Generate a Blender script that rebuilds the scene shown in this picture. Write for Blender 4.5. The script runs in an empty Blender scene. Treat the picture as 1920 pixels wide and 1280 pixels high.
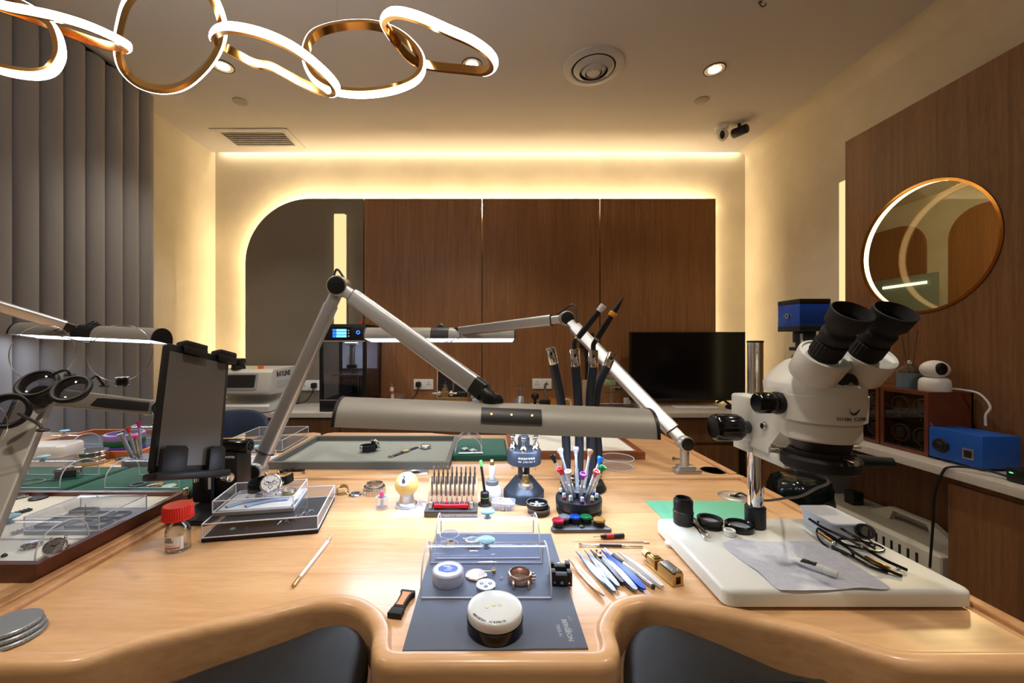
import bpy, bmesh, math, random
from math import sin, cos, pi, radians as R
from mathutils import Vector as V, Matrix as MX
random.seed(7)
SC = bpy.context.scene
COL = SC.collection
F = 760.0          # focal length in pixels of the 1920x1280 frame
VX, VY = 914.0, 642.0
CZ = 1.316         # camera height
ZD = 0.92          # bench surface height

def D(px, py, z=ZD):
    "where the sight line of a pixel meets the level z"
    y = F * (CZ - z) / (py - VY)
    return V(((px - VX) / F * y, y, z))
def P(px, py, y):
    return V(((px - VX) / F * y, y, CZ - (py - VY) / F * y))

# ---------------------------------------------------------------- materials
def lin(c):
    return tuple(((x / 255) / 12.92 if x / 255 <= .04045 else ((x / 255 + .055) / 1.055) ** 2.4) for x in c)
MATS = {}
def base_mat(name):
    m = bpy.data.materials.new(name); m.use_nodes = True
    nt = m.node_tree; nt.nodes.clear()
    out = nt.nodes.new('ShaderNodeOutputMaterial')
    return m, nt, out
def N(nt, t, **kw):
    n = nt.nodes.new(t)
    for k, v in kw.items():
        if k in n.inputs: n.inputs[k].default_value = v
        else: setattr(n, k, v)
    return n
def M(name, col=(128, 128, 128), rough=.5, metal=0., var=0., vscale=(20, 20, 20), bump=0., bscale=200., spec=.5,
      coat=0., trans=0., ior=1.45, emit=None, estr=0., col2=None, detail=4., sheen=0., aniso=0.):
    if name in MATS: return MATS[name]
    m, nt, out = base_mat(name)
    b = nt.nodes.new('ShaderNodeBsdfPrincipled')
    nt.links.new(b.outputs[0], out.inputs[0])
    c = lin(col)
    b.inputs['Base Color'].default_value = (*c, 1)
    b.inputs['Roughness'].default_value = rough
    b.inputs['Metallic'].default_value = metal
    b.inputs['Specular IOR Level'].default_value = spec
    b.inputs['Coat Weight'].default_value = coat
    b.inputs['Transmission Weight'].default_value = trans
    b.inputs['IOR'].default_value = ior
    b.inputs['Sheen Weight'].default_value = sheen
    if emit:
        b.inputs['Emission Color'].default_value = (*lin(emit), 1)
        b.inputs['Emission Strength'].default_value = estr
    if var or col2 or bump:
        tc = N(nt, 'ShaderNodeTexCoord'); mp = N(nt, 'ShaderNodeMapping')
        nt.links.new(tc.outputs['Object'], mp.inputs[0])
        mp.inputs['Scale'].default_value = vscale
    if var or col2:
        nz = N(nt, 'ShaderNodeTexNoise', Scale=1., Detail=detail, Roughness=.6)
        nt.links.new(mp.outputs[0], nz.inputs['Vector'])
        rp = N(nt, 'ShaderNodeValToRGB')
        c2 = lin(col2) if col2 else tuple(x * (1 - var) for x in c)
        rp.color_ramp.elements[0].position = .32; rp.color_ramp.elements[1].position = .68
        rp.color_ramp.elements[0].color = (*c2, 1); rp.color_ramp.elements[1].color = (*c, 1)
        nt.links.new(nz.outputs[0], rp.inputs[0]); nt.links.new(rp.outputs[0], b.inputs['Base Color'])
    if bump:
        n2 = N(nt, 'ShaderNodeTexNoise', Scale=bscale, Detail=3.)
        nt.links.new(tc.outputs['Object'], n2.inputs['Vector'])
        bp = N(nt, 'ShaderNodeBump', Strength=bump, Distance=.002)
        nt.links.new(n2.outputs[0], bp.inputs['Height']); nt.links.new(bp.outputs[0], b.inputs['Normal'])
    MATS[name] = m
    return m
def thin(name, tint=(255, 255, 255), refl=.9, rough=.02, milky=0.):
    "thin clear sheet: lets light straight through, mirrors by angle"
    if name in MATS: return MATS[name]
    m, nt, out = base_mat(name)
    t = N(nt, 'ShaderNodeBsdfTransparent'); t.inputs[0].default_value = (*lin(tint), 1)
    g = N(nt, 'ShaderNodeBsdfGlossy', Roughness=rough); g.inputs[0].default_value = (refl, refl, refl, 1)
    fr = N(nt, 'ShaderNodeFresnel', IOR=1.45)
    ge = N(nt, 'ShaderNodeNewGeometry'); ma = N(nt, 'ShaderNodeMath', operation='MULTIPLY_ADD'); ma.inputs[1].default_value = 1 / 1.45 - 1.45; ma.inputs[2].default_value = 1.45
    nt.links.new(ge.outputs['Backfacing'], ma.inputs[0]); nt.links.new(ma.outputs[0], fr.inputs['IOR'])
    mx = N(nt, 'ShaderNodeMixShader')
    nt.links.new(fr.outputs[0], mx.inputs[0]); nt.links.new(t.outputs[0], mx.inputs[1]); nt.links.new(g.outputs[0], mx.inputs[2])
    last = mx
    if milky:
        d = N(nt, 'ShaderNodeBsdfDiffuse'); d.inputs[0].default_value = (.85, .88, .95, 1)
        m2 = N(nt, 'ShaderNodeMixShader', Fac=milky)
        m2.inputs[0].default_value = milky
        nt.links.new(mx.outputs[0], m2.inputs[1]); nt.links.new(d.outputs[0], m2.inputs[2]); last = m2
    nt.links.new(last.outputs[0], out.inputs[0])
    MATS[name] = m
    return m
def glow(name, col, s):
    if name in MATS: return MATS[name]
    m, nt, out = base_mat(name)
    e = N(nt, 'ShaderNodeEmission', Strength=s); e.inputs[0].default_value = (*lin(col), 1)
    nt.links.new(e.outputs[0], out.inputs[0])
    MATS[name] = m
    return m
def wood(name, c1, c2, scale, rough=.35, coat=0., bump=.05):
    if name in MATS: return MATS[name]
    m, nt, out = base_mat(name)
    b = nt.nodes.new('ShaderNodeBsdfPrincipled'); nt.links.new(b.outputs[0], out.inputs[0])
    b.inputs['Roughness'].default_value = rough; b.inputs['Coat Weight'].default_value = coat
    b.inputs['Coat Roughness'].default_value = .18
    tc = N(nt, 'ShaderNodeTexCoord'); mp = N(nt, 'ShaderNodeMapping'); mp.inputs['Scale'].default_value = scale
    nt.links.new(tc.outputs['Object'], mp.inputs[0])
    nz = N(nt, 'ShaderNodeTexNoise', Scale=1., Detail=6., Roughness=.62, Distortion=.6)
    nt.links.new(mp.outputs[0], nz.inputs['Vector'])
    mp2 = N(nt, 'ShaderNodeMapping'); mp2.inputs['Scale'].default_value = tuple(s * .16 for s in scale)
    nt.links.new(tc.outputs['Object'], mp2.inputs[0])
    n2 = N(nt, 'ShaderNodeTexNoise', Scale=1., Detail=2.); nt.links.new(mp2.outputs[0], n2.inputs['Vector'])
    mp3 = N(nt, 'ShaderNodeMapping'); mp3.inputs['Scale'].default_value = tuple(s * (3.2 if s > 10 else 9) for s in scale)
    nt.links.new(tc.outputs['Object'], mp3.inputs[0])
    n3 = N(nt, 'ShaderNodeTexNoise', Scale=1., Detail=2.); nt.links.new(mp3.outputs[0], n3.inputs['Vector'])
    a1 = N(nt, 'ShaderNodeMath', operation='MULTIPLY_ADD'); a1.inputs[1].default_value = .5
    a2 = N(nt, 'ShaderNodeMath', operation='MULTIPLY_ADD'); a2.inputs[1].default_value = .3
    a3 = N(nt, 'ShaderNodeMath', operation='MULTIPLY'); a3.inputs[1].default_value = .2
    nt.links.new(n3.outputs[0], a3.inputs[0]); nt.links.new(n2.outputs[0], a2.inputs[0]); nt.links.new(a3.outputs[0], a2.inputs[2])
    nt.links.new(nz.outputs[0], a1.inputs[0]); nt.links.new(a2.outputs[0], a1.inputs[2])
    rp = N(nt, 'ShaderNodeValToRGB')
    rp.color_ramp.elements[0].position = .36; rp.color_ramp.elements[1].position = .62
    rp.color_ramp.elements[0].color = (*lin(c2), 1); rp.color_ramp.elements[1].color = (*lin(c1), 1)
    nt.links.new(a1.outputs[0], rp.inputs[0]); nt.links.new(rp.outputs[0], b.inputs['Base Color'])
    bp = N(nt, 'ShaderNodeBump', Strength=bump, Distance=.001)
    nt.links.new(a1.outputs[0], bp.inputs['Height']); nt.links.new(bp.outputs[0], b.inputs['Normal'])
    MATS[name] = m
    return m

# ---------------------------------------------------------------- mesh building
def frame(o, z, x=None):
    "matrix at o whose Z axis is z, X axis near x"
    z = V(z).normalized()
    x = V(x) if x is not None else (V((1, 0, 0)) if abs(z.x) < .9 else V((0, 1, 0)))
    x = (x - z * x.dot(z)).normalized(); y = z.cross(x)
    m = MX((x, y, z)).transposed().to_4x4(); m.translation = V(o)
    return m
def T(x=0, y=0, z=0, rz=0, rx=0, ry=0):
    return MX.Translation((x, y, z)) @ MX.Rotation(rz, 4, 'Z') @ MX.Rotation(ry, 4, 'Y') @ MX.Rotation(rx, 4, 'X')
def smooth_path(pts, n=8, closed=False):
    "Catmull-Rom through points"
    pts = [V(p) for p in pts]; out = []; L = len(pts)
    for i in range(L if closed else L - 1):
        g = (lambda k: pts[k % L]) if closed else (lambda k: pts[max(0, min(L - 1, k))])
        a, b, c, d = g(i - 1), g(i), g(i + 1), g(i + 2)
        for j in range(n):
            t = j / n
            out.append(.5 * ((2 * b) + (c - a) * t + (2 * a - 5 * b + 4 * c - d) * t * t + (3 * b - a - 3 * c + d) * t ** 3))
    if not closed: out.append(pts[-1])
    return out
def resample(pts, step, closed=False):
    pts = [V(p) for p in pts]
    if closed: pts = pts + [pts[0]]
    d = [0]
    for a, b in zip(pts, pts[1:]): d.append(d[-1] + (b - a).length)
    n = max(2, int(round(d[-1] / step))); out = []; j = 0
    for i in range(n if closed else n + 1):
        s = d[-1] * i / n
        while j < len(d) - 2 and d[j + 1] < s: j += 1
        u = (s - d[j]) / max(1e-9, d[j + 1] - d[j]); out.append(pts[j].lerp(pts[j + 1], min(1, u)))
    return out
def rrect(w, h, r, n=5, cx=0, cy=0):
    o = []
    for (sx, sy, a0) in ((1, 1, 0), (-1, 1, 90), (-1, -1, 180), (1, -1, 270)):
        for k in range(n + 1):
            a = R(a0 + 90 * k / n); o.append((cx + sx * (w / 2 - r) + r * cos(a), cy + sy * (h / 2 - r) + r * sin(a)))
    return o
def circ(r, n=32, cx=0, cy=0, ry=None, a0=0):
    return [(cx + r * cos(a0 + 2 * pi * k / n), cy + (ry or r) * sin(a0 + 2 * pi * k / n)) for k in range(n)]

class MB:
    def __init__(s, mat=None):
        s.v = []; s.f = []; s.fm = []; s.mats = []; s.cur = 0; s.T = None
        if mat: s.m(mat)
    def m(s, mat):
        if mat not in s.mats: s.mats.append(mat)
        s.cur = s.mats.index(mat); return s
    def at(s, mtx): s.T = mtx; return s
    def add(s, vs, fs, mtx=None):
        b = len(s.v)
        for p in vs:
            p = V(p)
            if mtx is not None: p = mtx @ p
            if s.T is not None: p = s.T @ p
            s.v.append(p)
        for f in fs: s.f.append([b + i for i in f]); s.fm.append(s.cur)
        return s
    def addbm(s, bm, mtx=None):
        bm.verts.ensure_lookup_table(); bm.verts.index_update()
        s.add([v.co.copy() for v in bm.verts], [[v.index for v in f.verts] for f in bm.faces], mtx); bm.free(); return s
    def box(s, c, size, bev=0., seg=2, mtx=None):
        bm = bmesh.new(); bmesh.ops.create_cube(bm, size=1.)
        for v in bm.verts: v.co = V((v.co.x * size[0], v.co.y * size[1], v.co.z * size[2]))
        if bev: bmesh.ops.bevel(bm, geom=bm.edges[:], offset=min(bev, min(size) * .49), segments=seg, profile=.5, affect='EDGES')
        mt = MX.Translation(c)
        return s.addbm(bm, (mtx @ mt) if mtx is not None else mt)
    def bb(s, x0, x1, y0, y1, z0, z1, bev=0., seg=2, mtx=None):
        return s.box(((x0 + x1) / 2, (y0 + y1) / 2, (z0 + z1) / 2), (abs(x1 - x0), abs(y1 - y0), abs(z1 - z0)), bev, seg, mtx)
    def lathe(s, prof, n=32, mtx=None, close=False):
        vs = []; fs = []; k = len(prof)
        for i in range(n):
            a = 2 * pi * i / n
            for r, z in prof: vs.append((r * cos(a), r * sin(a), z))
        for i in range(n):
            i2 = (i + 1) % n
            for j in range(k - 1 if not close else k):
                j2 = (j + 1) % k
                fs.append([i * k + j, i2 * k + j, i2 * k + j2, i * k + j2])
        if not close:
            if prof[0][0] > 1e-6: fs.append([i * k for i in range(n)][::-1])
            if prof[-1][0] > 1e-6: fs.append([i * k + k - 1 for i in range(n)])
        return s.add(vs, fs, mtx)
    def cyl(s, p0, p1, r0, r1=None, n=24, bev=0.):
        p0 = V(p0); p1 = V(p1); r1 = r0 if r1 is None else r1; h = (p1 - p0).length
        pr = [(r0, 0), (r1, h)]
        if bev:
            b = min(bev, h * .45, r0 * .9, r1 * .9)
            pr = [(r0 - b, 0), (r0 - b * .3, b * .3), (r0, b), (r1, h - b), (r1 - b * .3, h - b * .3), (r1 - b, h)]
        return s.lathe(pr, n, frame(p0, p1 - p0))
    def disc(s, c, r, h, n=32, bev=0., z=(0, 0, 1)):
        c = V(c); return s.cyl(c, c + V(z).normalized() * h, r, r, n, bev)
    def ring(s, c, r0, r1, h, n=40, z=(0, 0, 1), bev=0.):
        b = min(bev, (r1 - r0) * .45, h * .45)
        pr = [(r0, 0), (r1, 0), (r1, h), (r0, h)] if not b else [(r0 + b, 0), (r1 - b, 0), (r1, b), (r1, h - b), (r1 - b, h), (r0 + b, h), (r0, h - b), (r0, b)]
        return s.lathe(pr, n, frame(c, z), close=True)
    def torus(s, c, rad, r, z=(0, 0, 1), n=40, m=10, sx=1., sy=1., x=None):
        pr = [(rad + r * cos(2 * pi * k / m), r * sin(2 * pi * k / m)) for k in range(m)]
        return s.lathe(pr, n, frame(c, z, x) @ MX.Diagonal((sx, sy, 1, 1)), close=True)
    def ball(s, c, r, n=24, m=14, mtx=None):
        if not hasattr(r, '__len__'): r = (r, r, r)
        pr = [(sin(pi * j / m), -cos(pi * j / m)) for j in range(m + 1)]
        pr[0] = (0, -1); pr[-1] = (0, 1)
        mt = MX.Translation(c) @ MX.Diagonal((*r, 1))
        return s.lathe(pr, n, (mtx @ mt) if mtx is not None else mt)
    def tube(s, pts, r, n=10, closed=False, flat=None, up=None):
        pts = [V(p) for p in pts]; L = len(pts)
        rr = r if hasattr(r, '__len__') else [r] * L
        prof = [(cos(2 * pi * k / n), sin(2 * pi * k / n) * (flat or 1)) for k in range(n)]
        return s.sweep(prof, pts, closed, rr, up)
    def sweep(s, prof, pts, closed=False, scale=None, up=None, caps=True):
        pts = [V(p) for p in pts]; L = len(pts); k = len(prof)
        vs = []; fs = []; prevx = None
        for i, p in enumerate(pts):
            a = pts[(i - 1) % L] if (closed or i > 0) else p
            b = pts[(i + 1) % L] if (closed or i < L - 1) else p
            t = (b - a).normalized() if (b - a).length > 1e-9 else V((0, 0, 1))
            if up is not None:
                u = V(up); y = (u - t * u.dot(t)).normalized(); x = y.cross(t)
            else:
                if prevx is None:
                    prevx = V((1, 0, 0)) if abs(t.x) < .8 else V((0, 1, 0))
                x = (prevx - t * prevx.dot(t)).normalized(); prevx = x; y = t.cross(x)
            sc = scale[i] if scale is not None else 1.
            for (u, w) in prof: vs.append(p + x * (u * sc) + y * (w * sc))
        for i in range(L if closed else L - 1):
            i2 = (i + 1) % L
            for j in range(k):
                j2 = (j + 1) % k; fs.append([i * k + j, i * k + j2, i2 * k + j2, i2 * k + j])
        if not closed and caps:
            fs.append(list(range(k))[::-1]); fs.append([(L - 1) * k + j for j in range(k)])
        return s.add(vs, fs)
    def prism(s, poly, z0, z1, mtx=None, bev=0., seg=2):
        n = len(poly)
        if bev:
            bm = bmesh.new()
            lo = [bm.verts.new((p[0], p[1], z0)) for p in poly]; hi = [bm.verts.new((p[0], p[1], z1)) for p in poly]
            bm.faces.new(lo[::-1]); tf = bm.faces.new(hi)
            for i in range(n): bm.faces.new((lo[i], lo[(i + 1) % n], hi[(i + 1) % n], hi[i]))
            bmesh.ops.recalc_face_normals(bm, faces=bm.faces[:])
            bmesh.ops.bevel(bm, geom=list(tf.edges), offset=bev, segments=seg, profile=.5, affect='EDGES', clamp_overlap=True)
            return s.addbm(bm, mtx)
        vs = [(p[0], p[1], z0) for p in poly] + [(p[0], p[1], z1) for p in poly]
        fs = [list(range(n))[::-1], list(range(n, 2 * n))] + [[i, (i + 1) % n, n + (i + 1) % n, n + i] for i in range(n)]
        return s.add(vs, fs, mtx)
    def shell(s, outer, inner, z0, z1, mtx=None):
        "wall between two loops with the same number of points"
        n = len(outer)
        vs = [(p[0], p[1], z0) for p in outer] + [(p[0], p[1], z1) for p in outer] + [(p[0], p[1], z0) for p in inner] + [(p[0], p[1], z1) for p in inner]
        fs = []
        for i in range(n):
            j = (i + 1) % n
            fs += [[i, j, n + j, n + i], [2 * n + j, 2 * n + i, 3 * n + i, 3 * n + j], [n + i, n + j, 3 * n + j, 3 * n + i], [j, i, 2 * n + i, 2 * n + j]]
        return s.add(vs, fs, mtx)
    def loft(s, rings, closed=True, mtx=None, caps=True):
        k = len(rings[0]); vs = [p for r in rings for p in r]; fs = []
        for i in range(len(rings) - 1):
            for j in range(k if closed else k - 1):
                j2 = (j + 1) % k; fs.append([i * k + j, i * k + j2, (i + 1) * k + j2, (i + 1) * k + j])
        if caps and closed: fs += [list(range(k))[::-1], [(len(rings) - 1) * k + j for j in range(k)]]
        return s.add(vs, fs, mtx)
    def text(s, body, size, mtx, depth=.0004, align='CENTER', bend=None, bold=0.):
        cu = bpy.data.curves.new('lettering', 'FONT'); cu.body = body; cu.size = size; cu.extrude = depth
        cu.align_x = align; cu.align_y = 'CENTER'; cu.resolution_u = 2; cu.offset = bold
        o = bpy.data.objects.new('lettering', cu)
        me = bpy.data.meshes.new_from_object(o)
        vs = [v.co.copy() for v in me.vertices]; fs = [list(p.vertices) for p in me.polygons]
        if bend:
            r = bend
            vs = [V(((abs(r) + p.y) * sin(p.x / abs(r)), (abs(r) + p.y) * cos(p.x / abs(r)), p.z)) if r > 0 else
                  V(((abs(r) - p.y) * sin(p.x / abs(r)), -(abs(r) - p.y) * cos(p.x / abs(r)), p.z)) for p in vs]
        bpy.data.objects.remove(o); bpy.data.curves.remove(cu); bpy.data.meshes.remove(me)
        return s.add(vs, fs, mtx)
    def build(s, name, parent=None, label=None, cat=None, group=None, kind=None, smooth=35, fix=True):
        me = bpy.data.meshes.new(name)
        me.from_pydata([tuple(p) for p in s.v], [], s.f)
        for m in s.mats: me.materials.append(m)
        me.polygons.foreach_set('material_index', s.fm)
        if fix:
            bm = bmesh.new(); bm.from_mesh(me)
            bmesh.ops.remove_doubles(bm, verts=bm.verts[:], dist=1e-7)
            bmesh.ops.recalc_face_normals(bm, faces=bm.faces[:]); bm.to_mesh(me); bm.free()
        if smooth:
            me.polygons.foreach_set('use_smooth', [True] * len(me.polygons)); me.set_sharp_from_angle(angle=R(smooth))
        me.update()
        o = bpy.data.objects.new(name, me); COL.objects.link(o)
        if parent is not None: o.parent = parent
        tag(o, label, cat, group, kind)
        return o

def tag(o, label=None, cat=None, group=None, kind=None):
    if label: o['label'] = label
    if cat: o['category'] = cat
    if group: o['group'] = group
    if kind: o['kind'] = kind
    return o
def thing(name, label, cat, loc=(0, 0, 0), rz=0., group=None):
    o = bpy.data.objects.new(name, None); COL.objects.link(o)
    o.empty_display_size = .02
    o.location = loc; o.rotation_euler = (0, 0, rz)
    return tag(o, label, cat, group)
def copy_tree(o, parent=None):
    c = o.copy(); COL.objects.link(c)
    if parent is not None: c.parent = parent
    for ch in list(o.children): copy_tree(ch, c)
    return c
def area(name, loc, direction, sx, sy, power, col, spread=180):
    l = bpy.data.lights.new(name, 'AREA'); l.shape = 'RECTANGLE'; l.size = sx; l.size_y = sy; l.energy = power; l.color = lin(col)
    l.spread = R(spread)
    o = bpy.data.objects.new(name, l); COL.objects.link(o)
    return o
def area_at(name, loc, zdir, xdir, sx, sy, power, col, spread=180):
    "area light at loc shining along zdir with its sx side along xdir"
    o = area(name, loc, zdir, sx, sy, power, col, spread)
    o.matrix_world = frame(loc, -V(zdir), xdir)
    return o

# shared materials
WHITE = (235, 235, 235)
m_beech = wood('beech_wood', (225, 181, 134), (198, 151, 104), (3, 45, 45), rough=.34, coat=.25)
m_beechv = wood('beech_wood_upright', (214, 164, 114), (182, 130, 84), (30, 30, 4), rough=.36, coat=.2)
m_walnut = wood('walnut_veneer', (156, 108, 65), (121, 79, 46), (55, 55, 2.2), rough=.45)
m_red_wood = wood('reddish_wood', (132, 66, 32), (96, 44, 20), (20, 20, 20), rough=.35, coat=.2)
m_black = M('black_plastic', (22, 22, 24), .42)
m_black_gloss = M('glossy_black', (10, 10, 12), .12)
m_blackmat = M('matt_black', (26, 26, 27), .75)
m_alu = M('brushed_aluminium', (206, 208, 212), .36, .92)
m_steel = M('polished_steel', (215, 215, 215), .14, 1.)
m_chrome = M('chrome', (235, 235, 235), .04, 1.)
m_gold = M('gold_metal', (212, 160, 88), .16, 1.)
m_brass = M('brass', (190, 162, 108), .34, 1.)
m_rose = M('rose_gold', (215, 178, 158), .2, 1.)
m_white = M('white_plastic', (226, 226, 222), .4)
m_whitegloss = M('white_gloss', (236, 236, 236), .18)
m_grey = M('grey_plastic', (120, 124, 128), .45)
m_dgrey = M('dark_grey_metal', (62, 66, 72), .38, .35)
m_red = M('red_plastic', (214, 40, 32), .4)
m_blue = M('blue_metal', (28, 72, 168), .35, .2)
m_acr = thin('clear_acrylic', (246, 249, 255), milky=.035)
m_acredge = thin('acrylic_edge', (215, 222, 245), milky=.75)
m_lblue = M('pale_blue_plastic', (140, 198, 228), .35)
m_led = glow('white_led', (255, 250, 240), 9.)
ROLL = 0.
EXPOSURE = 0.85
# ================================================================ the room
XL, XR, YB, ZC = -2.45, 2.32, 3.65, CZ + 1.69
YF = -2.6
m_plaster = M('limewash_plaster', (214, 203, 182), .85, var=.16, vscale=(2.2, 2.2, 2.2), bump=.12, bscale=60, spec=.2)
m_ceil = M('ceiling_paint', (198, 193, 190), .9, spec=.2)
m_floor = wood('floor_boards', (120, 90, 66), (92, 66, 46), (3, 30, 3), rough=.4)
m_stone = M('pale_stone_counter', (196, 188, 176), .35, var=.08, vscale=(60, 60, 60))
m_greyfab = M('grey_wall_fabric', (128, 120, 108), .95, var=.1, vscale=(300, 300, 300), spec=.1)
WARM = (255, 228, 178)
def struct(mb, name): return mb.build(name, kind='structure')
struct(MB(m_floor).bb(XL - .1, XR + .1, YF, YB + .1, -.05, 0), 'floor')
struct(MB(m_ceil).bb(XL - .1, XR + .1, YF, 3.60, ZC, ZC + .05), 'ceiling')
# soffit of the light slot above the back wall
struct(MB(m_ceil).bb(XL - .1, XR + .1, 3.5, YB + .1, ZC + .13, ZC + .18), 'ceiling_slot')
struct(MB(m_plaster).bb(XL - .1, XR + .1, YB, YB + .1, 0, ZC + .13), 'wall_back')
struct(MB(m_plaster).bb(XL - .1, XL, YF, YB, 0, ZC + .13), 'wall_left')
# the round opening in the panelled wall: wall built round a square gap, the panel closes it to a circle
WX0, WY, WZ, WR = 2.22, 2.075, 1.80, .335
w = MB(m_plaster)
w.bb(XR, XR + .1, YF, WY - .5, 0, ZC + .13); w.bb(XR, XR + .1, WY + .5, YB, 0, ZC + .13)
w.bb(XR, XR + .1, WY - .5, WY + .5, 0, WZ - .5); w.bb(XR, XR + .1, WY - .5, WY + .5, WZ + .5, ZC + .13)
struct(w, 'wall_right')
struct(MB(m_plaster).bb(XL - .1, XR + .1, YF - .1, YF, 0, ZC + .13), 'wall_front')
# rounded corner bead between the ceiling and the panelled wall
c = MB(m_plaster)
for k in range(6):
    pass
prof = [(XR - .10 + .10 * sin(R(a)), ZC - .10 + .10 * cos(R(a))) for a in range(0, 91, 15)]
poly = prof + [(XR + .02, ZC - .10), (XR + .02, ZC + .02), (XR - .10, ZC + .02)]
c.loft([[(x, YF, z) for x, z in poly], [(x, 3.60, z) for x, z in poly]])
struct(c, 'trim_1')

# back wall panels
PY, PZT = 3.49, 2.555
def XP(px, y=PY): return (px - VX) / F * y
def panel(name, x0, x1, z0, label):
    MB(m_walnut).bb(x0, x1, PY, PY + .035, z0, PZT, .002, 1).build(name, label=label, cat='wall panel', group='walnut panels on the back wall')
zc = .795
e = .004
xs = [XP(682), XP(904), XP(1125), XP(1343)]
for a, b, l in zip(xs, xs[1:], ('walnut wall panel next to the grey fabric panel', 'walnut wall panel between the other two walnut panels',
                                'walnut wall panel behind the black television')):
    panel('wall_panel', a + e, b - e, zc, l)
gx0, gx1, gr = XP(460), XP(682), .56
poly = [(gx1 - e, zc), (gx1 - e, PZT)] + [(gx0 + gr - gr * sin(R(a)), PZT - gr + gr * cos(R(a))) for a in range(0, 91, 6)] + [(gx0, zc)]
MB(m_greyfab).prism(poly, 0, .035, MX.Translation((0, PY + .035, 0)) @ MX.Rotation(R(90), 4, 'X')).build(
    'fabric_panel', label='grey fabric wall panel with one big rounded corner', cat='wall panel')
# light bar on the grey panel
t = thing('light_bar', 'upright glowing light bar on the grey fabric panel', 'wall light', (XP(640), PY, 1.45))
MB(glow('warm_bar', (255, 226, 160), .62)).bb(-.047, .047, -.05, -.012, 0, .96, .006).build('diffuser', t)
MB(m_white).bb(-.05, .05, -.012, 0, -.003, .963).build('back_plate', t)
t = thing('light_bar', 'thin upright light bar at the far edge of the walnut side wall', 'wall light', (XR, 2.62, .7995))
MB(MATS['warm_bar']).bb(-.028, -.012, -.026, .026, 0, 1.56, .006).build('diffuser', t)
MB(m_white).bb(-.012, 0, -.033, .033, -.003, 1.563).build('back_plate', t)

# led strips behind the panels (halo light)
HY = PY + .035 + .055
hw = 6.2
area_at('halo_strip_top', ((xs[-1] + gx0 + gr) / 2, HY, PZT - .05), (0, .8, .6), (1, 0, 0), xs[-1] - gx0 - gr, .012, hw * 3.0, WARM)
area_at('halo_strip_east', (xs[-1] - .06, HY, (PZT + zc) / 2), (.8, .6, 0), (0, 0, 1), PZT - zc, .012, hw * .62, WARM)
area_at('halo_strip_west', (gx0 + .06, HY, (PZT - gr + zc) / 2), (-.8, .6, 0), (0, 0, 1), PZT - gr - zc, .012, hw * .7, WARM)
for k in range(6):
    a = R(7.5 + 15 * k); n = V((-sin(a), 0, cos(a)))
    p = V((gx0 + gr, HY, PZT - gr)) + n * (gr - .05)
    area_at('halo_strip_corner', p, n * .6 + V((0, .8, 0)), (cos(a), 0, sin(a)), gr * R(15), .012, hw * .145, WARM)
# led in the ceiling slot over the back wall
area_at('cove_strip', ((XL + XR) / 2, 3.613, ZC + .035), (0, .3, -1), (1, 0, 0), XR - XL - .1, .016, 3.4, (255, 236, 200))

# walnut side wall with the round window
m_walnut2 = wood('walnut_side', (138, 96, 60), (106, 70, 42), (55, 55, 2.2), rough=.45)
PS = (WX0, XR - .0)
py0, py1, pz0, pz1 = -1.5, 2.515, .795, 2.56
sq = [(.5 * max(-1, min(1, 1.4142 * cos(a))) , .5 * max(-1, min(1, 1.4142 * sin(a)))) for a in [2 * pi * k / 64 for k in range(64)]]
ci = circ(WR, 64)
mm = frame((WX0, WY, WZ), (1, 0, 0), (0, 1, 0))
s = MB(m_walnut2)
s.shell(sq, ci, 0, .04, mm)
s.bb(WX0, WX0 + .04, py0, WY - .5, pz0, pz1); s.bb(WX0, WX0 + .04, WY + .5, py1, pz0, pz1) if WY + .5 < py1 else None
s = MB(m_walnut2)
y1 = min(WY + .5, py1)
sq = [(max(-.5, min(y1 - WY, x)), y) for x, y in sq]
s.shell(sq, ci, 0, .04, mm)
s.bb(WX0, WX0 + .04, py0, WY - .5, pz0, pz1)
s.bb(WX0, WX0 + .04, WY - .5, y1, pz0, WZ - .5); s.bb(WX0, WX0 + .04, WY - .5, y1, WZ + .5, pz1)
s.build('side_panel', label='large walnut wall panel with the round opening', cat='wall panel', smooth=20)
t = thing('round_window', 'big round window with a glowing rim in the walnut side wall', 'window', (WX0, WY, WZ))
MB(m_gold).ring((-.004, 0, 0), WR - .014, WR - .001, .009, 64, (1, 0, 0)).ring((.0052, 0, 0), WR - .0055, WR - .001, .038, 64, (1, 0, 0)).build('rim', t)
MB(glow('rim_led', (255, 206, 138), 2.6)).ring((.0055, 0, 0), WR - .0105, WR - .0060, .030, 64, (1, 0, 0)).build('rim_light', t)
MB(thin('window_glass', (200, 204, 198))).bb(.128, .132, -.499, .499, -.499, .499).build('pane', t)
# the next room seen through the window
nr = MB(m_plaster)
nr.bb(XR + .1, 5.2, -1.2, -1.1, 0, 3.0); nr.bb(XR + .1, 5.2, 6.4, 6.5, 0, 3.0); nr.bb(5.1, 5.2, -1.1, 6.4, 0, 3.0)
nr.bb(XR + .1, 5.2, -1.2, 6.5, -.05, 0); nr.bb(XR + .1, 5.2, -1.2, 6.5, 3.0, 3.05)
struct(nr, 'wall_beyond')
for k, (yc, l) in enumerate(((5.40, 'arched walnut panel in the next room behind the small glowing reflection bar'), (3.76, 'arched walnut panel in the next room by the right rim of the round window'))):
    ww, rr = .70, .30
    pl = [(-ww, 0), (ww, 0)] + [(ww - rr + rr * cos(R(a)), 2.74 - rr + rr * sin(R(a))) for a in range(0, 91, 10)] + [(-ww + rr - rr * sin(R(a)), 2.74 - rr + rr * cos(R(a))) for a in range(0, 91, 10)]
    MB(m_walnut).prism(pl, 0, .03, frame((5.098, yc, .002), (-1, 0, 0), (0, -1, 0))).build('arched_panel', label=l, cat='wall panel', group='arched panels beyond the window')
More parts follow.
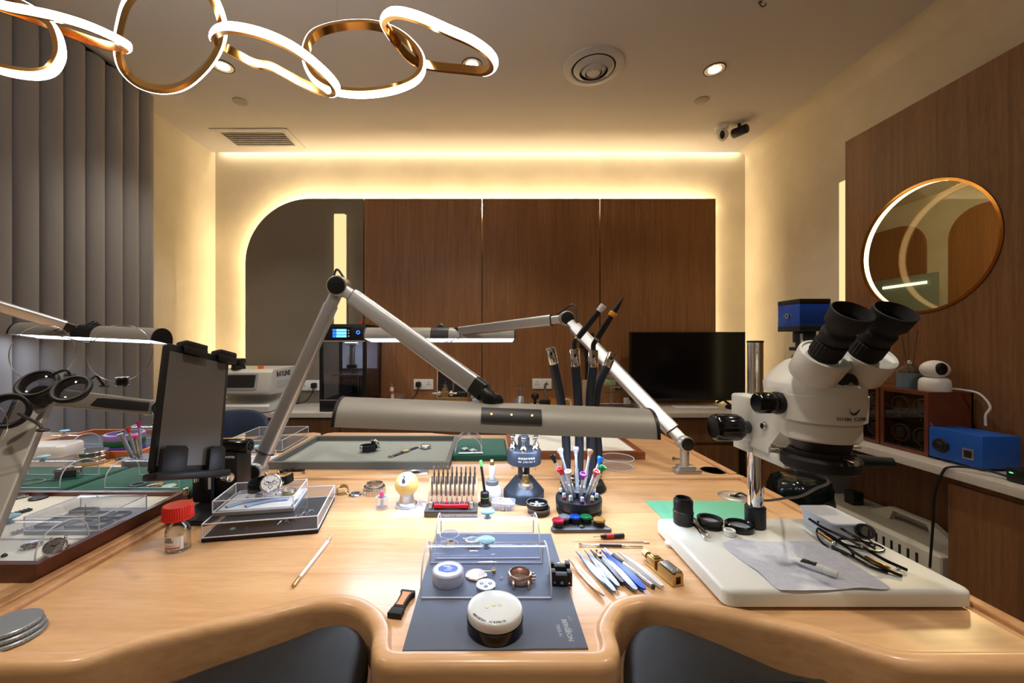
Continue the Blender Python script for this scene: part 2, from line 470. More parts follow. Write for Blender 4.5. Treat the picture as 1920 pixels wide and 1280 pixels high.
t = thing('reflection_board', 'pale grey-green board and glowing bar standing in for a lamp reflection beyond the round window', 'board', (4.75, 4.64, 0))  # desk lamp reflection, imitated by an added board and glowing bar
MB(M('sage_board', (120, 132, 124), .5)).bb(-.02, .02, -.36, .36, 1.4, 2.06).build('board', t)
MB(glow('reflection_glow', (255, 240, 205), 2.5)).bb(-.035, -.02, -.28, .20, 1.95, 1.98).build('light', t)
MB(m_black).bb(-.01, .01, -.3, -.27, 0, 1.4).build('leg', t)
MB(m_black).bb(-.01, .01, .27, .3, 0, 1.4).build('leg', t)
pl_ = bpy.data.lights.new('next_room_lamp', 'POINT'); pl_.energy = 70; pl_.color = lin((255, 220, 170)); pl_.shadow_soft_size = .15
po = bpy.data.objects.new('next_room_lamp', pl_); po.location = (3.6, 3.2, 2.6); COL.objects.link(po)

# ---------------------------------------------------------------- counters
YC = 3.0
xr = 1.90
ct = MB(m_stone)
ct.prism([(XL, YC), (xr, YC), (xr, -.4), (XR - .02, -.4), (XR - .02, YB - .01), (XL, YB - .01)], zc - .035, zc, bev=.003)
ct.build('worktop', label='pale stone worktop running round the back and side walls', cat='worktop')
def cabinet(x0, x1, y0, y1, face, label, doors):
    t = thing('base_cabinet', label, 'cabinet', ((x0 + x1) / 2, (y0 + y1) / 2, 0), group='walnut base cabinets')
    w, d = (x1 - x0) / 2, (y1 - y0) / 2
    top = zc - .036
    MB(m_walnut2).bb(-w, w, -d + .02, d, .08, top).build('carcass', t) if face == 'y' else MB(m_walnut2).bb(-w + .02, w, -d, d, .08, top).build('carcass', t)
    MB(m_blackmat).bb(-w + .05, w - .02, -d + .06, d, 0, .08).build('plinth', t)
    if face == 'y':
        for k in range(doors):
            a = -w + 2 * w * k / doors; b = -w + 2 * w * (k + 1) / doors
            MB(m_walnut2).bb(a + .002, b - .002, -d, -d + .019, top - .19, top - .012).build('drawer', t)
            MB(m_walnut2).bb(a + .002, b - .002, -d, -d + .019, .085, top - .215).build('door', t)
    else:
        for k in range(doors):
            a = -d + 2 * d * k / doors; b = -d + 2 * d * (k + 1) / doors
            MB(m_walnut2).bb(-w, -w + .019, a + .002, b - .002, .085, top - .03).build('door', t)
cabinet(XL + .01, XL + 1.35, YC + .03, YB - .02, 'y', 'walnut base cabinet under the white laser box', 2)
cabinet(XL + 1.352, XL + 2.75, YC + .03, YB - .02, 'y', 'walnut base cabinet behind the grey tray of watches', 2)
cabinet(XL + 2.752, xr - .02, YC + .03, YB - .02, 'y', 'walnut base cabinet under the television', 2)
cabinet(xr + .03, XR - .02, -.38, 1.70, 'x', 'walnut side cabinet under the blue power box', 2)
m_sidegrey = M('side_plaster', (150, 148, 142), .8)
MB(m_sidegrey).bb(xr + .03, XR - .03, 2.53, 2.56, 0, zc - .036).build('end_panel', label='pale grey upright panel at the far side of the open bay', cat='panel')
MB(m_walnut2).bb(XR - .06, XR - .03, 1.705, 2.528, 0, zc - .036).build('bay_back', label='walnut back board of the open bay under the side worktop', cat='panel')
cabinet(xr + .03, XR - .02, 2.562, YC + .028, 'x', 'walnut base cabinet in the corner beyond the open bay', 1)

# ---------------------------------------------------------------- curtain
t = thing('curtain', 'floor length grey curtain in deep even folds', 'curtain', (XL + .12, 0, 0))
m_curt = M('grey_curtain_cloth', (128, 124, 122), .95, var=.12, vscale=(400, 400, 400), sheen=.15, spec=.1)
cm = MB(m_curt)
per = .117; y0, y1 = 1.0, 2.76
rings = []
n = int((y1 - y0) / per * 14)
def fold(y):
    ph = ((y - 2.76) / per) % 1.0
    u = abs(2 * ph - 1)
    return .045 * (1 - (1 - u) ** 2 * 2) if u < 1 else .045
pts = []
for i in range(n + 1):
    y = y0 + (y1 - y0) * i / n
    ph = ((y - 2.76) / per) % 1.0
    pts.append((.012 + .072 * sin(pi * ph) ** .9, y - .02 * sin(2 * pi * ph)))
pts += [(.01, y1 + .006), (-.03, y1 + .02), (-.07, y1 + .015)]
outer = pts; inner = [(x - .004, y) for x, y in pts]
loop = outer + inner[::-1]
cm.loft([[(x, y, z) for x, y in loop] for z in (.02, 1.0, 2.0, ZC - .035)])
cm.build('cloth', t, smooth=60)
MB(m_alu).bb(-.03, .0, y0, y1 + .05, ZC - .012, ZC - .001).build('track', t)
for k in range(12):
    y = 2.76 - per * (k + .5)
    MB(m_steel).cyl((.02, y, ZC - .05), (.02, y, ZC - .008), .0035, n=8).ball((.02, y, ZC - .008), .006, 10, 6).build('hook', t)

# ---------------------------------------------------------------- ceiling fittings
def C(px, py): y = F * 1.69 / (VY - py); return V(((px - VX) / F * y, y, ZC))
p = C(1113, 125)
t = thing('ceiling_vent', 'round white air diffuser with nested cones in the ceiling', 'ceiling vent', p)
m_vent = M('vent_white', (190, 188, 186), .5)
MB(m_vent).lathe([(.185, 0), (.18, -.006), (.14, -.016), (.132, -.012), (.132, .03), (.185, 0)], 48).build('flange', t)
MB(M('duct_dark', (34, 32, 32), .8)).disc((0, 0, -.004), .131, .002, 40).build('throat', t)
for r0, r1, z0, z1 in ((.122, .088, -.012, -.034), (.082, .055, -.014, -.040)):
    MB(m_vent).lathe([(r0, z0), (r1, z1), (r1 - .004, z1), (r0 - .004, z0 + .002)], 48, close=True).build('cone', t)
MB(m_vent).lathe([(0, -.046), (.035, -.046), (.046, -.034), (.04, -.016), (0, -.016)], 40).build('hub', t)
def downlight(px, py, label, on=1., r=.06):
    p = C(px, py)
    t = thing('downlight', label, 'downlight', p, group='recessed ceiling spotlights')
    MB(m_black).ring((0, 0, -.004), r - .003, r + .004, .004, 36).build('trim_ring', t)
    MB(M('reflector', (225, 225, 225), .25, .8)).lathe([(r - .003, -.004), (r * .62, .028 - .03), (r * .6, .028 - .03), (r - .004, -.0025)], 36, close=True).build('reflector', t)
    MB(glow('spot_glow', (255, 246, 228), 14.)).disc((0, 0, -.004), r * .6, .003, 24).build('lamp', t)
    l = bpy.data.lights.new('ceiling_spot_beam', 'SPOT'); l.energy = 44 * on; l.color = lin((255, 243, 226)); l.spot_size = R(100); l.spot_blend = .7; l.shadow_soft_size = .04
    o = bpy.data.objects.new('ceiling_spot_beam', l); o.location = p + V((0, 0, -.012)); COL.objects.link(o)
downlight(1340, 130, 'recessed spotlight beside the security cameras', .6)
downlight(885, 121, 'recessed spotlight seen through the end loop of the pendant lamp')
downlight(418, 124, 'recessed spotlight behind the big round loop of the pendant lamp')
for x in (-1.6, 0, 1.4):  # unseen fill spots without fittings, added to light the bench front
    for y in (.45, -1.4):
        l = bpy.data.lights.new('ceiling_spot_beam', 'SPOT'); l.energy = 40 if y > 0 else 22; l.color = lin((255, 243, 226)); l.spot_size = R(110); l.spot_blend = .7; l.shadow_soft_size = .05
        o = bpy.data.objects.new('ceiling_spot_beam', l); o.location = (x, y, ZC - .01); COL.objects.link(o)
for px, py, l in ((450, 190, 'flat round ceiling cover near the rectangular vent'), (1315, 188, 'flat round ceiling cover between spotlight and security cameras')):
    MB(M('cover_grey', (160, 152, 142), .7)).at(MX.Translation(C(px, py))).disc((0, 0, -.006), .047, .006, 36, .002).build('ceiling_cover', label=l, cat='ceiling cover', group='round ceiling covers')
t = thing('ceiling_grille', 'rectangular slatted air grille flush in the ceiling', 'ceiling vent', (-1.89, 3.36, ZC))
MB(m_ceil).shell(rrect(.62, .33, .004), rrect(.5, .22, .004), -.008, .0).build('frame', t)
MB(M('vent_shadow', (184, 176, 166), .8)).bb(-.25, .25, -.11, .11, -.002, -.0005).build('backing', t)
for k in range(7):
    y = -.093 + .031 * k
    MB(m_ceil).box((0, 0, 0), (.5, .022, .002), mtx=T(0, y, -.006, rx=R(28))).build('slat', t)
# ceiling cameras
p = C(1353, 236)
t = thing('dome_camera', 'white swivel security camera hanging from the ceiling', 'security camera', p)
MB(m_white).lathe([(.0, 0), (.05, 0), (.05, -.02), (.046, -.035), (0, -.035)], 32).build('mount', t)
MB(m_white).ball((0, -.005, -.075), (.044, .044, .05)).build('head', t)
MB(m_black_gloss).ball((-.012, -.028, -.082), (.022, .022, .034)).build('lens_window', t)
p = C(1386, 232)
t = thing('bullet_camera', 'small black camera fixed to the ceiling beside the white one', 'security camera', p)
MB(m_black).cyl((0, 0, 0), (0, 0, -.03), .012).build('mount', t)
MB(m_black).cyl((-.02, .045, -.055), (.03, -.05, -.06), .036, .034, 28, .006).build('body', t)
p = C(1425, 4)
t = thing('ceiling_hook', 'small dark metal hook screwed into the ceiling', 'hook', p)
MB(m_dgrey).tube(smooth_path([(0, 0, 0), (0, 0, -.012), (.012, 0, -.022), (.026, 0, -.016), (.03, 0, -.006)]), .003, 8).build('bend', t)
MB(m_dgrey).disc((0, 0, -.003), .009, .003, 16).build('plate', t)
# ================================================================ the watchmaker bench
XB0, XB1, YB1 = -.715, .747, 1.18       # bench edges
inner = [(-300, 1225), (0, 1225), (130, 1225), (165, 1223), (187.5, 1218), (250, 1198), (300, 1184), (375, 1168), (480, 1147), (575, 1124), (612, 1119), (645, 1118.5),
         (684, 1126), (715, 1145), (730, 1165), (737, 1184), (737, 1207), (738, 1219), (744, 1224), (790, 1224), (930, 1224), (1070, 1224), (1115, 1224), (1120, 1220), (1120, 1208), (1115, 1185), (1121, 1161), (1141, 1133), (1172, 1121),
         (1211, 1117.5), (1271, 1125), (1399, 1148), (1527, 1177), (1578, 1193), (1634, 1212), (1668, 1221), (1711, 1224.5), (1760, 1225), (1920, 1225), (2150, 1225)]
pin = [D(x, y) for x, y in inner]
pin[0] = V((XB0 + .012, pin[0].y, ZD)); pin[-1] = V((XB1 - .022, pin[-1].y, ZD))
path = resample(smooth_path(pin, 8), .005)
def offs(path, d):
    out = []
    for i, p in enumerate(path):
        a = path[max(0, i - 2)]; b = path[min(len(path) - 1, i + 2)]
        t = (b - a).normalized(); out.append(p + V((t.y, -t.x, 0)) * d)
    return out
def lvl(pts, z): return [V((p.x, p.y, z)) for p in pts]
RW = .028
prof = [(0, 0), (.0020, .0008), (.0040, .0026), (.0052, .0052), (.0062, .0072), (.0078, .0082), (.012, .0084), (.0185, .0078), (.0225, .0064), (.0255, .0036), (.0272, -.0005), (RW, -.006)]
t = thing('watchmaker_bench', 'beech watchmaker bench top with two curved arm bays and a raised rim', 'workbench', (0, 0, 0))
outer = offs(path, RW)
top = MB(m_beech)
poly = [(p.x, p.y) for p in offs(path, .004)] + [(XB1, YB1 + .004), (XB0, YB1 + .004)]
top.prism(poly, ZD - .045, ZD)
top.build('top', t, smooth=30)
rim = MB(m_beech)
rows = [lvl(offs(path, d), ZD + z) for d, z in prof] + [lvl(offs(path, RW + .0005), ZD - .052), lvl(offs(path, .004), ZD - .052)]
rim.loft(rows, closed=False)
rim.build('front_rim', t, smooth=32)
def rail(x0, x1, y0, y1, nm, mat=m_beech, par=t, zt=.008):
    MB(mat).bb(x0, x1, y0, y1, ZD - .045, ZD + zt, .004, 3).build(nm, par)
rail(XB1 - .022, XB1, path[-1].y - .03, YB1 - .01, 'side_rim', m_beechv)
rail(XB0 - .0, XB0 + .022, path[0].y - .03, YB1 - .01, 'side_rim', m_beechv)
rail(XB0 + .022, XB1, YB1 - .012, YB1 + .008, 'back_rim')
MB(m_beech).bb(XB0 + .022, XB1, YB1 + .010, YB1 + .022, ZD - .04, ZD + .006, .003).build('back_rim', t)
# the drawer block below the middle tongue
dx0, dx1 = -.138, .158
b = MB(m_beech)
zz0 = .62
b.bb(dx0, dx1, .4955, .60, zz0, ZD - .05)
b.bb(dx0 - .002, dx1 + .002, .488, .4955, zz0, ZD - .053, .003)
b.build('drawer_front', t)
MB(M('drawer_gap', (20, 16, 14), .9)).bb(-.012, .037, .4865, .4885, ZD - .088, ZD - .0665).build('pull_slot', t)
for (x0, x1) in ((XB0 + .02, XB0 + .09), (XB1 - .09, XB1 - .02)):
    MB(m_beechv).bb(x0, x1, .62, .69, 0, ZD - .046).build('leg', t)
    MB(m_beechv).bb(x0, x1, 1.08, 1.15, 0, ZD - .046).build('leg', t)
# the bench that stands back to back with it
t = thing('watchmaker_bench', 'beech bench back to back with the front one, holding the grey watch tray', 'workbench', (0, 0, 0))
FY = 1.79
poly = [(XB0 + .004, YB1 + .024), (XB1, YB1 + .024), (XB1, FY - .03), (XB1 - .03, FY), (.20, FY), (.15, FY - .05), (-.15, FY - .05), (-.25, FY - .01), (XB0 + .04, FY), (XB0 + .012, FY - .015), (XB0 + .004, FY - .05)]
MB(m_beech).prism(poly, ZD - .045, ZD, bev=.003).build('top', t, smooth=30)
MB(m_beechv).bb(XB1 - .022, XB1, YB1 + .03, FY - .03, ZD - .04, ZD + .007, .004, 3).build('side_rim', t)
MB(m_beech).bb(.20, XB1 - .03, FY - .02, FY, ZD - .04, ZD + .007, .004, 3).build('front_rim', t)
MB(M('grommet_hole', (96, 66, 42), .6)).lathe([(.001, .0004), (.034, .0004), (.036, .0012), (.038, .0004)], 32, T(.700, 1.256, ZD)).build('cable_hole', t)
for x0 in (XB0 + .03, XB1 - .1):
    MB(m_beechv).bb(x0, x0 + .07, 1.60, 1.67, 0, ZD - .046).build('leg', t)
# the two benches on the window side
t = thing('watchmaker_bench', 'beech bench on the curtain side holding the white padded tray', 'workbench', (0, 0, 0))
MB(m_beech).prism([(-2.1, .52), (XB0 - .004, .52), (XB0 - .004, YB1), (-2.1, YB1)], ZD - .045, ZD, bev=.003).build('top', t, smooth=30)
MB(m_beechv).bb(XB0 - .024, XB0 - .003, .52, YB1, ZD - .04, ZD + .008, .004, 3).build('side_rim', t)
for x0, y0 in ((-2.05, .6), (-.82, .6), (-2.05, 1.08)): MB(m_beechv).bb(x0, x0 + .07, y0, y0 + .07, 0, ZD - .046).build('leg', t)
t = thing('watchmaker_bench', 'beech bench in the far corner by the curtain with the purple and green tub', 'workbench', (0, 0, 0))
poly = [(-2.1, YB1 + .004), (XB0, YB1 + .004), (XB0, FY - .05), (XB0 - .015, FY - .015), (XB0 - .05, FY)] + [(x, FY - .11 * sin(pi * (x + .77) / -.8) ** 1.2 if -1.56 < x < -.78 else FY) for x in [-.77 - .05 * k for k in range(1, 17)]] + [(-2.1, FY)]
MB(m_beech).prism(poly, ZD - .045, ZD, bev=.003).build('top', t, smooth=30)
for x0, y0 in ((-2.05, 1.6), (-.82, 1.6)): MB(m_beechv).bb(x0, x0 + .07, y0, y0 + .07, 0, ZD - .046).build('leg', t)
# leather arm pads in the bays
m_leather = M('black_leather', (10, 10, 12), .46, bump=.25, bscale=900, spec=.25)
def pad(pts, z, label, dx_):
    pl = [D(x, y, z) for x, y in pts]
    c = sum(pl, V()) / len(pl)
    o = thing('arm_pad', label, 'arm rest', (c.x, c.y, z - .06), group='leather arm pads of the bench')
    lp = resample(smooth_path([(p - c) * .985 + V((dx_, -.005, 0)) for p in pl], 8, True), .008, True)
    rows = []
    for k in range(11):
        a = pi / 2 * k / 10; q = sin(a); 
        sc = 1 - (1 - cos(a)) ** 1.0 * .0
        rows.append((cos(a), q))
    body = MB(m_leather)
    n = len(lp); rings = []
    ins = .024
    nr = []
    for i in range(n):
        tt = (lp[(i + 1) % n] - lp[i - 1]).normalized(); nr.append(V((-tt.y, tt.x, 0)))
    sgn = 1 if sum((lp[i].cross(lp[(i + 1) % n])).z for i in range(n)) > 0 else -1
    rings.append([p + V((0, 0, .02)) for p in lp])
    for k in range(7):
        a = pi / 2 * k / 6
        rings.append([p + nr[i] * sgn * ins * (1 - cos(a)) + V((0, 0, .035 + .032 * sin(a))) for i, p in enumerate(lp)])
    cc = sum(rings[-1], V()) / n
    for f, dz in ((.7, .004), (.4, .006), (.1, .007)):
        rings.append([cc + (p - cc) * f + V((0, 0, dz)) for p in rings[-1 - (0 if f == .7 else (1 if f == .4 else 2))]])
    body.loft(rings)
    body.build('cushion', o, smooth=80)
    MB(m_black).prism([(p.x * .94, p.y * .94) for p in lp], .0, .02).build('board', o)
    MB(m_dgrey).bb(-.02, .02, -.03, -.005, -.12, .0).build('bracket', o)
ZP = .913
pad([(703, 1200), (692, 1172), (668, 1160), (640, 1160), (600, 1169), (550, 1188), (470, 1216), (400, 1240), (330, 1268), (250, 1310), (260, 1420), (420, 1450), (600, 1450), (672, 1400), (686, 1290)], ZP, 'black leather arm pad in the bay beside the strap piece', -.006)
pad([(1164, 1230), (1168, 1190), (1185, 1168), (1215, 1159), (1260, 1164), (1330, 1189), (1400, 1218), (1460, 1243), (1510, 1256), (1550, 1265), (1600, 1330), (1560, 1440), (1380, 1460), (1240, 1440), (1170, 1320)], ZP, 'black leather arm pad in the bay below the microscope base', 0)
# ================================================================ pendant lamp of linked loops
m_ringled = glow('ring_led', (255, 251, 246), 12.)
t = thing('pendant_lamp', 'pendant lamp of interlinked wavy gold loops edged with white light', 'pendant lamp', P(500, 90, 1.3))
o0 = V(t.location)
def loop(pts, w=.026, th=.017, nrm=None, flip=False):
    pts = [P(x, y, d) - o0 for x, y, d in pts]
    pts = resample(smooth_path(pts, 8, True), .012, True)
    L = len(pts); c = sum(pts, V()) / L
    n = V()
    for i in range(L): n += (pts[i] - c).cross(pts[(i + 1) % L] - c)
    n.normalize()
    # outward direction in the loop's plane
    g = MB(m_gold); l = MB(m_ringled)
    def rowpts(prof):
        rows = []
        for (u, v) in prof:
            r = []
            for i in range(L):
                tt = (pts[(i + 1) % L] - pts[i - 1]).normalized(); out = tt.cross(n).normalized()
                r.append(pts[i] + out * u + n * v)
            rows.append(r)
        return rows
    h = w / 2
    pr = [(-th, -h), (-th, h), (-.002, h), (-.002, h - .002), (-.003, h - .002), (-.003, -h + .002), (-.002, -h + .002), (-.002, -h)]
    rows = rowpts(pr); rows.append(rows[0]); g.loft(rows, closed=True, caps=False)
    pr = [(-.003, -h + .0022), (.002, -h + .0022), (.0045, -h + .006), (.0055, 0), (.0045, h - .006), (.002, h - .0022), (-.003, h - .0022)]
    rows = rowpts(pr); rows.append(rows[0]); l.loft(rows, closed=True, caps=False)
    lp = g.build('loop', t, smooth=40); l.build('light_strip', lp, smooth=60)
loop([(117, 85, 1.22), (115, 112, 1.2), (97, 136, 1.18), (60, 143, 1.17), (0, 133, 1.16), (-60, 108, 1.18), (-85, 60, 1.22), (-60, 8, 1.27), (0, -8, 1.3), (40, 4, 1.3), (80, 27, 1.28), (105, 52, 1.25)])
loop([(-130, -40, 1.2), (-60, -14, 1.15), (0, 8, 1.12), (60, 20, 1.12), (110, 31, 1.13), (165, 48, 1.15), (215, 70, 1.19), (244, 88, 1.26), (228, 93, 1.33), (180, 80, 1.36), (120, 58, 1.37), (60, 34, 1.38), (0, 14, 1.38), (-60, -6, 1.36), (-120, -30, 1.3)])
loop([(x, y, 1.3 + (y - 65) * .0015) for x, y in ((222, 40), (216, 85), (226, 128), (260, 160), (306, 172), (350, 163), (390, 130), (415, 92), (423, 55), (412, 12), (388, -22), (330, -42), (268, -30), (236, -2))])
loop([(397, 70, 1.3), (403, 54, 1.22), (432, 48, 1.16), (490, 60, 1.13), (548, 86, 1.13), (598, 124, 1.15), (630, 158, 1.22), (632, 174, 1.3), (612, 175, 1.36), (572, 160, 1.39), (538, 142, 1.40), (508, 127, 1.40), (482, 123, 1.40), (452, 108, 1.39), (422, 90, 1.36)])
loop([(571, 88, 1.37), (590, 60, 1.4), (640, 45, 1.43), (700, 44, 1.44), (748, 60, 1.43), (783, 90, 1.41), (796, 120, 1.38), (786, 148, 1.35), (748, 168, 1.33), (690, 178, 1.32), (632, 174, 1.32), (592, 154, 1.33), (572, 122, 1.35)])
loop([(716, 36, 1.28), (728, 22, 1.2), (752, 21, 1.15), (790, 32, 1.12), (840, 54, 1.12), (888, 76, 1.14), (922, 102, 1.2), (930, 124, 1.28), (912, 136, 1.36), (870, 133, 1.40), (815, 127, 1.43), (776, 116, 1.44), (745, 85, 1.42), (724, 56, 1.36)])
for px, py, d in ((632, 45, 1.43), (330, -42, 1.15), (0, -8, 1.30)):
    p = P(px, py, d) - o0; MB(m_steel).cyl(p, (p.x, p.y, ZC - o0.z - .001), .0008, n=8).build('wire', t)

# ================================================================ bench lamps
m_shade = M('lamp_shade_metal', (156, 153, 146), .48, .3, bump=.04, bscale=700)
m_tube = glow('lamp_diffuser', (220, 234, 255), 8.)
def arm_prof(w, th):
    return rrect(w, th, min(w, th) * .3, 4)
def bench_lamp(label, base, elbow, head, shade_c, length, roll, tilt, power, panel=False, near=False, jh=.09, pitch=0.):
    t = thing('bench_lamp', label, 'desk lamp', base, group='aluminium bench lamps with long shades')
    base = V(base) + V((0, 0, .0006)); t.location = base; o = V(base); b = V((0, 0, 0)); e = V(elbow) - o; h = V(head) - o; sc = V(shade_c) - o
    # clamp foot
    MB(m_alu).bb(-.03, .045, -.02, .02, 0, .012, .004).bb(-.022, .03, -.016, .016, .01, .022, .005).cyl((0, 0, .02), (0, 0, jh - .02), .013, n=24).build('foot', t)
    MB(m_steel).cyl((-.03, 0, jh * .45), (-.01, 0, jh * .45), .004, n=12).disc((-.034, 0, jh * .45), .007, .006, 16, z=(1, 0, 0)).build('screw', t)
    j0 = V((0, 0, jh))
    d = (e - j0).normalized(); ax = V((0, 1, 0))
    def joint(c, r, nm, th=.042):
        jm = MB(m_alu).cyl(c - ax * th / 2, c + ax * th / 2, r, n=36, bev=.003).build(nm, t)
        MB(m_black).cyl(c - ax * (th / 2 + .003), c - ax * (th / 2), r * .86, n=32, bev=.001).build('joint_cap', jm)
        MB(m_black).cyl(c + ax * (th / 2), c + ax * (th / 2 + .003), r * .86, n=32, bev=.001).build('joint_cap', jm)
    joint(j0, .022, 'foot_joint')
    joint(e, .030, 'elbow', .048)
    def arm(p0, p1, g0, g1, nm, w=.047):
        dd = (p1 - p0).normalized(); a = p0 + dd * g0; z = p1 - dd * g1
        MB(m_alu).sweep(arm_prof(.034, .022), [p0 + dd * .012, a + dd * .01], up=ax).build('arm_neck', t)
        m = MB(m_alu).sweep(arm_prof(w, .030), [a, z], up=ax).build(nm, t, smooth=50)
        MB(m_black).sweep(arm_prof(.0475, .0305), [a - dd * .002, a], up=ax).build('gasket', m)
        if g1 > .03: MB(m_alu).sweep(arm_prof(.034, .022), [z - dd * .01, p1 - dd * .012], up=ax).build('arm_neck', t)
    arm(j0, e, .05, .06, 'lower_arm', .039 if near else .047)
    arm(e, h, .07, .0, 'upper_arm')
    d1 = (j0 - e).normalized(); d2 = (h - e).normalized(); bis = -(d1 + d2).normalized()
    cb = smooth_path([e + d1 * .075 + bis * .012, e + d1 * .05 + bis * .030, e + bis * .062, e + d2 * .05 + bis * .030, e + d2 * .085 + bis * .012], 8)
    MB(m_black).tube(cb, .0035, 8).build('cable', t)
    # head
    H = length / 2
    mt = T(sc.x, sc.y, sc.z) @ MX.Rotation(roll, 4, 'Y') @ MX.Rotation(pitch, 4, 'Z') @ MX.Rotation(tilt, 4, 'X')
    hd = .066; wd = .060
    def arc(k, n=16): a = pi * k / n; return (wd * cos(a) * (1 - .0), hd * (sin(a) ** .82))
    pro = [arc(k) for k in range(17)]
    sh = MB(m_shade).at(mt @ MX.Rotation(R(90), 4, 'Z') @ MX.Rotation(R(90), 4, 'X'))
    inn = [(x * .955, z * .955) for x, z in pro][::-1]
    sh.prism([(x, z) for x, z in pro] + inn, -H, H)
    sh.build('shade', t, smooth=40)
    for sgn in (-1, 1):
        c = MB(m_black).at(mt @ MX.Rotation(R(90), 4, 'Z') @ MX.Rotation(R(90), 4, 'X'))
        pc = [(x * 1.03, z * 1.02 - .0) for x, z in pro]
        c.prism(pc, min(sgn * H, sgn * (H + .007)), max(sgn * H, sgn * (H + .007)))
        c.build('end_cap', t)
    MB(m_tube).at(mt).bb(-H + .002, H - .002, -wd * .9, wd * .9, .004, .007).build('diffuser', t)
    if panel:
        # control strip on the face towards the bench user
        ks = [(1.5 + .48 * q) for q in range(7)]
        cp = MB(m_black).at(mt)
        rows = []
        for off in (.0005, .004):
            for kk in (ks if off < .001 else ks[::-1]):
                a = pi * kk / 16 + pi / 2 * 0
                y = -wd * cos(pi - pi * kk / 16) if False else -wd * cos(pi * kk / 16); z = hd * (sin(pi * kk / 16) ** .82)
                nn = V((0, -cos(pi * kk / 16) * 1., sin(pi * kk / 16) * .9)).normalized()
                rows.append((y + nn.y * off, z + nn.z * off))
        x0 = -.034; x1 = .102
        cp.loft([[(x0, y, z) for y, z in rows], [(x1, y, z) for y, z in rows]])
        cpo = cp.build('control_strip', t, smooth=40)
        kk = 2.9
        y = -wd * cos(pi * kk / 16); z = hd * (sin(pi * kk / 16) ** .82); nn = V((0, -cos(pi * kk / 16), sin(pi * kk / 16) * .9)).normalized()
        for q in (-.011, .034, .080):
            pp = V((q, y, z)) + nn * .004
            MB(glow('amber_dot', (255, 206, 110), 2.2)).at(mt).disc(pp, .0022, .001, 16, z=nn).build('indicator', cpo)
    # black swivel between arm and shade
    dd = (h - e).normalized()
    q = mt @ V((0.0, .0, hd * 1.0))
    nk = MB(m_black).sweep(arm_prof(.046, .034), [h - dd * .002, h + dd * .03], up=ax)
    nk.tube(smooth_path([h + dd * .025, h + dd * .05 + V((0, 0, -.004)), q + V((0, 0, .006)), q + V((0, 0, -.004))], 6), [.018] * 6 + [.016] * 6 + [.017] * 7, 14)
    nk.build('swivel', t, smooth=50)
    sd = MB(m_black).at(mt @ MX.Rotation(R(90), 4, 'Z') @ MX.Rotation(R(90), 4, 'X'))
    if not near:
        sd.prism([(x * 1.03, z * 1.03) for x, z in pro] + [(x * .99, z * .99) for x, z in pro][::-1], -.045, .045)
    else:
        sd.prism([(x * 1.03, z * 1.03) for x, z in pro[:7]] + [(x * .99, z * .99) for x, z in pro[:7]][::-1], -.045, .045)
    sd.build('saddle', t, smooth=40)
    if not near:
        w_ = MB(m_black).tube(smooth_path([h + V((0, -.02, -.01)), h + V((0, -.05, -.035)), q + V((.02, -wd - .015, -hd - .012)), q + V((.055, -wd - .01, -hd - .01)), q + V((.075, -wd, -hd + .01))], 8), .002, 8)
        w_.build('lead', t)
    return t
bench_lamp('bench lamp with long grey shade and amber control dots over the dark work mat',
           (-.62, 1.09, ZD), P(636, 537, 1.20), P(890, 722, .975), (.018, .955, 1.108), .715, R(2.2), R(-7), 1, panel=True, near=True, jh=.052)
bench_lamp('lit bench lamp in front of the walnut panels, foot beside the cable hole',
           (.600, 1.235, ZD), P(1062, 597, 1.65), P(862, 621, 2.04), tuple(P(826, 638, 2.07)), .745, 0, R(-9), 1)
bench_lamp('lit bench lamp hovering in front of the grey curtain',
           (-2.05, 1.24, ZD), P(-150, 530, 1.55), P(122, 611, 1.84), tuple(P(172, 636, 1.90)), .65, R(2.6), R(-9), 1)
# ================================================================ stereo microscope
m_scope = M('microscope_enamel', (224, 226, 220), .34, spec=.5)
m_rubber = M('black_rubber', (24, 24, 25), .7)
ZB = .9488
t = thing('microscope', 'white stereo microscope with black eyepieces and a blue camera on a chrome post', 'microscope', (.535, .81, ZD + .0006))
scope = t
o = V(t.location)
def L(x, y, z): return V((x, y, z)) - o
b = MB(m_scope)
bx0, bx1, by0, by1 = .352, .722, .599, .850
b.prism([(p[0] - o.x + (bx0 + bx1) / 2, p[1] - o.y + (by0 + by1) / 2) for p in rrect(bx1 - bx0, by1 - by0, .014, 6)], .005, .028, bev=.006, seg=3)
base = b.build('base_plate', t)
for x, y in ((bx0 + .02, by0 + .03), (bx1 - .02, by0 + .03), (bx0 + .004, by1 - .06), (bx1 - .02, by1 - .03)):
    MB(m_white).disc(L(x, y, ZD + .0008), .010, .0055, 16).build('foot', base)
pp = L(.535, .81, ZB)
MB(m_chrome).cyl(pp, pp + V((0, 0, .367)), .0138, n=40).build('post', t)
MB(m_black).disc(pp + V((0, 0, .367)), .0146, .004, 40, .001).build('post_cap', t)
MB(m_black).ring(pp, .0139, .0185, .042, 40, bev=.002).build('post_collar', t)
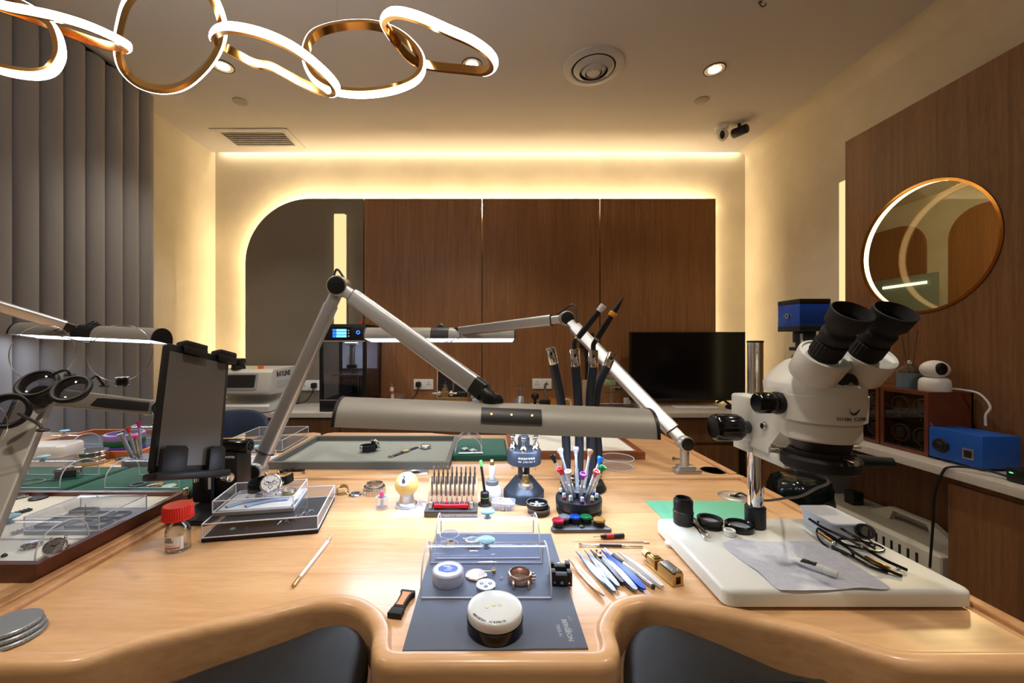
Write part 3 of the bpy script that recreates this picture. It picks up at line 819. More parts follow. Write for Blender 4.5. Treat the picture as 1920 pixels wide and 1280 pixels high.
# focus block
fb = MB(m_scope)
fb.bb(.502 - o.x, .566 - o.x, .782 - o.y, .838 - o.y, 1.125 - o.z, 1.213 - o.z, .006, 3)
fb.prism([(.506 - o.x, .786 - o.y), (.562 - o.x, .786 - o.y), (.562 - o.x, .834 - o.y), (.506 - o.x, .834 - o.y)], 1.103 - o.z, 1.126 - o.z)
fb.build('focus_block', t)
br = MB(m_scope)
side = [(.79, 1.115), (.79, 1.208), (.735, 1.203), (.665, 1.199), (.665, 1.172), (.70, 1.168), (.735, 1.125), (.735, 1.115)]
br.prism([(y - o.y, z - o.z) for y, z in side], -.0185, .0185, frame((.528 - o.x, 0, 0), (1, 0, 0), (0, 1, 0)))
br.bb(.512 - o.x, .548 - o.x, .70 - o.y, .785 - o.y, 1.098 - o.z, 1.118 - o.z, .003)
br.build('bracket', t)
k = MB(m_black)
def knob(p0, p1, r, nm, n=44):
    prof = circ(1, n); 
    pr = [(cos(2 * pi * q / n) * (1 - .05 * (q % 4 == 0)), sin(2 * pi * q / n) * (1 - .05 * (q % 4 == 0))) for q in range(n)]
    d = (p1 - p0)
    MB(m_black_gloss).loft([[frame(p0 + d * f, d) @ V((x * r * s, y * r * s, 0)) for x, y in pr] for f, s in ((0, .80), (.06, .92), (.14, 1), (.78, 1), (.9, .95), (1, .8))]).build(nm, t, smooth=30)
knob(L(.436, .785, 1.152), L(.490, .785, 1.152), .026, 'focus_knob')
MB(m_dgrey).cyl(L(.488, .785, 1.152), L(.505, .785, 1.152), .012).build('focus_axle', t)
knob(L(.578, .785, 1.152), L(.630, .785, 1.152), .026, 'focus_knob')
MB(m_steel).cyl(L(.509, .742, 1.165), L(.507, .742, 1.165), .006).cyl(L(.522, .745, 1.163), L(.504, .745, 1.163), .0065, n=20, bev=.002).build('lock_screw', t)
# holder ring, body
ax_, ay_ = .51, .622
hr = MB(m_scope).ring(L(ax_, ay_, 1.170), .036, .049, .028, 56, bev=.003)
hr.build('holder_ring', t)
body = MB(m_scope)
def oval(cx, cy, rx, ry, z, n=48): return [L(cx + rx * cos(2 * pi * q / n), cy + ry * sin(2 * pi * q / n), z) for q in range(n)]
body.loft([oval(ax_, ay_, .050, .05, 1.198), oval(ax_, ay_, .0545, .0545, 1.2005), oval(ax_, ay_, .0555, .0565, 1.236), oval(ax_, ay_, .0555, .0565, 1.238),
           oval(ax_, ay_ + .016, .0575, .073, 1.2385), oval(ax_, ay_ + .017, .0575, .074, 1.252), oval(ax_, ay_ + .018, .0545, .071, 1.256), oval(ax_ + .001, ay_ + .026, .043, .052, 1.271), oval(ax_ + .002, ay_ + .032, .026, .028, 1.287), oval(ax_ + .002, ay_ + .033, .019, .019, 1.290)])
bo = body.build('body', t, smooth=40)
# maker's swoosh and lettering on the drum front
txt = MB(M('grey_print', (52, 54, 58), .5))
ang = R(33)
def on_body(phi, z, r=.0561):
    n = V((sin(phi), -cos(phi), 0)); return frame(L(ax_, ay_, z) + V((n.x * r, n.y * r, 0)), n, (cos(phi), sin(phi), 0))
phi0 = R(2)
rr = .0568
for ch, q in zip('HIGH CLOUD', range(10)):
    if ch != ' ': txt.text(ch, .0062, on_body(phi0 + (q - 4.5) * .0044 / rr, 1.2085, rr), .0002, bold=.0001)
sw = [(-.007, .006), (-.0055, .0015), (-.002, -.001), (.002, -.0002), (.007, .005), (.0085, .0045), (.006, .0005), (.002, -.0035), (-.003, -.0035), (-.006, -.0005), (-.0075, .006)]
txt.add([on_body(phi0 + x / rr, 1.218 + z, rr) @ V((0, 0, .0003)) for x, z in sw], [list(range(len(sw)))])
txt.build('lettering', bo)
knob(L(.418, .632, 1.222), L(.448, .632, 1.222), .0165, 'zoom_knob')
MB(m_black).cyl(L(.446, .632, 1.222), L(.462, .632, 1.222), .0175, .0165, 32, .003).build('zoom_sleeve', t)
# objective and ring light
MB(m_black).lathe([(.0, 1.150 - o.z), (.034, 1.150 - o.z), (.036, 1.155 - o.z), (.041, 1.172 - o.z), (.0, 1.172 - o.z)], 48, MX.Translation(L(ax_, ay_, o.z))).build('objective', t)
rl = MB(m_blackmat).ring(L(ax_, ay_, 1.124), .030, .050, .021, 56, bev=.004).ring(L(ax_, ay_, 1.143), .030, .040, .010, 48, bev=.002)
rl.tube([L(ax_ + .045, ay_ - .01, 1.137), L(ax_ + .065, ay_ - .016, 1.138), L(ax_ + .088, ay_ - .024, 1.139)], [.011, .008, .007], 14)
ro = rl.build('ring_light', t)
for a in (150, 270, 20):
    q = L(ax_ + .043 * cos(R(a)), ay_ + .043 * sin(R(a)), 1.149); q2 = L(ax_ + .056 * cos(R(a)), ay_ + .056 * sin(R(a)), 1.149)
    MB(m_steel).cyl(q, q2, .003, n=12).cyl(q2, q2 + (q2 - q).normalized() * .006, .0045, n=16).build('clamp_screw', ro)
MB(m_alu).bb(ax_ + .052 - o.x, ax_ + .082 - o.x, ay_ + .02 - o.y, ay_ + .05 - o.y, 1.148 - o.z, 1.151 - o.z).build('maker_plate', ro)
# eyepiece drums
u = V((0, -.62, .785)).normalized()
for cx, ex, zz in ((.478, .474, 0), (.541, .530, 0)):
    c0 = L(cx, .598, 1.268); c1 = c0 + u * .046
    dm = MB(m_scope)
    mt = frame(c0, u, (1, 0, 0))
    dm.lathe([(0, 0), (.029, .0), (.031, .003), (.0325, .038), (.0317, .0405), (.029, .041), (.0275, .0385), (0, .0385)], 48, mt)
    dm.build('prism_drum', t, smooth=40)
    e0 = L(ex, .573, 1.297) - u * .004
    mt = frame(e0, u, (1, 0, 0))
    ep = MB(m_rubber)
    n = 48
    ep.lathe([(0, -.002), (.0185, -.002), (.0185, .008), (.0165, .010), (0, .010)], n, mt)
    ep.lathe([(0, .0295), (.0172, .0295), (.0172, .032), (.0188, .034), (.0196, .044), (.0196, .046), (.0178, .048), (.0180, .054), (.0228, .060), (.0240, .076), (.0242, .080), (.0228, .081), (.0205, .074), (.0175, .066), (0, .064)], n, mt)
    eo = ep.build('eyepiece', t, smooth=50)
    gr = []
    pr = [(cos(2 * pi * q / 72) * (1 - .045 * (q % 3 == 0)), sin(2 * pi * q / 72) * (1 - .045 * (q % 3 == 0))) for q in range(72)]
    MB(m_rubber).loft([[mt @ V((x * r, y * r, z)) for x, y in pr] for z, r in ((.0095, .0188), (.0105, .0198), (.0280, .0198), (.0297, .0188))]).build('diopter_ring', eo, smooth=25)
    MB(thin('eye_lens', (90, 90, 110))).at(mt).disc((0, 0, .066), .016, .002, 32).build('lens', eo)
MB(m_black).bb(.496 - o.x, .524 - o.x, .570 - o.y, .60 - o.y, 1.243 - o.z, 1.272 - o.z, .004).build('hinge_cover', t)
MB(m_steel).cyl(L(.51, .572, 1.256), L(.51, .5685, 1.256), .004, n=16).build('hinge_screw', t)
# camera on the trinocular port
ny = .655
cm = MB(m_black)
cm.cyl(L(.512, ny, 1.287), L(.512, ny, 1.296), .0165, n=32, bev=.001)
cm.cyl(L(.512, ny, 1.296), L(.512, ny, 1.322), .0118, n=32)
cm.cyl(L(.512, ny, 1.316), L(.512, ny, 1.334), .0152, n=32, bev=.001)
cm.bb(.494 - o.x, .504 - o.x, ny - .012 - o.y, ny + .01 - o.y, 1.303 - o.z, 1.309 - o.z, .001)
cm.build('camera_tube', t)
MB(m_steel).cyl(L(.499, ny - .011, 1.300), L(.499, ny - .011, 1.330), .0022, n=10).ball(L(.499, ny - .013, 1.313), .003, 12, 8).build('clamp_bolt', t)
cb = MB(m_blue).bb(.487 - o.x, .535 - o.x, .632 - o.y, .680 - o.y, 1.342 - o.z, 1.377 - o.z, .001)
cbo = cb.build('camera_box', t)
MB(m_black).bb(.4868 - o.x, .5352 - o.x, .6318 - o.y, .6802 - o.y, 1.334 - o.z, 1.3425 - o.z, .0008).bb(.4868 - o.x, .5352 - o.x, .6318 - o.y, .6802 - o.y, 1.377 - o.z, 1.3845 - o.z, .0008).build('end_plate', cbo)
MB(m_steel).ring(L(.4872, .656, 1.359), .0017, .0042, .003, 20, (-1, 0, 0)).disc(L(.487, .648, 1.359), .0016, .0012, 12, z=(-1, 0, 0)).disc(L(.487, .664, 1.359), .0016, .0012, 12, z=(-1, 0, 0)).build('socket', cbo)
MB(m_white).bb(.497 - o.x, .517 - o.x, .645 - o.y, .665 - o.y, 1.3845 - o.z, 1.3853 - o.z).build('sticker', cbo)

# things on the microscope base
def Bp(px, py, z=ZB): return D(px, py, z)
p = Bp(1281, 981)
t = thing('eyepiece_tube', 'black eyepiece tube standing at the corner of the white microscope base', 'eyepiece', p)
MB(m_black).lathe([(0, 0), (.017, 0), (.0185, .002), (.0185, .006), (.0178, .0065), (.0178, .009), (.0190, .0095), (.0190, .022), (.0195, .023), (.0195, .026), (.0183, .027), (.0183, .047), (.0172, .049), (.0145, .049), (.0145, .053), (.0128, .053), (.0122, .046), (0, .044)], 40).build('barrel', t, smooth=30)
for k, (a, b_) in enumerate((((1297, 977), (1322, 1013)), ((1302, 975), (1328, 1008)))):
    p0, p1 = Bp(*a), Bp(*b_)
    t = thing('steel_pin', ('round steel pin beside the black eyepiece tube', 'round steel pin lying on the black lens ring side of the first pin')[k], 'pin', p0, group='steel pins on the microscope base')
    MB(m_steel).cyl(V((0, 0, .003)), p1 - p0 + V((0, 0, .003)), .003, n=16, bev=.0008).build('rod', t)
p = Bp(1331, 987)
t = thing('lens_ring', 'black lens ring with pale glass between the steel pins and the wider ring', 'lens', p)
MB(m_black).lathe([(.016, .0), (.021, 0), (.022, .003), (.0205, .006), (.022, .009), (.0235, .010), (.0235, .017), (.0225, .018), (.0185, .018), (.0165, .013)], 44, close=True).build('mount', t)
MB(thin('coated_glass', (225, 232, 235), milky=.25)).disc((0, 0, .008), .0165, .003, 36).build('glass', t)
p = Bp(1386, 992)
t = thing('lens_ring', 'wide black lens ring leaning against the collar of the chrome post', 'lens', p)
MB(m_black_gloss).at(T(0, 0, 0)).lathe([(.0185, .001), (.022, 0), (.0255, .002), (.0265, .006), (.0255, .011), (.0225, .013), (.0195, .011)], 44, close=True).build('mount', t)
MB(MATS['coated_glass']).disc((0, 0, .005), .0188, .002, 36).build('glass', t)
p = Bp(1368, 1003)
MB(m_whitegloss).at(MX.Translation(p)).ring((0, 0, 0), .0065, .0105, .011, 32, bev=.001).build('plastic_ring', label='small white plastic ring in front of the black lens rings', cat='ring')
m_cloth = M('lens_cloth', (200, 203, 214), .9, var=.16, vscale=(90, 90, 90), bump=.2, bscale=500)
cp = [Bp(x, y) for x, y in ((1356, 1018), (1450, 1016), (1541, 1018), (1592, 1052), (1640, 1083), (1667, 1101), (1660, 1106), (1600, 1105.5), (1540, 1107.5), (1475, 1107.5), (1455, 1103), (1420, 1073))]
cp = resample(smooth_path(cp, 6, True), .006, True)
c0 = sum(cp, V()) / len(cp)
cl = MB(m_cloth)
rings = []
for f in (1, .85, .6, .3, .05):
    rings.append([c0 + (q - c0) * f + V((0, 0, .0012 + (.0022 * (max(0, sin(i * .23)) ** 3) if f == 1 else .0006 * sin(i * .5)))) for i, q in enumerate(cp)])
cl.loft(rings)
cl.build('lens_cloth', label='pale grey lens cloth spread on the white microscope base', cat='cloth', smooth=80)
p0, p1 = Bp(1486, 1047, ZB + .006), Bp(1571, 1079, ZB + .006)
t = thing('glue_tube', 'small white glue tube lying on the lens cloth', 'tube', p0)
d = p1 - p0; mt = frame((0, 0, .001), d, (d.y, -d.x, 0)); Ln = d.length
rings = []
for f, w_, h_ in ((0, .0105, .0006), (.03, .0105, .0008), (.2, .0095, .0035), (.45, .0080, .0065), (.66, .0068, .0066), (.70, .006, .006)):
    rings.append([mt @ V((w_ * cos(2 * pi * q / 24), h_ * sin(2 * pi * q / 24), Ln * f)) for q in range(24)])
MB(m_whitegloss).loft(rings).build('body', t, smooth=50)
MB(m_white).at(mt).cyl((0, 0, Ln * .70), (0, 0, Ln), .0062, .0052, 20, .001).build('cap', t)
lb = MB(m_black)
lb.loft([[mt @ V((w_ * cos(a), h_ * sin(a), Ln * f)) for a in [pi * (1.18 + .64 * q / 8) if True else 0 for q in range(9)]] for f, w_, h_ in ((.22, .0096, .0040), (.45, .0082, .0069), (.56, .0076, .0069))], closed=False)
lbo = lb.build('label', t, smooth=60)
MB(m_white).text('7000', .0075, mt @ frame((0, -.0074, Ln * .40), (0, -1, .12), (0, 0, 1)), .0002).build('lettering', lbo)
# plastic tub
p = Bp(1556, 972)
t = thing('plastic_tub', 'translucent white plastic tub at the far edge of the microscope base', 'box', (.673, .794, ZB + .0004), R(0))
m_milk = thin('frosted_plastic', (235, 238, 245), rough=.3, milky=.45)
tb = MB(m_milk)
wx, wy, hh = .030, .042, .030
o1 = rrect(2 * wx, 2 * wy, .008); i1 = rrect(2 * wx - .003, 2 * wy - .003, .007)
tb.loft([[(x * .92, y * .9, 0) for x, y in o1], [(x, y, hh) for x, y in o1], [(x, y, hh) for x, y in i1], [(x * .92, y * .9, .0015) for x, y in i1]])
tb.build('tub', t); MB(m_milk).prism(rrect(2 * wx + .003, 2 * wy + .003, .008), hh + .0002, hh + .0012).build('lid', t); MB(m_milk).shell(rrect(2 * wx + .005, 2 * wy + .005, .009), rrect(2 * wx, 2 * wy, .008), hh - .002, hh).build('rim', t)

# eyeglass loupe frames in a tangle
t = thing('loupe_glasses', 'black spectacle frame with gold temples and a clip-on loupe on the white base', 'glasses', Bp(1610, 1040))
o = V(t.location)
def G(px, py, h): return D(px, py, ZB + h) - o
fr = MB(m_black_gloss)
fr.tube(smooth_path([G(1518, 973, .022), G(1545, 990, .024), G(1590, 1010, .026), G(1625, 1030, .024), G(1660, 1050, .014), G(1700, 1068, .004)], 6), .0026, 10)
fr.tube(smooth_path([G(1532, 978, .018), G(1560, 982, .02), G(1600, 1004, .022), G(1640, 1028, .02)], 6), .0024, 10)
fr.build('front_frame', t)
for pts in ([(1535, 990, .012), (1533, 1005, .006), (1548, 1022, .003), (1580, 1036, .003), (1600, 1042, .003), (1590, 1028, .006), (1560, 1010, .01)],
            [(1575, 1010, .010), (1600, 1012, .010), (1640, 1020, .006), (1658, 1030, .003), (1640, 1034, .003), (1605, 1026, .004), (1580, 1018, .007)]):
    MB(m_black_gloss).tube(smooth_path([G(*q) for q in pts], 6, True), .0019, 8, closed=True).build('lens_rim', t)
MB(m_black_gloss).tube(smooth_path([G(1534, 990, .018), G(1570, 1012, .012), G(1600, 1034, .008), G(1645, 1060, .006), G(1692, 1080, .003)], 6), .0024, 10).build('temple', t)
MB(m_black_gloss).tube(smooth_path([G(1560, 1024, .004), G(1600, 1044, .003), G(1632, 1062, .003), G(1665, 1073, .003)], 6), .0022, 10).build('temple', t)
MB(m_gold).tube([G(1537, 998, .012), G(1560, 1014, .010)], .0028, 10).build('hinge', t)
MB(m_gold).tube([G(1622, 1044, .007), G(1668, 1066, .005)], .0028, 10).build('hinge', t)
MB(m_steel).ball(G(1564, 1018, .012), .004, 14, 8).ball(G(1684, 1067, .007), .003, 12, 8).build('screw', t)
c1 = G(1622, 996, .022)
zz = V((-.75, -.55, .25))
lp = MB(m_blackmat).ring(c1, .0105, .0135, .010, 32, zz, .001).ring(c1 - zz.normalized() * .014, .009, .0125, .011, 32, zz, .001)
lp.tube(smooth_path([c1 + V((.004, 0, -.012)), G(1640, 1022, .014), G(1637, 1024, .010)], 6), .0012, 8).tube(smooth_path([c1 + V((-.006, 0, -.012)), G(1605, 1010, .02)], 4), .0012, 8)
lo = lp.build('loupe', t)
MB(thin('loupe_glass', (200, 200, 205))).disc(c1 + zz.normalized() * .006, .0108, .003, 28, z=zz).build('lens', lo)
# green cutting mat, grommet and lamp lead
MB(M('green_mat', (108, 186, 150), .6)).prism([(p.x, p.y) for p in (D(1209, 940), D(1385, 940), D(1425, 962), D(1440, 982), D(1255, 984))], ZD + .0002, ZD + .002).build('cutting_mat', label='thin mint green mat tucked under the microscope base', cat='mat')
p = D(1378, 931)
t = thing('desk_grommet', 'round steel cable grommet behind the mint green mat', 'cable grommet', p)
MB(m_alu).lathe([(.012, .0005), (.016, .003), (.034, .003), (.039, .001), (.039, .0002), (.012, .0002)], 40, close=True).build('ring', t)
MB(m_blackmat).disc((0, 0, .0002), .0125, .0006, 24).build('hole', t)
pts = [q - scope.location for q in [D(1378, 931) + V((0, 0, .003)), D(1390, 931) + V((0, 0, .009)), P(1412, 936, 1.0), P(1440, 938, .95), P(1470, 934, .88), P(1500, 930, .80), P(1530, 915, .72), P(1555, 900, .66), V((ax_ + .01, ay_ + .03, 1.126))]]
MB(M('cable_black', (30, 30, 34), .45)).tube(smooth_path(pts, 8), .0026, 10).build('lamp_lead', scope)
# ================================================================ the middle of the bench
MATZ = ZD + .0028
def at(px, py, z=ZD): return D(px, py, z)
def tunnel_cover(label, loc, length, r, rz=0., height=None, group='clear tunnel dust covers with blue knobs'):
    t = thing('dust_cover', label, 'dust cover', loc, rz, group)
    h = height or r
    n = 24
    arc = [(-r * cos(pi * k / n), h * sin(pi * k / n) ** .66 + .0006) for k in range(n + 1)]
    H = length / 2
    MB(m_acr).loft([[(x, y, z) for y, z in arc] for x in (-H, H)], closed=False).build('shell', t, smooth=60, fix=False)
    e = MB(m_acredge)
    for s in (-1, 1):
        e.tube([(s * H, y, z + .0016) for y, z in arc], .0013, 6)
        e.tube([(-H, s * r, .0016), (H, s * r, .0016)], .0012, 6)
    e.build('edge', t)
    k = MB(m_acredge).cyl((0, 0, h), (0, 0, h + .008), .0045, .0035, 16).cyl((0, 0, h - .001), (0, 0, h + .0015), .008, .0065, 20).build('knob_stem', t)
    MB(m_lblue).lathe([(0, h + .008), (.009, h + .008), (.0145, h + .0105), (.0145, h + .012), (.012, h + .0135), (0, h + .0138)], 32).build('knob', t)
    return t
def sheet_box(t, w, d, z0, z1, rim=.0011):
    m = MB(m_acr); W, Dd = w / 2, d / 2
    m.add([(-W, -Dd, z0), (W, -Dd, z0), (W, Dd, z0), (-W, Dd, z0), (-W, -Dd, z1), (W, -Dd, z1), (W, Dd, z1), (-W, Dd, z1)],
          [[0, 1, 5, 4], [1, 2, 6, 5], [2, 3, 7, 6], [3, 0, 4, 7], [4, 5, 6, 7]])
    c = m.build('lid', t, smooth=0)
    e = MB(m_acredge)
    for z in (z0, z1):
        q = [(-W, -Dd, z), (W, -Dd, z), (W, Dd, z), (-W, Dd, z)]
        for a, b in zip(q, q[1:] + q[:1]): e.tube([a, b], rim, 5)
    for x, y in ((-W, -Dd), (W, -Dd), (W, Dd), (-W, Dd)): e.tube([(x, y, z0), (x, y, z1)], rim, 5)
    e.build('lid_edge', c)
m_dialw = M('silver_dial', (225, 225, 225), .3, .2)
m_dialprint = M('dial_print', (40, 40, 44), .4)
def watch_head(t, r, mt, metal=m_steel, dial=m_dialw, chrono=False, lugs=True, th=.011, crystal=True):
    "watch case with its dial, local Z up through the dial"
    c = MB(metal).at(mt)
    c.lathe([(0, 0), (r * .86, 0), (r * .98, th * .22), (r, th * .45), (r * .98, th * .68), (r * .93, th * .76), (r * .9, th * .98), (r * .84, th), (r * .80, th * .8), (0, th * .8)], 44)
    if lugs:
        for sx in (-1, 1):
            for sy in (-1, 1):
                c.box((sx * r * .56, sy * r * 1.06, th * .38), (r * .2, r * .36, th * .42), r * .05)
    c.cyl((r * .96, 0, th * .45), (r * 1.16, 0, th * .45), r * .11, n=18, bev=r * .02)
    if chrono:
        for a in (33, -33):
            q = V((cos(R(a)), sin(R(a)), 0)); b = V((0, 0, th * .45))
            c.cyl(q * r * .95 + b, q * r * 1.12 + b, r * .06, n=14).cyl(q * r * 1.1 + b, q * r * 1.2 + b, r * .09, n=16, bev=r * .015)
    co = c.build('case', t)
    d = MB(dial).at(mt).disc((0, 0, th * .8), r * .80, th * .03, 44)
    do = d.build('dial', t)
    p = MB(m_dialprint).at(mt)
    z = th * .835
    for k in range(12):
        a = R(30 * k); p.box((0, 0, 0), (r * .035, r * .14, .0003), mtx=MX.Rotation(a, 4, 'Z') @ MX.Translation((0, r * .68, z)))
    if chrono:
        for x, y in ((-.36, 0), (.36, 0), (0, -.36)): p.ring((x * r, y * r, z), r * .15, r * .2, .0003, 28).box((x * r, y * r + r * .05, z + .0002), (r * .02, r * .12, .0003))
    p.box((0, 0, 0), (r * .04, r * .56, .0003), mtx=MX.Rotation(R(-48), 4, 'Z') @ MX.Translation((0, r * .22, z + .0006)))
    p.box((0, 0, 0), (r * .05, r * .42, .0003), mtx=MX.Rotation(R(62), 4, 'Z') @ MX.Translation((0, r * .16, z + .0009)))
    p.disc((0, 0, z), r * .05, .0015, 14)
    p.build('hands', do)
    if crystal: MB(m_acr).at(mt).disc((0, 0, th * .97), r * .83, .0002, 40).build('crystal', t)
    return co

# ---- work mat
t = MB(M('slate_rubber_mat', (88, 98, 118), .5, var=.06, vscale=(8, 8, 8)))
q = [at(754, 1219, MATZ), at(1103, 1214, MATZ), at(1033, 1000, MATZ), at(817, 1000, MATZ)]
t.prism([(p.x, p.y) for p in q], ZD + .0002, MATZ, bev=.0008)
mo = t.build('work_mat', label='dark slate work mat with grey maker lettering in the bench tongue', cat='mat')
pr = MB(M('mat_print', (158, 164, 172), .6))
def dn(px, py): return frame(at(px, py, MATZ), (0, 0, 1), (.06, -1, 0))
pr.text('BERGEON', .0095, dn(1063.5, 1180.5), .0001, bold=.0002).text('7808-N', .0075, dn(1048, 1181), .0001)
pr.at(None).ring(at(1066.5, 1181, MATZ), .0040, .0047, .0002, 28).text('B', .0062, dn(1066.5, 1181), .0001)
pr.tube([at(1068 + 5 * cos(a * .9) * (1 - a / 14), 1158 + 7 * sin(a * 1.3) * (1 - a / 16), MATZ) for a in [k * .35 for k in range(30)]], .0002, 4)
pr.build('lettering', mo)
# ---- covers on the mat
c1 = at(911, 1120, MATZ)
AX1 = V(((911 - VX) / F * .623, .672, MATZ))
tunnel_cover('clear tunnel dust cover behind the round casing cushion', (-.002, .672, MATZ), .2, .0495, 0, .055)
tunnel_cover('clear tunnel dust cover straddling the back edge of the dark mat', (0.0, .786, MATZ), .19, .0495, R(.5), .055)
# ---- tin
p = at(840, 1089, MATZ)
t = thing('tin', 'white and blue lettered round tin under the dust cover', 'tin', p)
MB(M('pale_lilac_plastic', (205, 208, 226), .35)).lathe([(0, 0), (.0245, 0), (.0255, .0015), (.0255, .0095), (.025, .010)], 44).build('base', t)
lid = MB(MATS['pale_lilac_plastic']).lathe([(.0245, .0098), (.0257, .0105), (.0257, .0185), (.0240, .0205), (.0228, .0207), (.0222, .0200), (0, .0200)], 44).build('lid', t)
MB(m_whitegloss).disc((0, 0, .0200), .0215, .0003, 40).build('label', lid, )
lb = MB(M('tin_blue', (30, 78, 190), .4)).prism(circ(.0165, 40, 0, .001, .0115), .0203, .0206)
lbo = lb.build('blue_oval', lid)
pw = MB(m_whitegloss)
pw.text('ROD', .0052, T(-.002, .007, .0206), .0001, bold=.0001).text('ICO', .0052, T(.003, .0015, .0206), .0001, bold=.0001).text('SWISS', .0042, T(0, -.0045, .0206), .0001)
pw.build('lettering', lbo)
MB(lb.mats[0]).text('PUTTY PAD FOR CLEANING', .0032, T(0, .0, .0203), .0001, bend=-.0160).build('ring_lettering', lid)
# ---- rose gold case back, dial, pins, case
p = at(893, 1079, MATZ)
t = thing('watch_disc', 'rose gold watch case back between the round tin and the hand pin', 'watch part', p)
MB(m_rose).lathe([(0, 0), (.0165, 0), (.0185, .0015), (.0185, .003), (.0165, .0042), (.0150, .0042), (.0146, .0036), (0, .0036)], 44).build('rim', t)
MB(M('pale_cream', (238, 226, 214), .3)).disc((0, 0, .0036), .0142, .0004, 40).build('disc', t)
p = at(911, 1101, MATZ)
t = thing('chronograph_dial', 'silver chronograph dial with three dark subdials in front of the case back', 'watch part', p)
MB(m_steel).lathe([(0, 0), (.0150, 0), (.0155, .001), (.0155, .0045), (.0148, .005), (0, .005)], 40).build('movement', t)
d = MB(m_dialw).disc((0, 0, .005), .0152, .0006, 40).build('dial', t)
s = MB(m_dialprint)
for x, y in ((-.0068, .0018), (.0068, .0018), (0, -.0062)): s.disc((x, y, .0056), .0034, .0003, 24)
s.build('subdials', d)
s2 = MB(m_whitegloss)
for x, y in ((-.0068, .0018), (.0068, .0018), (0, -.0062)): s2.box((x, y, .0060), (.0006, .005, .0002)).box((x, y, .0060), (.005, .0006, .0002))
s2.build('subdial_hands', d)
MB(m_dialprint).cyl((0, 0, .005), (0, 0, .012), .0003, n=6).box((0, .004, .0064), (.0006, .012, .0003)).build('hand', t)
p = at(926, 1073, MATZ)
t = thing('hand_pin', 'tiny upright pin tool with a thin wire behind the chronograph dial', 'watch part', p)
MB(m_brass).lathe([(0, 0), (.0028, 0), (.0034, .002), (.0034, .005), (.0018, .0062), (.0018, .0078), (0, .0078)], 18).build('weight', t)
MB(m_black).cyl((0, 0, .007), (0, 0, .022), .0004, n=6).build('wire', t)
p = at(939.5, 1084, MATZ)
t = thing('spring_bar', 'pair of tiny steel spring bars on the dark mat', 'watch part', p)
for dx in (-.0014, .0014): MB(m_steel).cyl((dx, -.0045, .001), (dx + .0006, .0045, .001), .0008, n=8).build('bar', t)
p = at(975, 1088, MATZ)
t = thing('watch_case', 'empty rose gold watch case with lugs and pushers', 'watch part', p)
c = MB(m_rose)
c.lathe([(.0155, .001), (.0185, .001), (.0205, .004), (.0208, .008), (.0195, .0115), (.0188, .0135), (.0168, .014), (.0155, .012)], 44, close=True)
for sx in (-1, 1):
    for sy in (-1, 1):
        c.tube([(sx * .0122, sy * .0165, .008), (sx * .0122, sy * .0215, .006), (sx * .0122, sy * .0250, .0018)], [.0026, .0024, .0018], 10)
c.build('case', t)
for y, rr in ((0, .0024), (.0085, .0019), (-.0085, .0019)):
    x = .0205 if y == 0 else .0188
    MB(m_rose).cyl((x - .002, y, .007), (x + .003, y, .007), rr * .7, n=14).cyl((x + .0028, y, .007), (x + .0058, y, .007), rr, n=16, bev=.0004).build('pusher' if y else 'crown', t)
MB(M('case_inside', (168, 150, 138), .35, .6)).disc((0, 0, .0015), .0157, .001, 40).build('inner_ring', t)
# ---- under the second cover
p = V((-.074, .790, MATZ))
t = thing('movement_cup', 'small clear cup holding a watch movement under the far dust cover', 'cup', p)
MB(m_acr).lathe([(.017, .001), (.0185, .003), (.0185, .02)], 36).build('cup', t, fix=False)
MB(m_acredge).torus((0, 0, .02), .0185, .0007).torus((0, 0, .001), .017, .0008).build('edge', t)
MB(m_brass).disc((0, 0, .001), .011, .003, 30).build('movement', t); MB(m_steel).disc((.003, .002, .004), .0045, .0012, 18).disc((-.005, -.003, .004), .003, .001, 14).build('wheel', t)
p = V((-.030, .790, MATZ))
t = thing('watch', 'steel watch head lying under the far dust cover', 'watch', p)
watch_head(t, .0165, T(0, 0, .001, R(30)), chrono=True)
p = V((.038, .672, MATZ))
# ---- casing cushion
p = V((.0103, .560, MATZ))
t = thing('casing_cushion', 'round casing cushion with a white gel top on a black base', 'cushion', p)
MB(m_black_gloss).lathe([(0, 0), (.0365, 0), (.0385, .002), (.0388, .016), (.0372, .0175), (0, .0175)], 56).build('base', t)
gel = M('white_gel', (212, 218, 222), .2)
gel.node_tree.nodes['Principled BSDF'].inputs['Subsurface Weight'].default_value = .5
gel.node_tree.nodes['Principled BSDF'].inputs['Subsurface Scale'].default_value = .02
gl = MB(gel).lathe([(.0372, .0155), (.0380, .018), (.0380, .0270), (.0372, .0288), (.0355, .0297), (.030, .0301), (.018, .0303), (0, .0304)], 64).build('gel_top', t, smooth=70)
st = MB(M('gel_stain', (206, 206, 150), .35))
for x, y, r_ in ((-.011, -.004, .0028), (-.002, .0005, .0032), (.007, .001, .003)):
    st.prism(circ(r_, 14, x, y, r_ * .8), .0302, .0308)
st.build('stain', gl)
ct_ = MB(M('cushion_print', (70, 82, 92), .5))
ct_.text('BERGEON   N°5395-75', .0050, T(0, 0, .0300, R(-18)), .0004, bend=-.0335).build('lettering', gl)
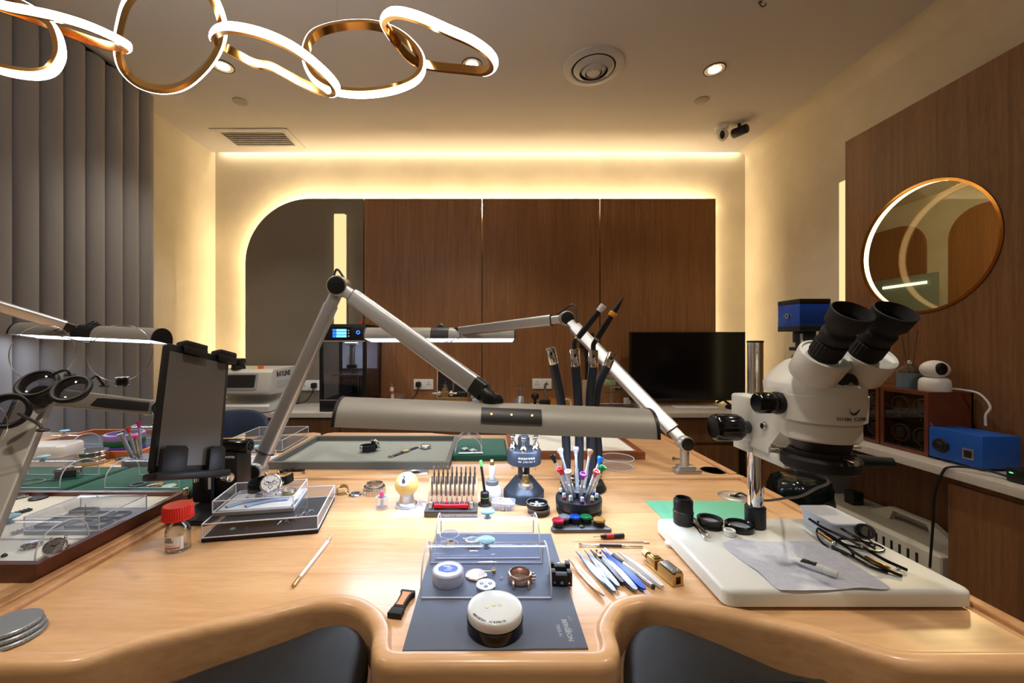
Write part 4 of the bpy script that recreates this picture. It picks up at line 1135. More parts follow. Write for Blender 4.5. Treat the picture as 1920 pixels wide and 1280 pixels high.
# ---- strap piece on the rim
p = at(752, 1140, ZD); 
t = thing('strap_piece', 'short black strap piece with an orange inlay beside the dark mat', 'watch strap', (p.x, p.y + .002, ZD + .001), R(-10))
S_ = .00081
sp = [(-.011, .030), (.011, .030), (.012, .026), (.0085, .018), (.0075, .0), (.0085, -.012), (-.0085, -.012), (-.0075, 0), (-.0085, .018), (-.012, .026)]
MB(m_rubber).prism(sp, 0, .008, bev=.001).build('upper_block', t)
MB(m_rubber).prism([(-.0095, -.0125), (.0095, -.0125), (.0105, -.027), (-.0105, -.027)], .0, .008, bev=.001).bb(-.004, .004, -.0135, -.0115, .002, .007).build('lower_block', t)
MB(M('orange_inlay', (222, 142, 78), .5)).prism([(-.0072, .023), (.0072, .023), (.0052, .016), (.0046, .0), (.0052, -.008), (-.0052, -.008), (-.0046, 0), (-.0052, .016)], .008, .0086).build('inlay', t)
# ---- movement holder at the mat edge
p = at(1053, 1100, MATZ)
t = thing('movement_holder', 'small black movement vice with steel guide pins at the mat edge', 'vice', (p.x, p.y, MATZ), R(-4))
for y, nm in ((0., 'front_jaw'), (.026, 'rear_jaw')):
    MB(m_black).prism([(-.017, 0), (.017, 0), (.017, .022), (.0095, .022), (.0095, .017), (-.0095, .017), (-.0095, .022), (-.017, .022)], -.006, .006, frame((0, y + .006, .001), (0, -1, 0), (1, 0, 0)), bev=.0005).build(nm, t)
for x, r_ in ((-.0115, .0014), (0, .0026), (.0115, .0014)):
    MB(m_steel).cyl((x, -.006, .010), (x, .040, .010), r_, n=14).build('guide_pin', t)
MB(m_steel).cyl((0, .038, .012), (0, .046, .012), .005, n=20, bev=.001).build('screw_head', t)
# ---- tweezers
def tweezers(label, a, b, mat, w=.0085, group='tweezers beside the work mat', mark=None, gap=.006):
    p0, p1 = at(*a), at(*b); d = p1 - p0; Ln = d.length
    t = thing('tweezers', label, 'tweezers', p0, 0, group)
    mt = frame((0, 0, 0), (0, 0, 1), d.normalized())       # local x along the tweezers
    prof = ((0, .0006, .0006), (.10, .0012, .0010), (.24, .0028, .0026), (.40, w * .36, .0040), (.62, w * .50, .0044), (.88, w * .52, .0022), (.97, w * .42, .0012), (1., w * .18, .0010))
    for s, nm in ((1, 'upper_arm'), (-1, 'lower_arm')):
        rings = []
        for f, hw_, g in prof:
            z = .0062 + s * g * gap / .006
            rings.append([(f * Ln, -hw_, z - .0005), (f * Ln, hw_, z - .0005), (f * Ln, hw_, z + .0005), (f * Ln, -hw_, z + .0005)])
        ao = MB(mat).loft(rings, mtx=mt).build(nm, t, smooth=40)
    if mark: MB(m_dialprint).text(mark, .0030, mt @ T(Ln * .75, 0, .0062 + .0034 * gap / .006 + .0012, R(0)), .0001).build('lettering', t)
    return t
m_cop = M('copper_steel', (206, 172, 140), .3, .9)
m_satin = M('satin_steel', (150, 158, 170), .3, .95)
tweezers('copper coloured tweezers lying nearest the dark work mat', (1066, 1054), (1133, 1124), m_cop, .006)
tweezers('steel tweezers with a long lettered handle beside the copper pair', (1080, 1040), (1153, 1117), m_satin, .009, mark='VETUS  SA')
tweezers('shorter steel tweezers between the long lettered pair and the brass screw pair', (1096, 1038), (1160, 1107), m_satin, .0085, mark='259')
tweezers('dark tweezers with a small brass clamp on the jaws', (1107, 1037), (1168, 1100), M('dark_steel', (98, 96, 98), .35, .9), .007)
q0, q1 = at(1118, 1047), at(1129, 1059)
c = MB(m_brass).box(((q0 + q1) / 2 + V((0, 0, .012)) - q0), (.007, .014, .003), .0005, mtx=MX.Rotation(0, 4, 'Z')).cyl(V((.001, .002, .013)), V((.001, .002, .0165)), .0018, n=12).cyl(V((.006, -.006, .013)), V((.006, -.006, .0165)), .0018, n=12)
c.at(None); co = c.build('brass_clamp', [o for o in COL.objects if o.name.startswith('tweezers') and o.parent is None][-1])
co.location = q0 - at(1107, 1037)
tweezers('wide steel tweezers lying against the blue pair', (1117, 1038), (1193, 1114), m_satin, .0105)
tweezers('bright blue enamelled tweezers in the tool row', (1127, 1037), (1209, 1112), M('blue_enamel', (22, 84, 206), .3), .0115)
p0, p1 = at(1135, 1034), at(1226, 1106)
t = thing('scraper_pen', 'round steel pen tool with a knurled grip beside the blue tweezers', 'tool', p0, 0)
d = p1 - p0; Ln = d.length; mt = frame((0, 0, .0045), d, (0, 0, 1))
MB(m_steel).at(mt).cyl((0, 0, 0), (0, 0, Ln * .18), .0030, .0036, 16).cyl((0, 0, Ln * .18), (0, 0, Ln * .98), .0036, n=18).build('body', t)
MB(m_dgrey).at(mt).cyl((0, 0, Ln * .18), (0, 0, Ln * .42), .0039, n=18, bev=.0004).build('grip', t)
MB(m_white).at(mt).cyl((0, 0, Ln * .44), (0, 0, Ln * .70), .0039, n=18, bev=.0004).build('sleeve', t)
MB(m_black).at(mt).cyl((0, 0, Ln * .975), (0, 0, Ln), .0034, .003, 16).build('end_plug', t)
tweezers('white plastic tweezers next to the brass strap tool', (1158, 1041), (1243, 1107), m_white, .0095)
# ---- brass strap tool
p0, p1 = at(1222, 1058), at(1272, 1100)
d = (p1 - p0).normalized()
t = thing('brass_tool', 'brass watch strap tool with a knurled screw beside the microscope base', 'tool', p0, math.atan2(d.y, d.x))
Ln = (p1 - p0).length
b = MB(m_brass)
b.bb(-.004, Ln, -.011, .011, 0, .004, .0008)
b.bb(Ln * .42, Ln, -.0095, -.0045, .004, .020).bb(Ln * .42, Ln, .0045, .0095, .004, .020).bb(Ln * .55, Ln, -.0045, .0045, .016, .022)
b.bb(-.002, Ln * .30, -.009, .009, .004, .018, .0006)
b.build('body', t)
MB(M('worn_steel', (150, 146, 138), .38, .8)).bb(Ln * .46, Ln * .98, -.0085, .0085, .021, .0232, .0006).build('top_plate', t)
sc_ = MB(m_steel)
for fx in (.55, .88):
    for y in (-.005, .005): sc_.at(None).ball((Ln * fx, y, .0232), (.0014, .0014, .0006), 12, 6)
for k, part in enumerate((0,)): sc_.build('rivets', t)
MB(m_brass).bb(Ln * .04, Ln * .24, -.0065, .0065, .018, .0205, .001).cyl((Ln * .14, 0, .0205), (Ln * .14, 0, .0225), .004, n=18).build('jaw', t)
MB(m_brass).cyl((-.003, 0, .011), (-.010, 0, .011), .0032, n=14).build('screw', t)
pr = [(cos(2 * pi * q / 40) * (1 - .06 * (q % 2)), sin(2 * pi * q / 40) * (1 - .06 * (q % 2))) for q in range(40)]
MB(m_brass).loft([[frame((-.010, 0, .011), (-1, 0, 0)) @ V((x * .0068, y * .0068, z)) for x, y in pr] for z in (0, .011)]).build('thumb_screw', t, smooth=20)
# ---- needles and the little screwdriver lying on the wood
p0, p1 = at(1072, 1016), at(1217, 1018.5); d = p1 - p0
t = thing('needle_probe', 'long thin steel probe lying behind the tweezers tips', 'tool', p0)
MB(m_steel).tube([V((0, 0, .001)), d * .55 + V((0, 0, .0012)), d * .93 + V((0, 0, .0016))], [.0003, .0009, .0011], 10).build('needle', t)
MB(m_white).tube([d * .93 + V((0, 0, .0016)), d + V((0, 0, .0016))], .0016, 10).build('end_cap', t)
p0, p1 = at(1089, 1024), at(1205, 1027); d = p1 - p0
t = thing('steel_broach', 'steel hand tool with a knurled waist lying before the long thin probe', 'tool', p0)
MB(m_steel).tube([V((0, 0, .0025)), d * .22 + V((0, 0, .0025)), d * .26 + V((0, 0, .0028)), d * .7 + V((0, 0, .0028)), d * .74 + V((0, 0, .0025)), d + V((0, 0, .0022))], [.0011, .0011, .0024, .0024, .0014, .0016], 12).disc(V((-.001, 0, .0005)), .0035, .004, 14).build('body', t)
MB(m_dgrey).tube([d * .30 + V((0, 0, .0028)), d * .66 + V((0, 0, .0028))], .0025, 12).build('grip', t)
p0, p1 = at(1112, 1011), at(1170, 1008); d = (p1 - p0); Ln = d.length
t = thing('mini_screwdriver', 'short black screwdriver with a red band lying behind the probes', 'screwdriver', p0)
mt = frame((0, 0, .0045), d, (0, 0, 1))
MB(m_steel).at(mt).cyl((0, 0, 0), (0, 0, Ln * .25), .0008, n=8).build('blade', t)
MB(m_black).at(mt).cyl((0, 0, Ln * .25), (0, 0, Ln * .42), .0034, .0042, 16, .0004).cyl((0, 0, Ln * .66), (0, 0, Ln), .0044, .0044, 18, .0012).build('handle', t)
MB(M('red_grip', (190, 48, 44), .5)).at(mt).cyl((0, 0, Ln * .42), (0, 0, Ln * .66), .0045, n=18).build('band', t)
MB(m_white).text('HOROBAY', .0044, mt @ frame((0, 0, Ln * .83), (-.35, -1, 0) if False else (.6, -.8, 0), (0, 0, 1)) @ T(0, 0, .0043), .0002, bold=.0002).build('lettering', t)
# ---- oil cups on their plate
c0 = at(1088, 995)
t = thing('oil_stand', 'dark metal plate holding five coloured oil cups and a silver button', 'oil cup stand', (c0.x, .856, ZD), R(1))
pts = [(-.057, -.013), (.061, -.013), (.064, -.010), (.052, .022), (.030, .030), (-.030, .030), (-.050, .022), (-.062, -.002), (-.060, -.010)]
m_gun = M('gunmetal', (92, 96, 102), .35, .6)
MB(m_gun).prism(pts, 0, .007, bev=.001).build('plate', t)
for nm, colr, x, y in (('red', (206, 40, 84), -.0455, .0035), ('grey', (130, 138, 148), -.0285, .020), ('blue', (28, 84, 206), -.0065, .020), ('green', (34, 140, 80), .0185, .020), ('gold', (206, 166, 96), .043, .006)):
    cpo = MB(m_black).at(MX.Translation((x, y, 0))).cyl((0, 0, .007), (0, 0, .016), .0115, n=32, bev=.0006).build('cup', t, label='black oil cup with a %s lid' % nm)
    MB(M('lid_' + nm, colr, .25, .65)).at(MX.Translation((x, y, 0))).lathe([(0, .016), (.0110, .016), (.0130, .018), (.0130, .0195), (.0120, .0212), (0, .0216)], 36).build('lid', cpo, label='%s metal lid' % nm)
MB(m_steel).lathe([(0, .007), (.007, .007), (.0075, .0085), (.0065, .0105), (0, .011)], 28, T(.003, -.001, 0)).build('button', t)
# ---- rotating screwdriver stand
SX, SY = .2137, .95
t = thing('screwdriver_stand', 'round black stand for a fan of coloured watch screwdrivers', 'tool stand', (SX, SY, ZD))
MB(m_blackmat).lathe([(0, 0), (.050, 0), (.052, .003), (.052, .012), (0, .012)], 56).build('foot', t)
MB(M('anodised_black', (52, 54, 60), .28, .5)).lathe([(.049, .0125), (.053, .0145), (.0535, .033), (.052, .0355), (.049, .036), (.022, .037), (.0215, .034), (0, .034)], 56).build('turntable', t)
MB(m_dgrey).lathe([(.0, .034), (.012, .034), (.012, .044), (.018, .046), (.019, .05), (.016, .052), (.0, .052)], 32).build('hub', t)
cols = [('red', (200, 34, 40), 205, .078), ('black', (26, 26, 28), 160, .098), ('pale grey', (186, 176, 168), 232, .078), ('silver', (190, 190, 190), 122, .105), ('purple', (134, 48, 160), 268, .076),
        ('steel', (170, 170, 172), 84, .106), ('coral red', (214, 92, 80), 303, .080), ('bronze', (156, 110, 86), 52, .104), ('green', (28, 128, 66), 332, .084), ('bright blue', (30, 110, 206), 18, .094)]
m_sdbody = M('screwdriver_alu', (178, 184, 190), .3, .8)
for k, (nm, cc, a, ln) in enumerate(cols):
    a = R(a); n = V((cos(a), sin(a), 0))
    b0 = V((SX, SY, ZD + .037)) + n * .0235; dr = (n * .40 + V((0, 0, .92))).normalized()
    s = thing('screwdriver', '%s topped watch screwdriver standing in the round stand' % nm, 'screwdriver', b0, 0, 'watch screwdrivers in the round stand')
    mt = frame((0, 0, 0), dr)
    MB(m_sdbody).at(mt).cyl((0, 0, 0), (0, 0, ln * .08), .0012, .0042, 14).cyl((0, 0, ln * .08), (0, 0, ln * .52), .0048, n=16).cyl((0, 0, ln * .52), (0, 0, ln * .86), .0036, n=16).build('body', s)
    MB(M('top_' + nm.replace(' ', '_'), cc, .3, .5)).at(mt).lathe([(0, ln * .80), (.0042, ln * .80), (.0044, ln * .87), (.0075, ln * .93), (.0082, ln * .96), (.0075, ln), (.005, ln * .99), (.0045, ln * .965), (0, ln * .965)], 24).build('swivel_top', s)
    if sin(a) < .6:
        q = V((SX, SY, ZD + .0362)) + n * .0405
        s2 = thing('blade_tube', 'little tube of spare blades with a %s foot on the stand' % nm, 'blade tube', q, 0, 'spare blade tubes on the round stand')
        mt = frame((0, 0, 0), n * .12 + V((0, 0, 1)))
        MB(M('blade_tube_clear', (206, 226, 232), .25)).at(mt).cyl((0, 0, .004), (0, 0, .014), .0040, n=16, bev=.0012).build('tube', s2)
        MB(MATS['top_' + nm.replace(' ', '_')]).at(mt).lathe([(0, -.0), (.0045, -.0), (.0052, .002), (.0050, .005), (.0, .0052)], 18).build('foot', s2)
# ---- gooseneck hand piece stand
HX, HY = .262, 1.104
t = thing('handpiece_stand', 'dark stand with four ribbed goosenecks ending in chrome sleeves', 'tool stand', (HX, HY, ZD))
MB(m_black).lathe([(0, 0), (.058, 0), (.060, .004), (.052, .020), (.04, .024), (0, .024)], 48).build('foot', t)
MB(m_chrome).at(MX.Translation((-.036, -.015, 0))).ring((0, 0, .024), .008, .022, .006, 32, bev=.002).build('collar', t)
m_hose = M('ribbed_hose', (38, 44, 58), .38)
hose = [[(1058, 900, 1.10), (1062, 868, 1.12), (1060, 800, 1.12), (1053, 757, 1.11), (1045, 715, 1.10), (1038, 681, 1.09), (1031.5, 652, 1.085)],
        [(1083, 905, 1.10), (1086, 868, 1.11), (1086, 810, 1.11), (1084, 757, 1.10), (1081, 715, 1.10), (1079, 686, 1.10), (1077, 654, 1.10)],
        [(1104, 905, 1.12), (1107, 868, 1.13), (1107, 810, 1.12), (1106, 757, 1.11), (1109, 715, 1.10), (1112, 687, 1.10), (1112.5, 656, 1.10)],
        [(1120, 895, 1.16), (1122, 850, 1.17), (1118, 800, 1.17), (1117, 757, 1.17), (1122, 722, 1.17), (1138, 687, 1.17), (1149, 662, 1.17)]]
tips = []
for h in hose:
    pts = [P(*q) - V((HX, HY, ZD)) for q in h]
    pts[0] = V((pts[0].x, pts[0].y, .012))
    cu = smooth_path(pts[:6], 40)
    cu = resample(cu, .0024)
    rr = [.0125 if (i % 2) else .0116 for i in range(len(cu))]
    MB(m_hose).tube(cu, rr, 14).build('gooseneck', t, smooth=50)
    a, b = pts[5], pts[6]; d = (b - a).normalized()
    ch = MB(m_chrome).cyl(a - d * .002, b, .0128, n=28, bev=.0012).build('sleeve', t)
    MB(m_black).cyl(b - d * .001, b + d * .0006, .0095, n=20).box(a.lerp(b, .62) + V((-.002, -.0126, 0)), (.006, .002, .009), .0008).build('port', ch)
    tips.append((b + V((HX, HY, ZD)), d))
for k, (pts, lab) in enumerate((([(1077, 654, 1.10), (1077, 642, 1.10), (1083, 634, 1.095), (1098, 614, 1.085), (1123, 583, 1.07)], 'black hand piece with a frosted tip leaning in a chrome sleeve'),
                               ([(1112.5, 656, 1.10), (1113, 645, 1.10), (1119, 636, 1.095), (1134, 610, 1.085), (1146, 592, 1.08)], 'black hand piece with an amber collar and pointed nozzle'))):
    w_ = [P(*q) for q in pts]
    s = thing('hand_piece', lab, 'hand tool', w_[0])
    w_ = [q - w_[0] for q in w_]
    MB(m_black).tube(smooth_path(w_[:3], 6), .0068, 12).build('bend', s)
    MB(m_black).tube([w_[2], w_[2].lerp(w_[4], .3), w_[4]], [.0078, .0085, .0078], 14).build('body', s)
    d = (w_[4] - w_[3]).normalized()
    MB(m_steel).cyl(w_[2] - d * .003, w_[2] + d * .003, .0086, n=20).build('band', s)
    if k == 0:
        MB(thin('frosted_tip', (235, 235, 235), rough=.3, milky=.7)).cyl(w_[4], w_[4] + d * .020, .0082, .0088, 18).build('tip', s)
    else:
        MB(M('amber_plastic', (226, 156, 40), .35)).cyl(w_[4] - d * .001, w_[4] + d * .012, .0098, n=18, bev=.001).ball(w_[4] + d * .006 + V((.009, -.003, -.003)), .003, 10, 6).build('collar', s)
        MB(m_black).tube([w_[4] + d * .011, w_[4] + d * .03, w_[4] + d * .058], [.0078, .0062, .0008], 14).build('nozzle', s)
# ---- hand press
PX_, PY_ = .0935, 1.035
t = thing('hand_press', 'dark blue-grey hand setting press with a lettered turret and brass anvil', 'press', (PX_, PY_, ZD))
m_press = M('press_blue_black', (66, 74, 88), .36, .5)
bs = []
for k in range(64):
    a = 2 * pi * k / 64; r_ = .050 + .006 * cos(3 * a - pi / 2 * 3 + pi)
    bs.append((r_ * cos(a), r_ * sin(a) * .95))
pb = MB(m_press); pb.loft([[(x, y, 0) for x, y in bs], [(x, y, .016) for x, y in bs], [(x * .88, y * .88, .024) for x, y in bs], [(x * .42, y * .42 + .008, .052) for x, y in bs]])
pb.build('base', t, smooth=45)
MB(m_press).cyl((0, .010, .045), (0, .010, .150), .0152, n=36).cyl((0, .010, .124), (0, .010, .156), .0125, n=30, bev=.002).build('column', t)
hd_ = MB(m_press).lathe([(0, .089), (.041, .089), (.043, .091), (.043, .122), (.041, .125), (0, .125)], 56).build('turret', t)
tw = MB(m_whitegloss)
for body, z, s_, st_ in (('精密指针安装机', .1105, .0056, .0062), ('NO.LM0106-4', .1025, .0052, .0040)):
    for i, ch in enumerate(body):
        a = (i - (len(body) - 1) / 2) * st_ / .0432 + R(4)
        n = V((sin(a), -cos(a), 0)); tw.text(ch, s_, frame(n * .0431 + V((0, 0, z)), n, (cos(a), sin(a), 0)), .0002)
tw.build('lettering', hd_)
for a in (205, 262, 318, 20, 80, 140):
    n = V((cos(R(a)), sin(R(a)), 0)) * .034
    s = MB(m_steel).cyl(n + V((0, 0, .085)), n + V((0, 0, .158)), .0025, n=14).cyl(n + V((0, 0, .152)), n + V((0, 0, .160)), .0055, n=18, bev=.001)
    s.lathe([(0, .125), (.0075, .125), (.0085, .128), (.0078, .132), (.0045, .139), (0, .139)], 22, MX.Translation(n))
    s.lathe([(0, .0755), (.0006, .0755), (.0022, .081), (.0026, .090), (0, .090)], 14, MX.Translation(n))
    s.build('plunger', t)
MB(m_alu).lathe([(0, .030), (.018, .030), (.0195, .034), (.0185, .041), (.012, .045), (0, .045)], 36, T(.002, -.018, .0)).build('anvil_seat', t)
MB(m_brass).lathe([(0, .044), (.0125, .044), (.0125, .050), (.0085, .052), (.0085, .064), (.0072, .066), (0, .066)], 32, T(.002, -.018, .0)).build('anvil', t)
# ---- billiard ball on its little stand
BX, BY = (762 - VX) / F * .98, .985
t = thing('ball_stand', 'low grey round stand under the number six ball', 'stand', (BX, BY, ZD))
MB(m_alu).lathe([(0, 0), (.025, 0), (.027, .002), (.0262, .006), (.019, .010), (.016, .026), (.0185, .030), (.0175, .031), (.0135, .026), (0, .024)], 44).build('body', t, smooth=50)
MB(M('gloss_white_lacquer', (232, 232, 236), .15)).ring((0, 0, .0018), .0225, .0275, .003, 40).build('rim', t)
t = thing('billiard_ball', 'pale yellow billiard ball marked with a black six', 'ball', (BX, BY, ZD + .0528))
mb = MB(M('ball_yellow', (232, 206, 122), .08, coat=.4))
mb.ball((0, 0, 0), .0286, 48, 28)
bo = mb.build('ball', t, smooth=90)
nv = V((-.10, -.80, .60)).normalized(); fm = frame((0, 0, 0), nv, (1, .0, 0))
cap = MB(m_whitegloss).at(fm)
cap.lathe([(0.0287 * sin(R(a)), .0287 * cos(R(a))) for a in (0, 6, 12, 18, 24, 29)], 36)
cap.build('number_disc', bo, smooth=90)
wc = MB(m_whitegloss).lathe([(.02872 * sin(R(a)), -.02872 * cos(R(a))) for a in (0, 12, 24, 34, 44, 50)], 40).build('white_band', bo, smooth=90)
nb = MB(m_black).at(fm)
nb.text('6', .017, T(0, -.0015, .0287), .0006, bold=.0006).text('No.', .0042, T(0, .0082, .0280, rx=R(-17)), .0005, bold=.0003).text('••••', .0042, T(0, .0108, .0270, rx=R(-22)), .0005)
nb.build('number', bo)
# ---- punch set
t = thing('punch_set', 'punch set with a wooden rack, a grey tray and a red handle', 'tool set', (-.0834, .950, ZD))
MB(m_gun).prism(rrect(.121, .046, .003), 0, .014, T(0, -.0095, 0), bev=.001).build('tray', t)
m_maple = wood('pale_maple', (226, 196, 160), (206, 170, 130), (30, 60, 60), rough=.5)
wr = MB(m_maple)
wr.prism([(.012, .0), (.052, .0), (.052, .060), (.044, .062), (.013, .020)], -.0585, .0585, frame((0, 0, 0), (1, 0, 0), (0, 1, 0)), bev=.0)
wr.build('rack', t)
for k in range(10):
    x = -.0495 + .011 * k
    for row, (y, z0, hh) in enumerate(((.026, .034, .052), (.042, .050, .054))):
        xx = x + (.003 if row else 0)
        MB(M('punch_steel', (150, 150, 152), .22, 1.)).lathe([(0, 0), (.0026, 0), (.0026, hh * .70), (.0018, hh * .78), (.0013 if k % 3 else .0022, hh), (0, hh)], 14, T(xx, y - .004, z0 - .010)).build('punch', t)
for k in range(9):
    x = -.047 + .0118 * k
    y = -.002
    s = MB(m_steel).lathe([(0, .014), (.0028, .014), (.0028, .024), (.0018, .026), (.0024, .030) if k % 2 else (.0016, .032), (.0006 if k % 3 == 1 else .0020, .038), (0, .038)], 14, T(x, y, 0))
    s.build('bit', t)
    MB(m_black).bb(x - .0046, x + .0046, y - .005, y + .005, .014, .022, .001).build('bit_block', t)
hd2 = MB(M('red_metal', (206, 26, 44), .25, .5))
hd2.loft([[(x, -.020 + w_ * cos(a), .0205 + h_ * sin(a)) for a in [2 * pi * q / 20 for q in range(20)]] for x, w_, h_ in ((-.040, .004, .004), (-.038, .0055, .0058), (-.028, .0058, .006), (-.012, .0048, .0048), (.012, .0048, .0048), (.028, .0058, .006), (.038, .0055, .0058), (.040, .004, .004))])
hd2.build('handle', t, smooth=60)
for sx in (-1, 1): MB(m_alu).cyl((sx * .0465, -.020, .006), (sx * .0465, -.020, .030), .0048, .0042, 18, .0006).build('post', t)
# ---- oiler
p = at(909, 946)
t = thing('oiler', 'black oiler with a green tip standing in a round holder', 'oiler', p)
MB(m_black).lathe([(0, 0), (.016, 0), (.017, .002), (.0145, .005), (.0105, .006), (.0105, .018), (.0108, .0185), (.0108, .0195), (.0105, .020), (.0105, .030), (.0075, .033), (0, .033)], 36).build('holder', t)
MB(M('lime_line', (120, 200, 110), .4)).ring((0, 0, .0182), .0104, .0109, .0012, 36).build('line', t)
rod = V((-.010, .012, .105))
MB(m_black).cyl((0, 0, .03), rod * .86, .0036, .0032, 16).build('rod', t)
MB(M('green_tip', (96, 214, 104), .4)).cyl(rod * .86, rod, .0037, .0037, 16, .0008).build('tip', t)
# ---- white spray bottle
p = V((.0115, 1.035, ZD))
t = thing('pump_bottle', 'small white dispenser bottle with a grey cap and brass nozzle', 'bottle', p)
MB(m_whitegloss).lathe([(0, 0), (.024, 0), (.0265, .004), (.0265, .017), (.022, .028), (.016, .034), (0, .034)], 40).build('body', t, smooth=60)
MB(m_grey).lathe([(0, .034), (.0158, .034), (.0163, .036), (.0163, .044), (.0145, .046), (0, .046)], 36).ring((0, 0, .046), .007, .011, .001, 24).build('cap', t)
MB(m_white).cyl((0, 0, .045), (0, 0, .083), .0065, .0078, 20, .001).build('stem', t)
MB(m_brass).lathe([(0, .083), (.0058, .083), (.0052, .088), (.006, .093), (.004, .097), (0, .097)], 18).build('nozzle', t)
# ---- clear parts box
p = at(944, 952)
t = thing('parts_box', 'small clear lidded box with a white ring and metal slugs', 'box', (p.x, p.y, ZD), R(-8))
MB(m_milk).lathe([], 1) if False else None
pb = MB(thin('misty_plastic', (228, 234, 244), rough=.15, milky=.18))
o1 = rrect(.054, .040, .008)
pb.loft([[(x * .92, y * .92, .0004) for x, y in o1], [(x, y, .012) for x, y in o1], [(x * 1.05, y * 1.05, .0122) for x, y in o1], [(x * 1.05, y * 1.05, .0165) for x, y in o1]])
pb.build('box', t)
MB(m_whitegloss).ring((-.006, .004, .0170), .0065, .0105, .0022, 32, bev=.0006).build('ring', t)
for x, y in ((-.016, -.010), (.0, -.013), (.014, -.008)): MB(m_alu).cyl((x, y, .001), (x, y, .009), .0062, n=22, bev=.0006).build('slug', t)
# ---- black round containers
p = at(1010, 962)
t = thing('parts_tin', 'stack of two flat black rimmed parts tins, the top one open', 'tin', p)
MB(m_black).lathe([(0, 0), (.0245, 0), (.0255, .001), (.0255, .010), (0, .010)], 44).build('lower_tin', t)
MB(thin('smoky_plastic', (150, 150, 155), milky=.1)).ring((0, 0, .010), .0240, .0262, .004, 44).build('clear_band', t)
MB(m_black).at(T(-.003, .003, 0)).lathe([(0, .014), (.0235, .014), (.0250, .015), (.0252, .0235), (.0245, .0245), (.0232, .0245), (.0228, .018), (0, .018)], 44).build('upper_tin', t)
MB(m_alu).at(T(-.003, .003, 0)).ring((0, 0, .0240), .0238, .0250, .0012, 44).build('bright_rim', t)
sp = MB(M('frosty_parts', (196, 204, 212), .3, .4)).at(T(-.003, .003, 0))
for k in range(5):
    a = 2 * pi * k / 5 + .3; sp.box((0, 0, 0), (.015, .006, .002), .0006, mtx=MX.Rotation(a, 4, 'Z') @ T(.010, 0, .0195))
sp.disc((0, 0, .0185), .005, .003, 18)
sp.build('divider', t)
# ---- zip bag
q = [at(733, 973), at(757, 938), at(799, 942), at(795, 969)]
c0 = sum(q, V()) / 4
bm_ = MB(thin('zip_film', (240, 240, 245), rough=.12, milky=.32))
g = 10; vs = []; fs = []
for i in range(g + 1):
    for j in range(g + 1):
        a, b = i / g, j / g
        pnt = (q[0] * (1 - a) + q[3] * a) * (1 - b) + (q[1] * (1 - a) + q[2] * a) * b
        vs.append(pnt + V((0, 0, .0012 + .004 * sin(pi * a) * sin(pi * b) * (.5 + .5 * sin(7 * a + 5 * b)))))
for i in range(g):
    for j in range(g): k = i * (g + 1) + j; fs.append([k, k + 1, k + g + 2, k + g + 1])
bm_.add(vs, fs); bag = bm_.build('zip_bag', label='crumpled clear zip bag lying before the number six ball', cat='bag', smooth=60)
MB(m_acredge).tube([q[1] + V((0, 0, .002)), q[2] + V((0, 0, .002))], .0012, 6).build('zip', bag)
# ---- pink capped vial
p = at(716, 952)
t = thing('vial', 'clear round vial with a pink plug', 'vial', p)
MB(m_acr).lathe([(.0135, .0005), (.0145, .002), (.0145, .024), (.0135, .026)], 32).build('cup', t, fix=False)
MB(m_acredge).torus((0, 0, .001), .0135, .0008).torus((0, 0, .026), .0136, .0007).build('edge', t)
MB(m_acredge).cyl((0, 0, .001), (0, 0, .026), .0035, n=14).build('tube', t)
MB(M('pink_plastic', (232, 92, 140), .4)).cyl((0, 0, .022), (0, 0, .040), .0052, .0046, 20, .001).build('plug', t)
MB(M('teal_disc', (80, 150, 170), .3)).disc((0, .002, .026), .0085, .0015, 24).build('disc', t)
# ---- loose bezels, bracelet
p = at(642, 925); t = thing('open_watch', 'gold toned open watch case leaning on the bench by the clear vial', 'watch part', p)
mt = T(0, 0, .010, 0, R(28))
MB(m_brass).at(mt).ring((0, 0, -.004), .0125, .0160, .008, 40, bev=.0012).build('ring', t)
MB(m_steel).at(mt).ring((0, 0, -.008), .0130, .0165, .004, 40, bev=.001).box((.015, -.008, -.006), (.006, .007, .005), .001).box((-.015, -.008, -.006), (.006, .007, .005), .001).build('mid_case', t)
p = at(666, 928); t = thing('steel_washer', 'flat steel bezel ring in front of the gold toned case', 'watch part', p)
MB(m_steel).lathe([(.0105, .001), (.0155, .0), (.0165, .0018), (.0155, .004), (.0125, .0058), (.0110, .005)], 40, close=True).build('ring', t)
MB(m_dgrey).disc((0, 0, .0005), .0105, .0015, 32).build('disc', t)
p = at(702, 925); t = thing('steel_bracelet', 'coiled polished steel watch bracelet behind the pink plugged vial', 'watch bracelet', (p.x, p.y, ZD))
for k in range(26):
    a = 2 * pi * k / 26; x, y = .028 * cos(a), .024 * sin(a)
    lk = MB(m_steel).at(T(x, y, .010 + .002 * sin(a), math.atan2(.024 * cos(a), -.028 * sin(a))))
    lk.box((0, 0, 0), (.0062, .0026, .018), .0009); lk.build('link', t)
for k in range(20):
    a = 2 * pi * k / 20; x, y = .021 * cos(a), .018 * sin(a) + .002
    lk = MB(m_steel).at(T(x, y, .021, math.atan2(cos(a), -sin(a)))); lk.box((0, 0, 0), (.0060, .0024, .014), .0008); lk.build('link', t)
# ---- grommet behind the ball
p = at(779, 886); t = thing('desk_grommet', 'round steel cable grommet behind the number six ball', 'cable grommet', p)
MB(m_alu).lathe([(.014, .0005), (.018, .003), (.036, .003), (.041, .001), (.041, .0002), (.014, .0002)], 40, close=True).build('ring', t)
MB(m_blackmat).disc((0, 0, .0002), .0145, .0006, 24).build('hole', t)
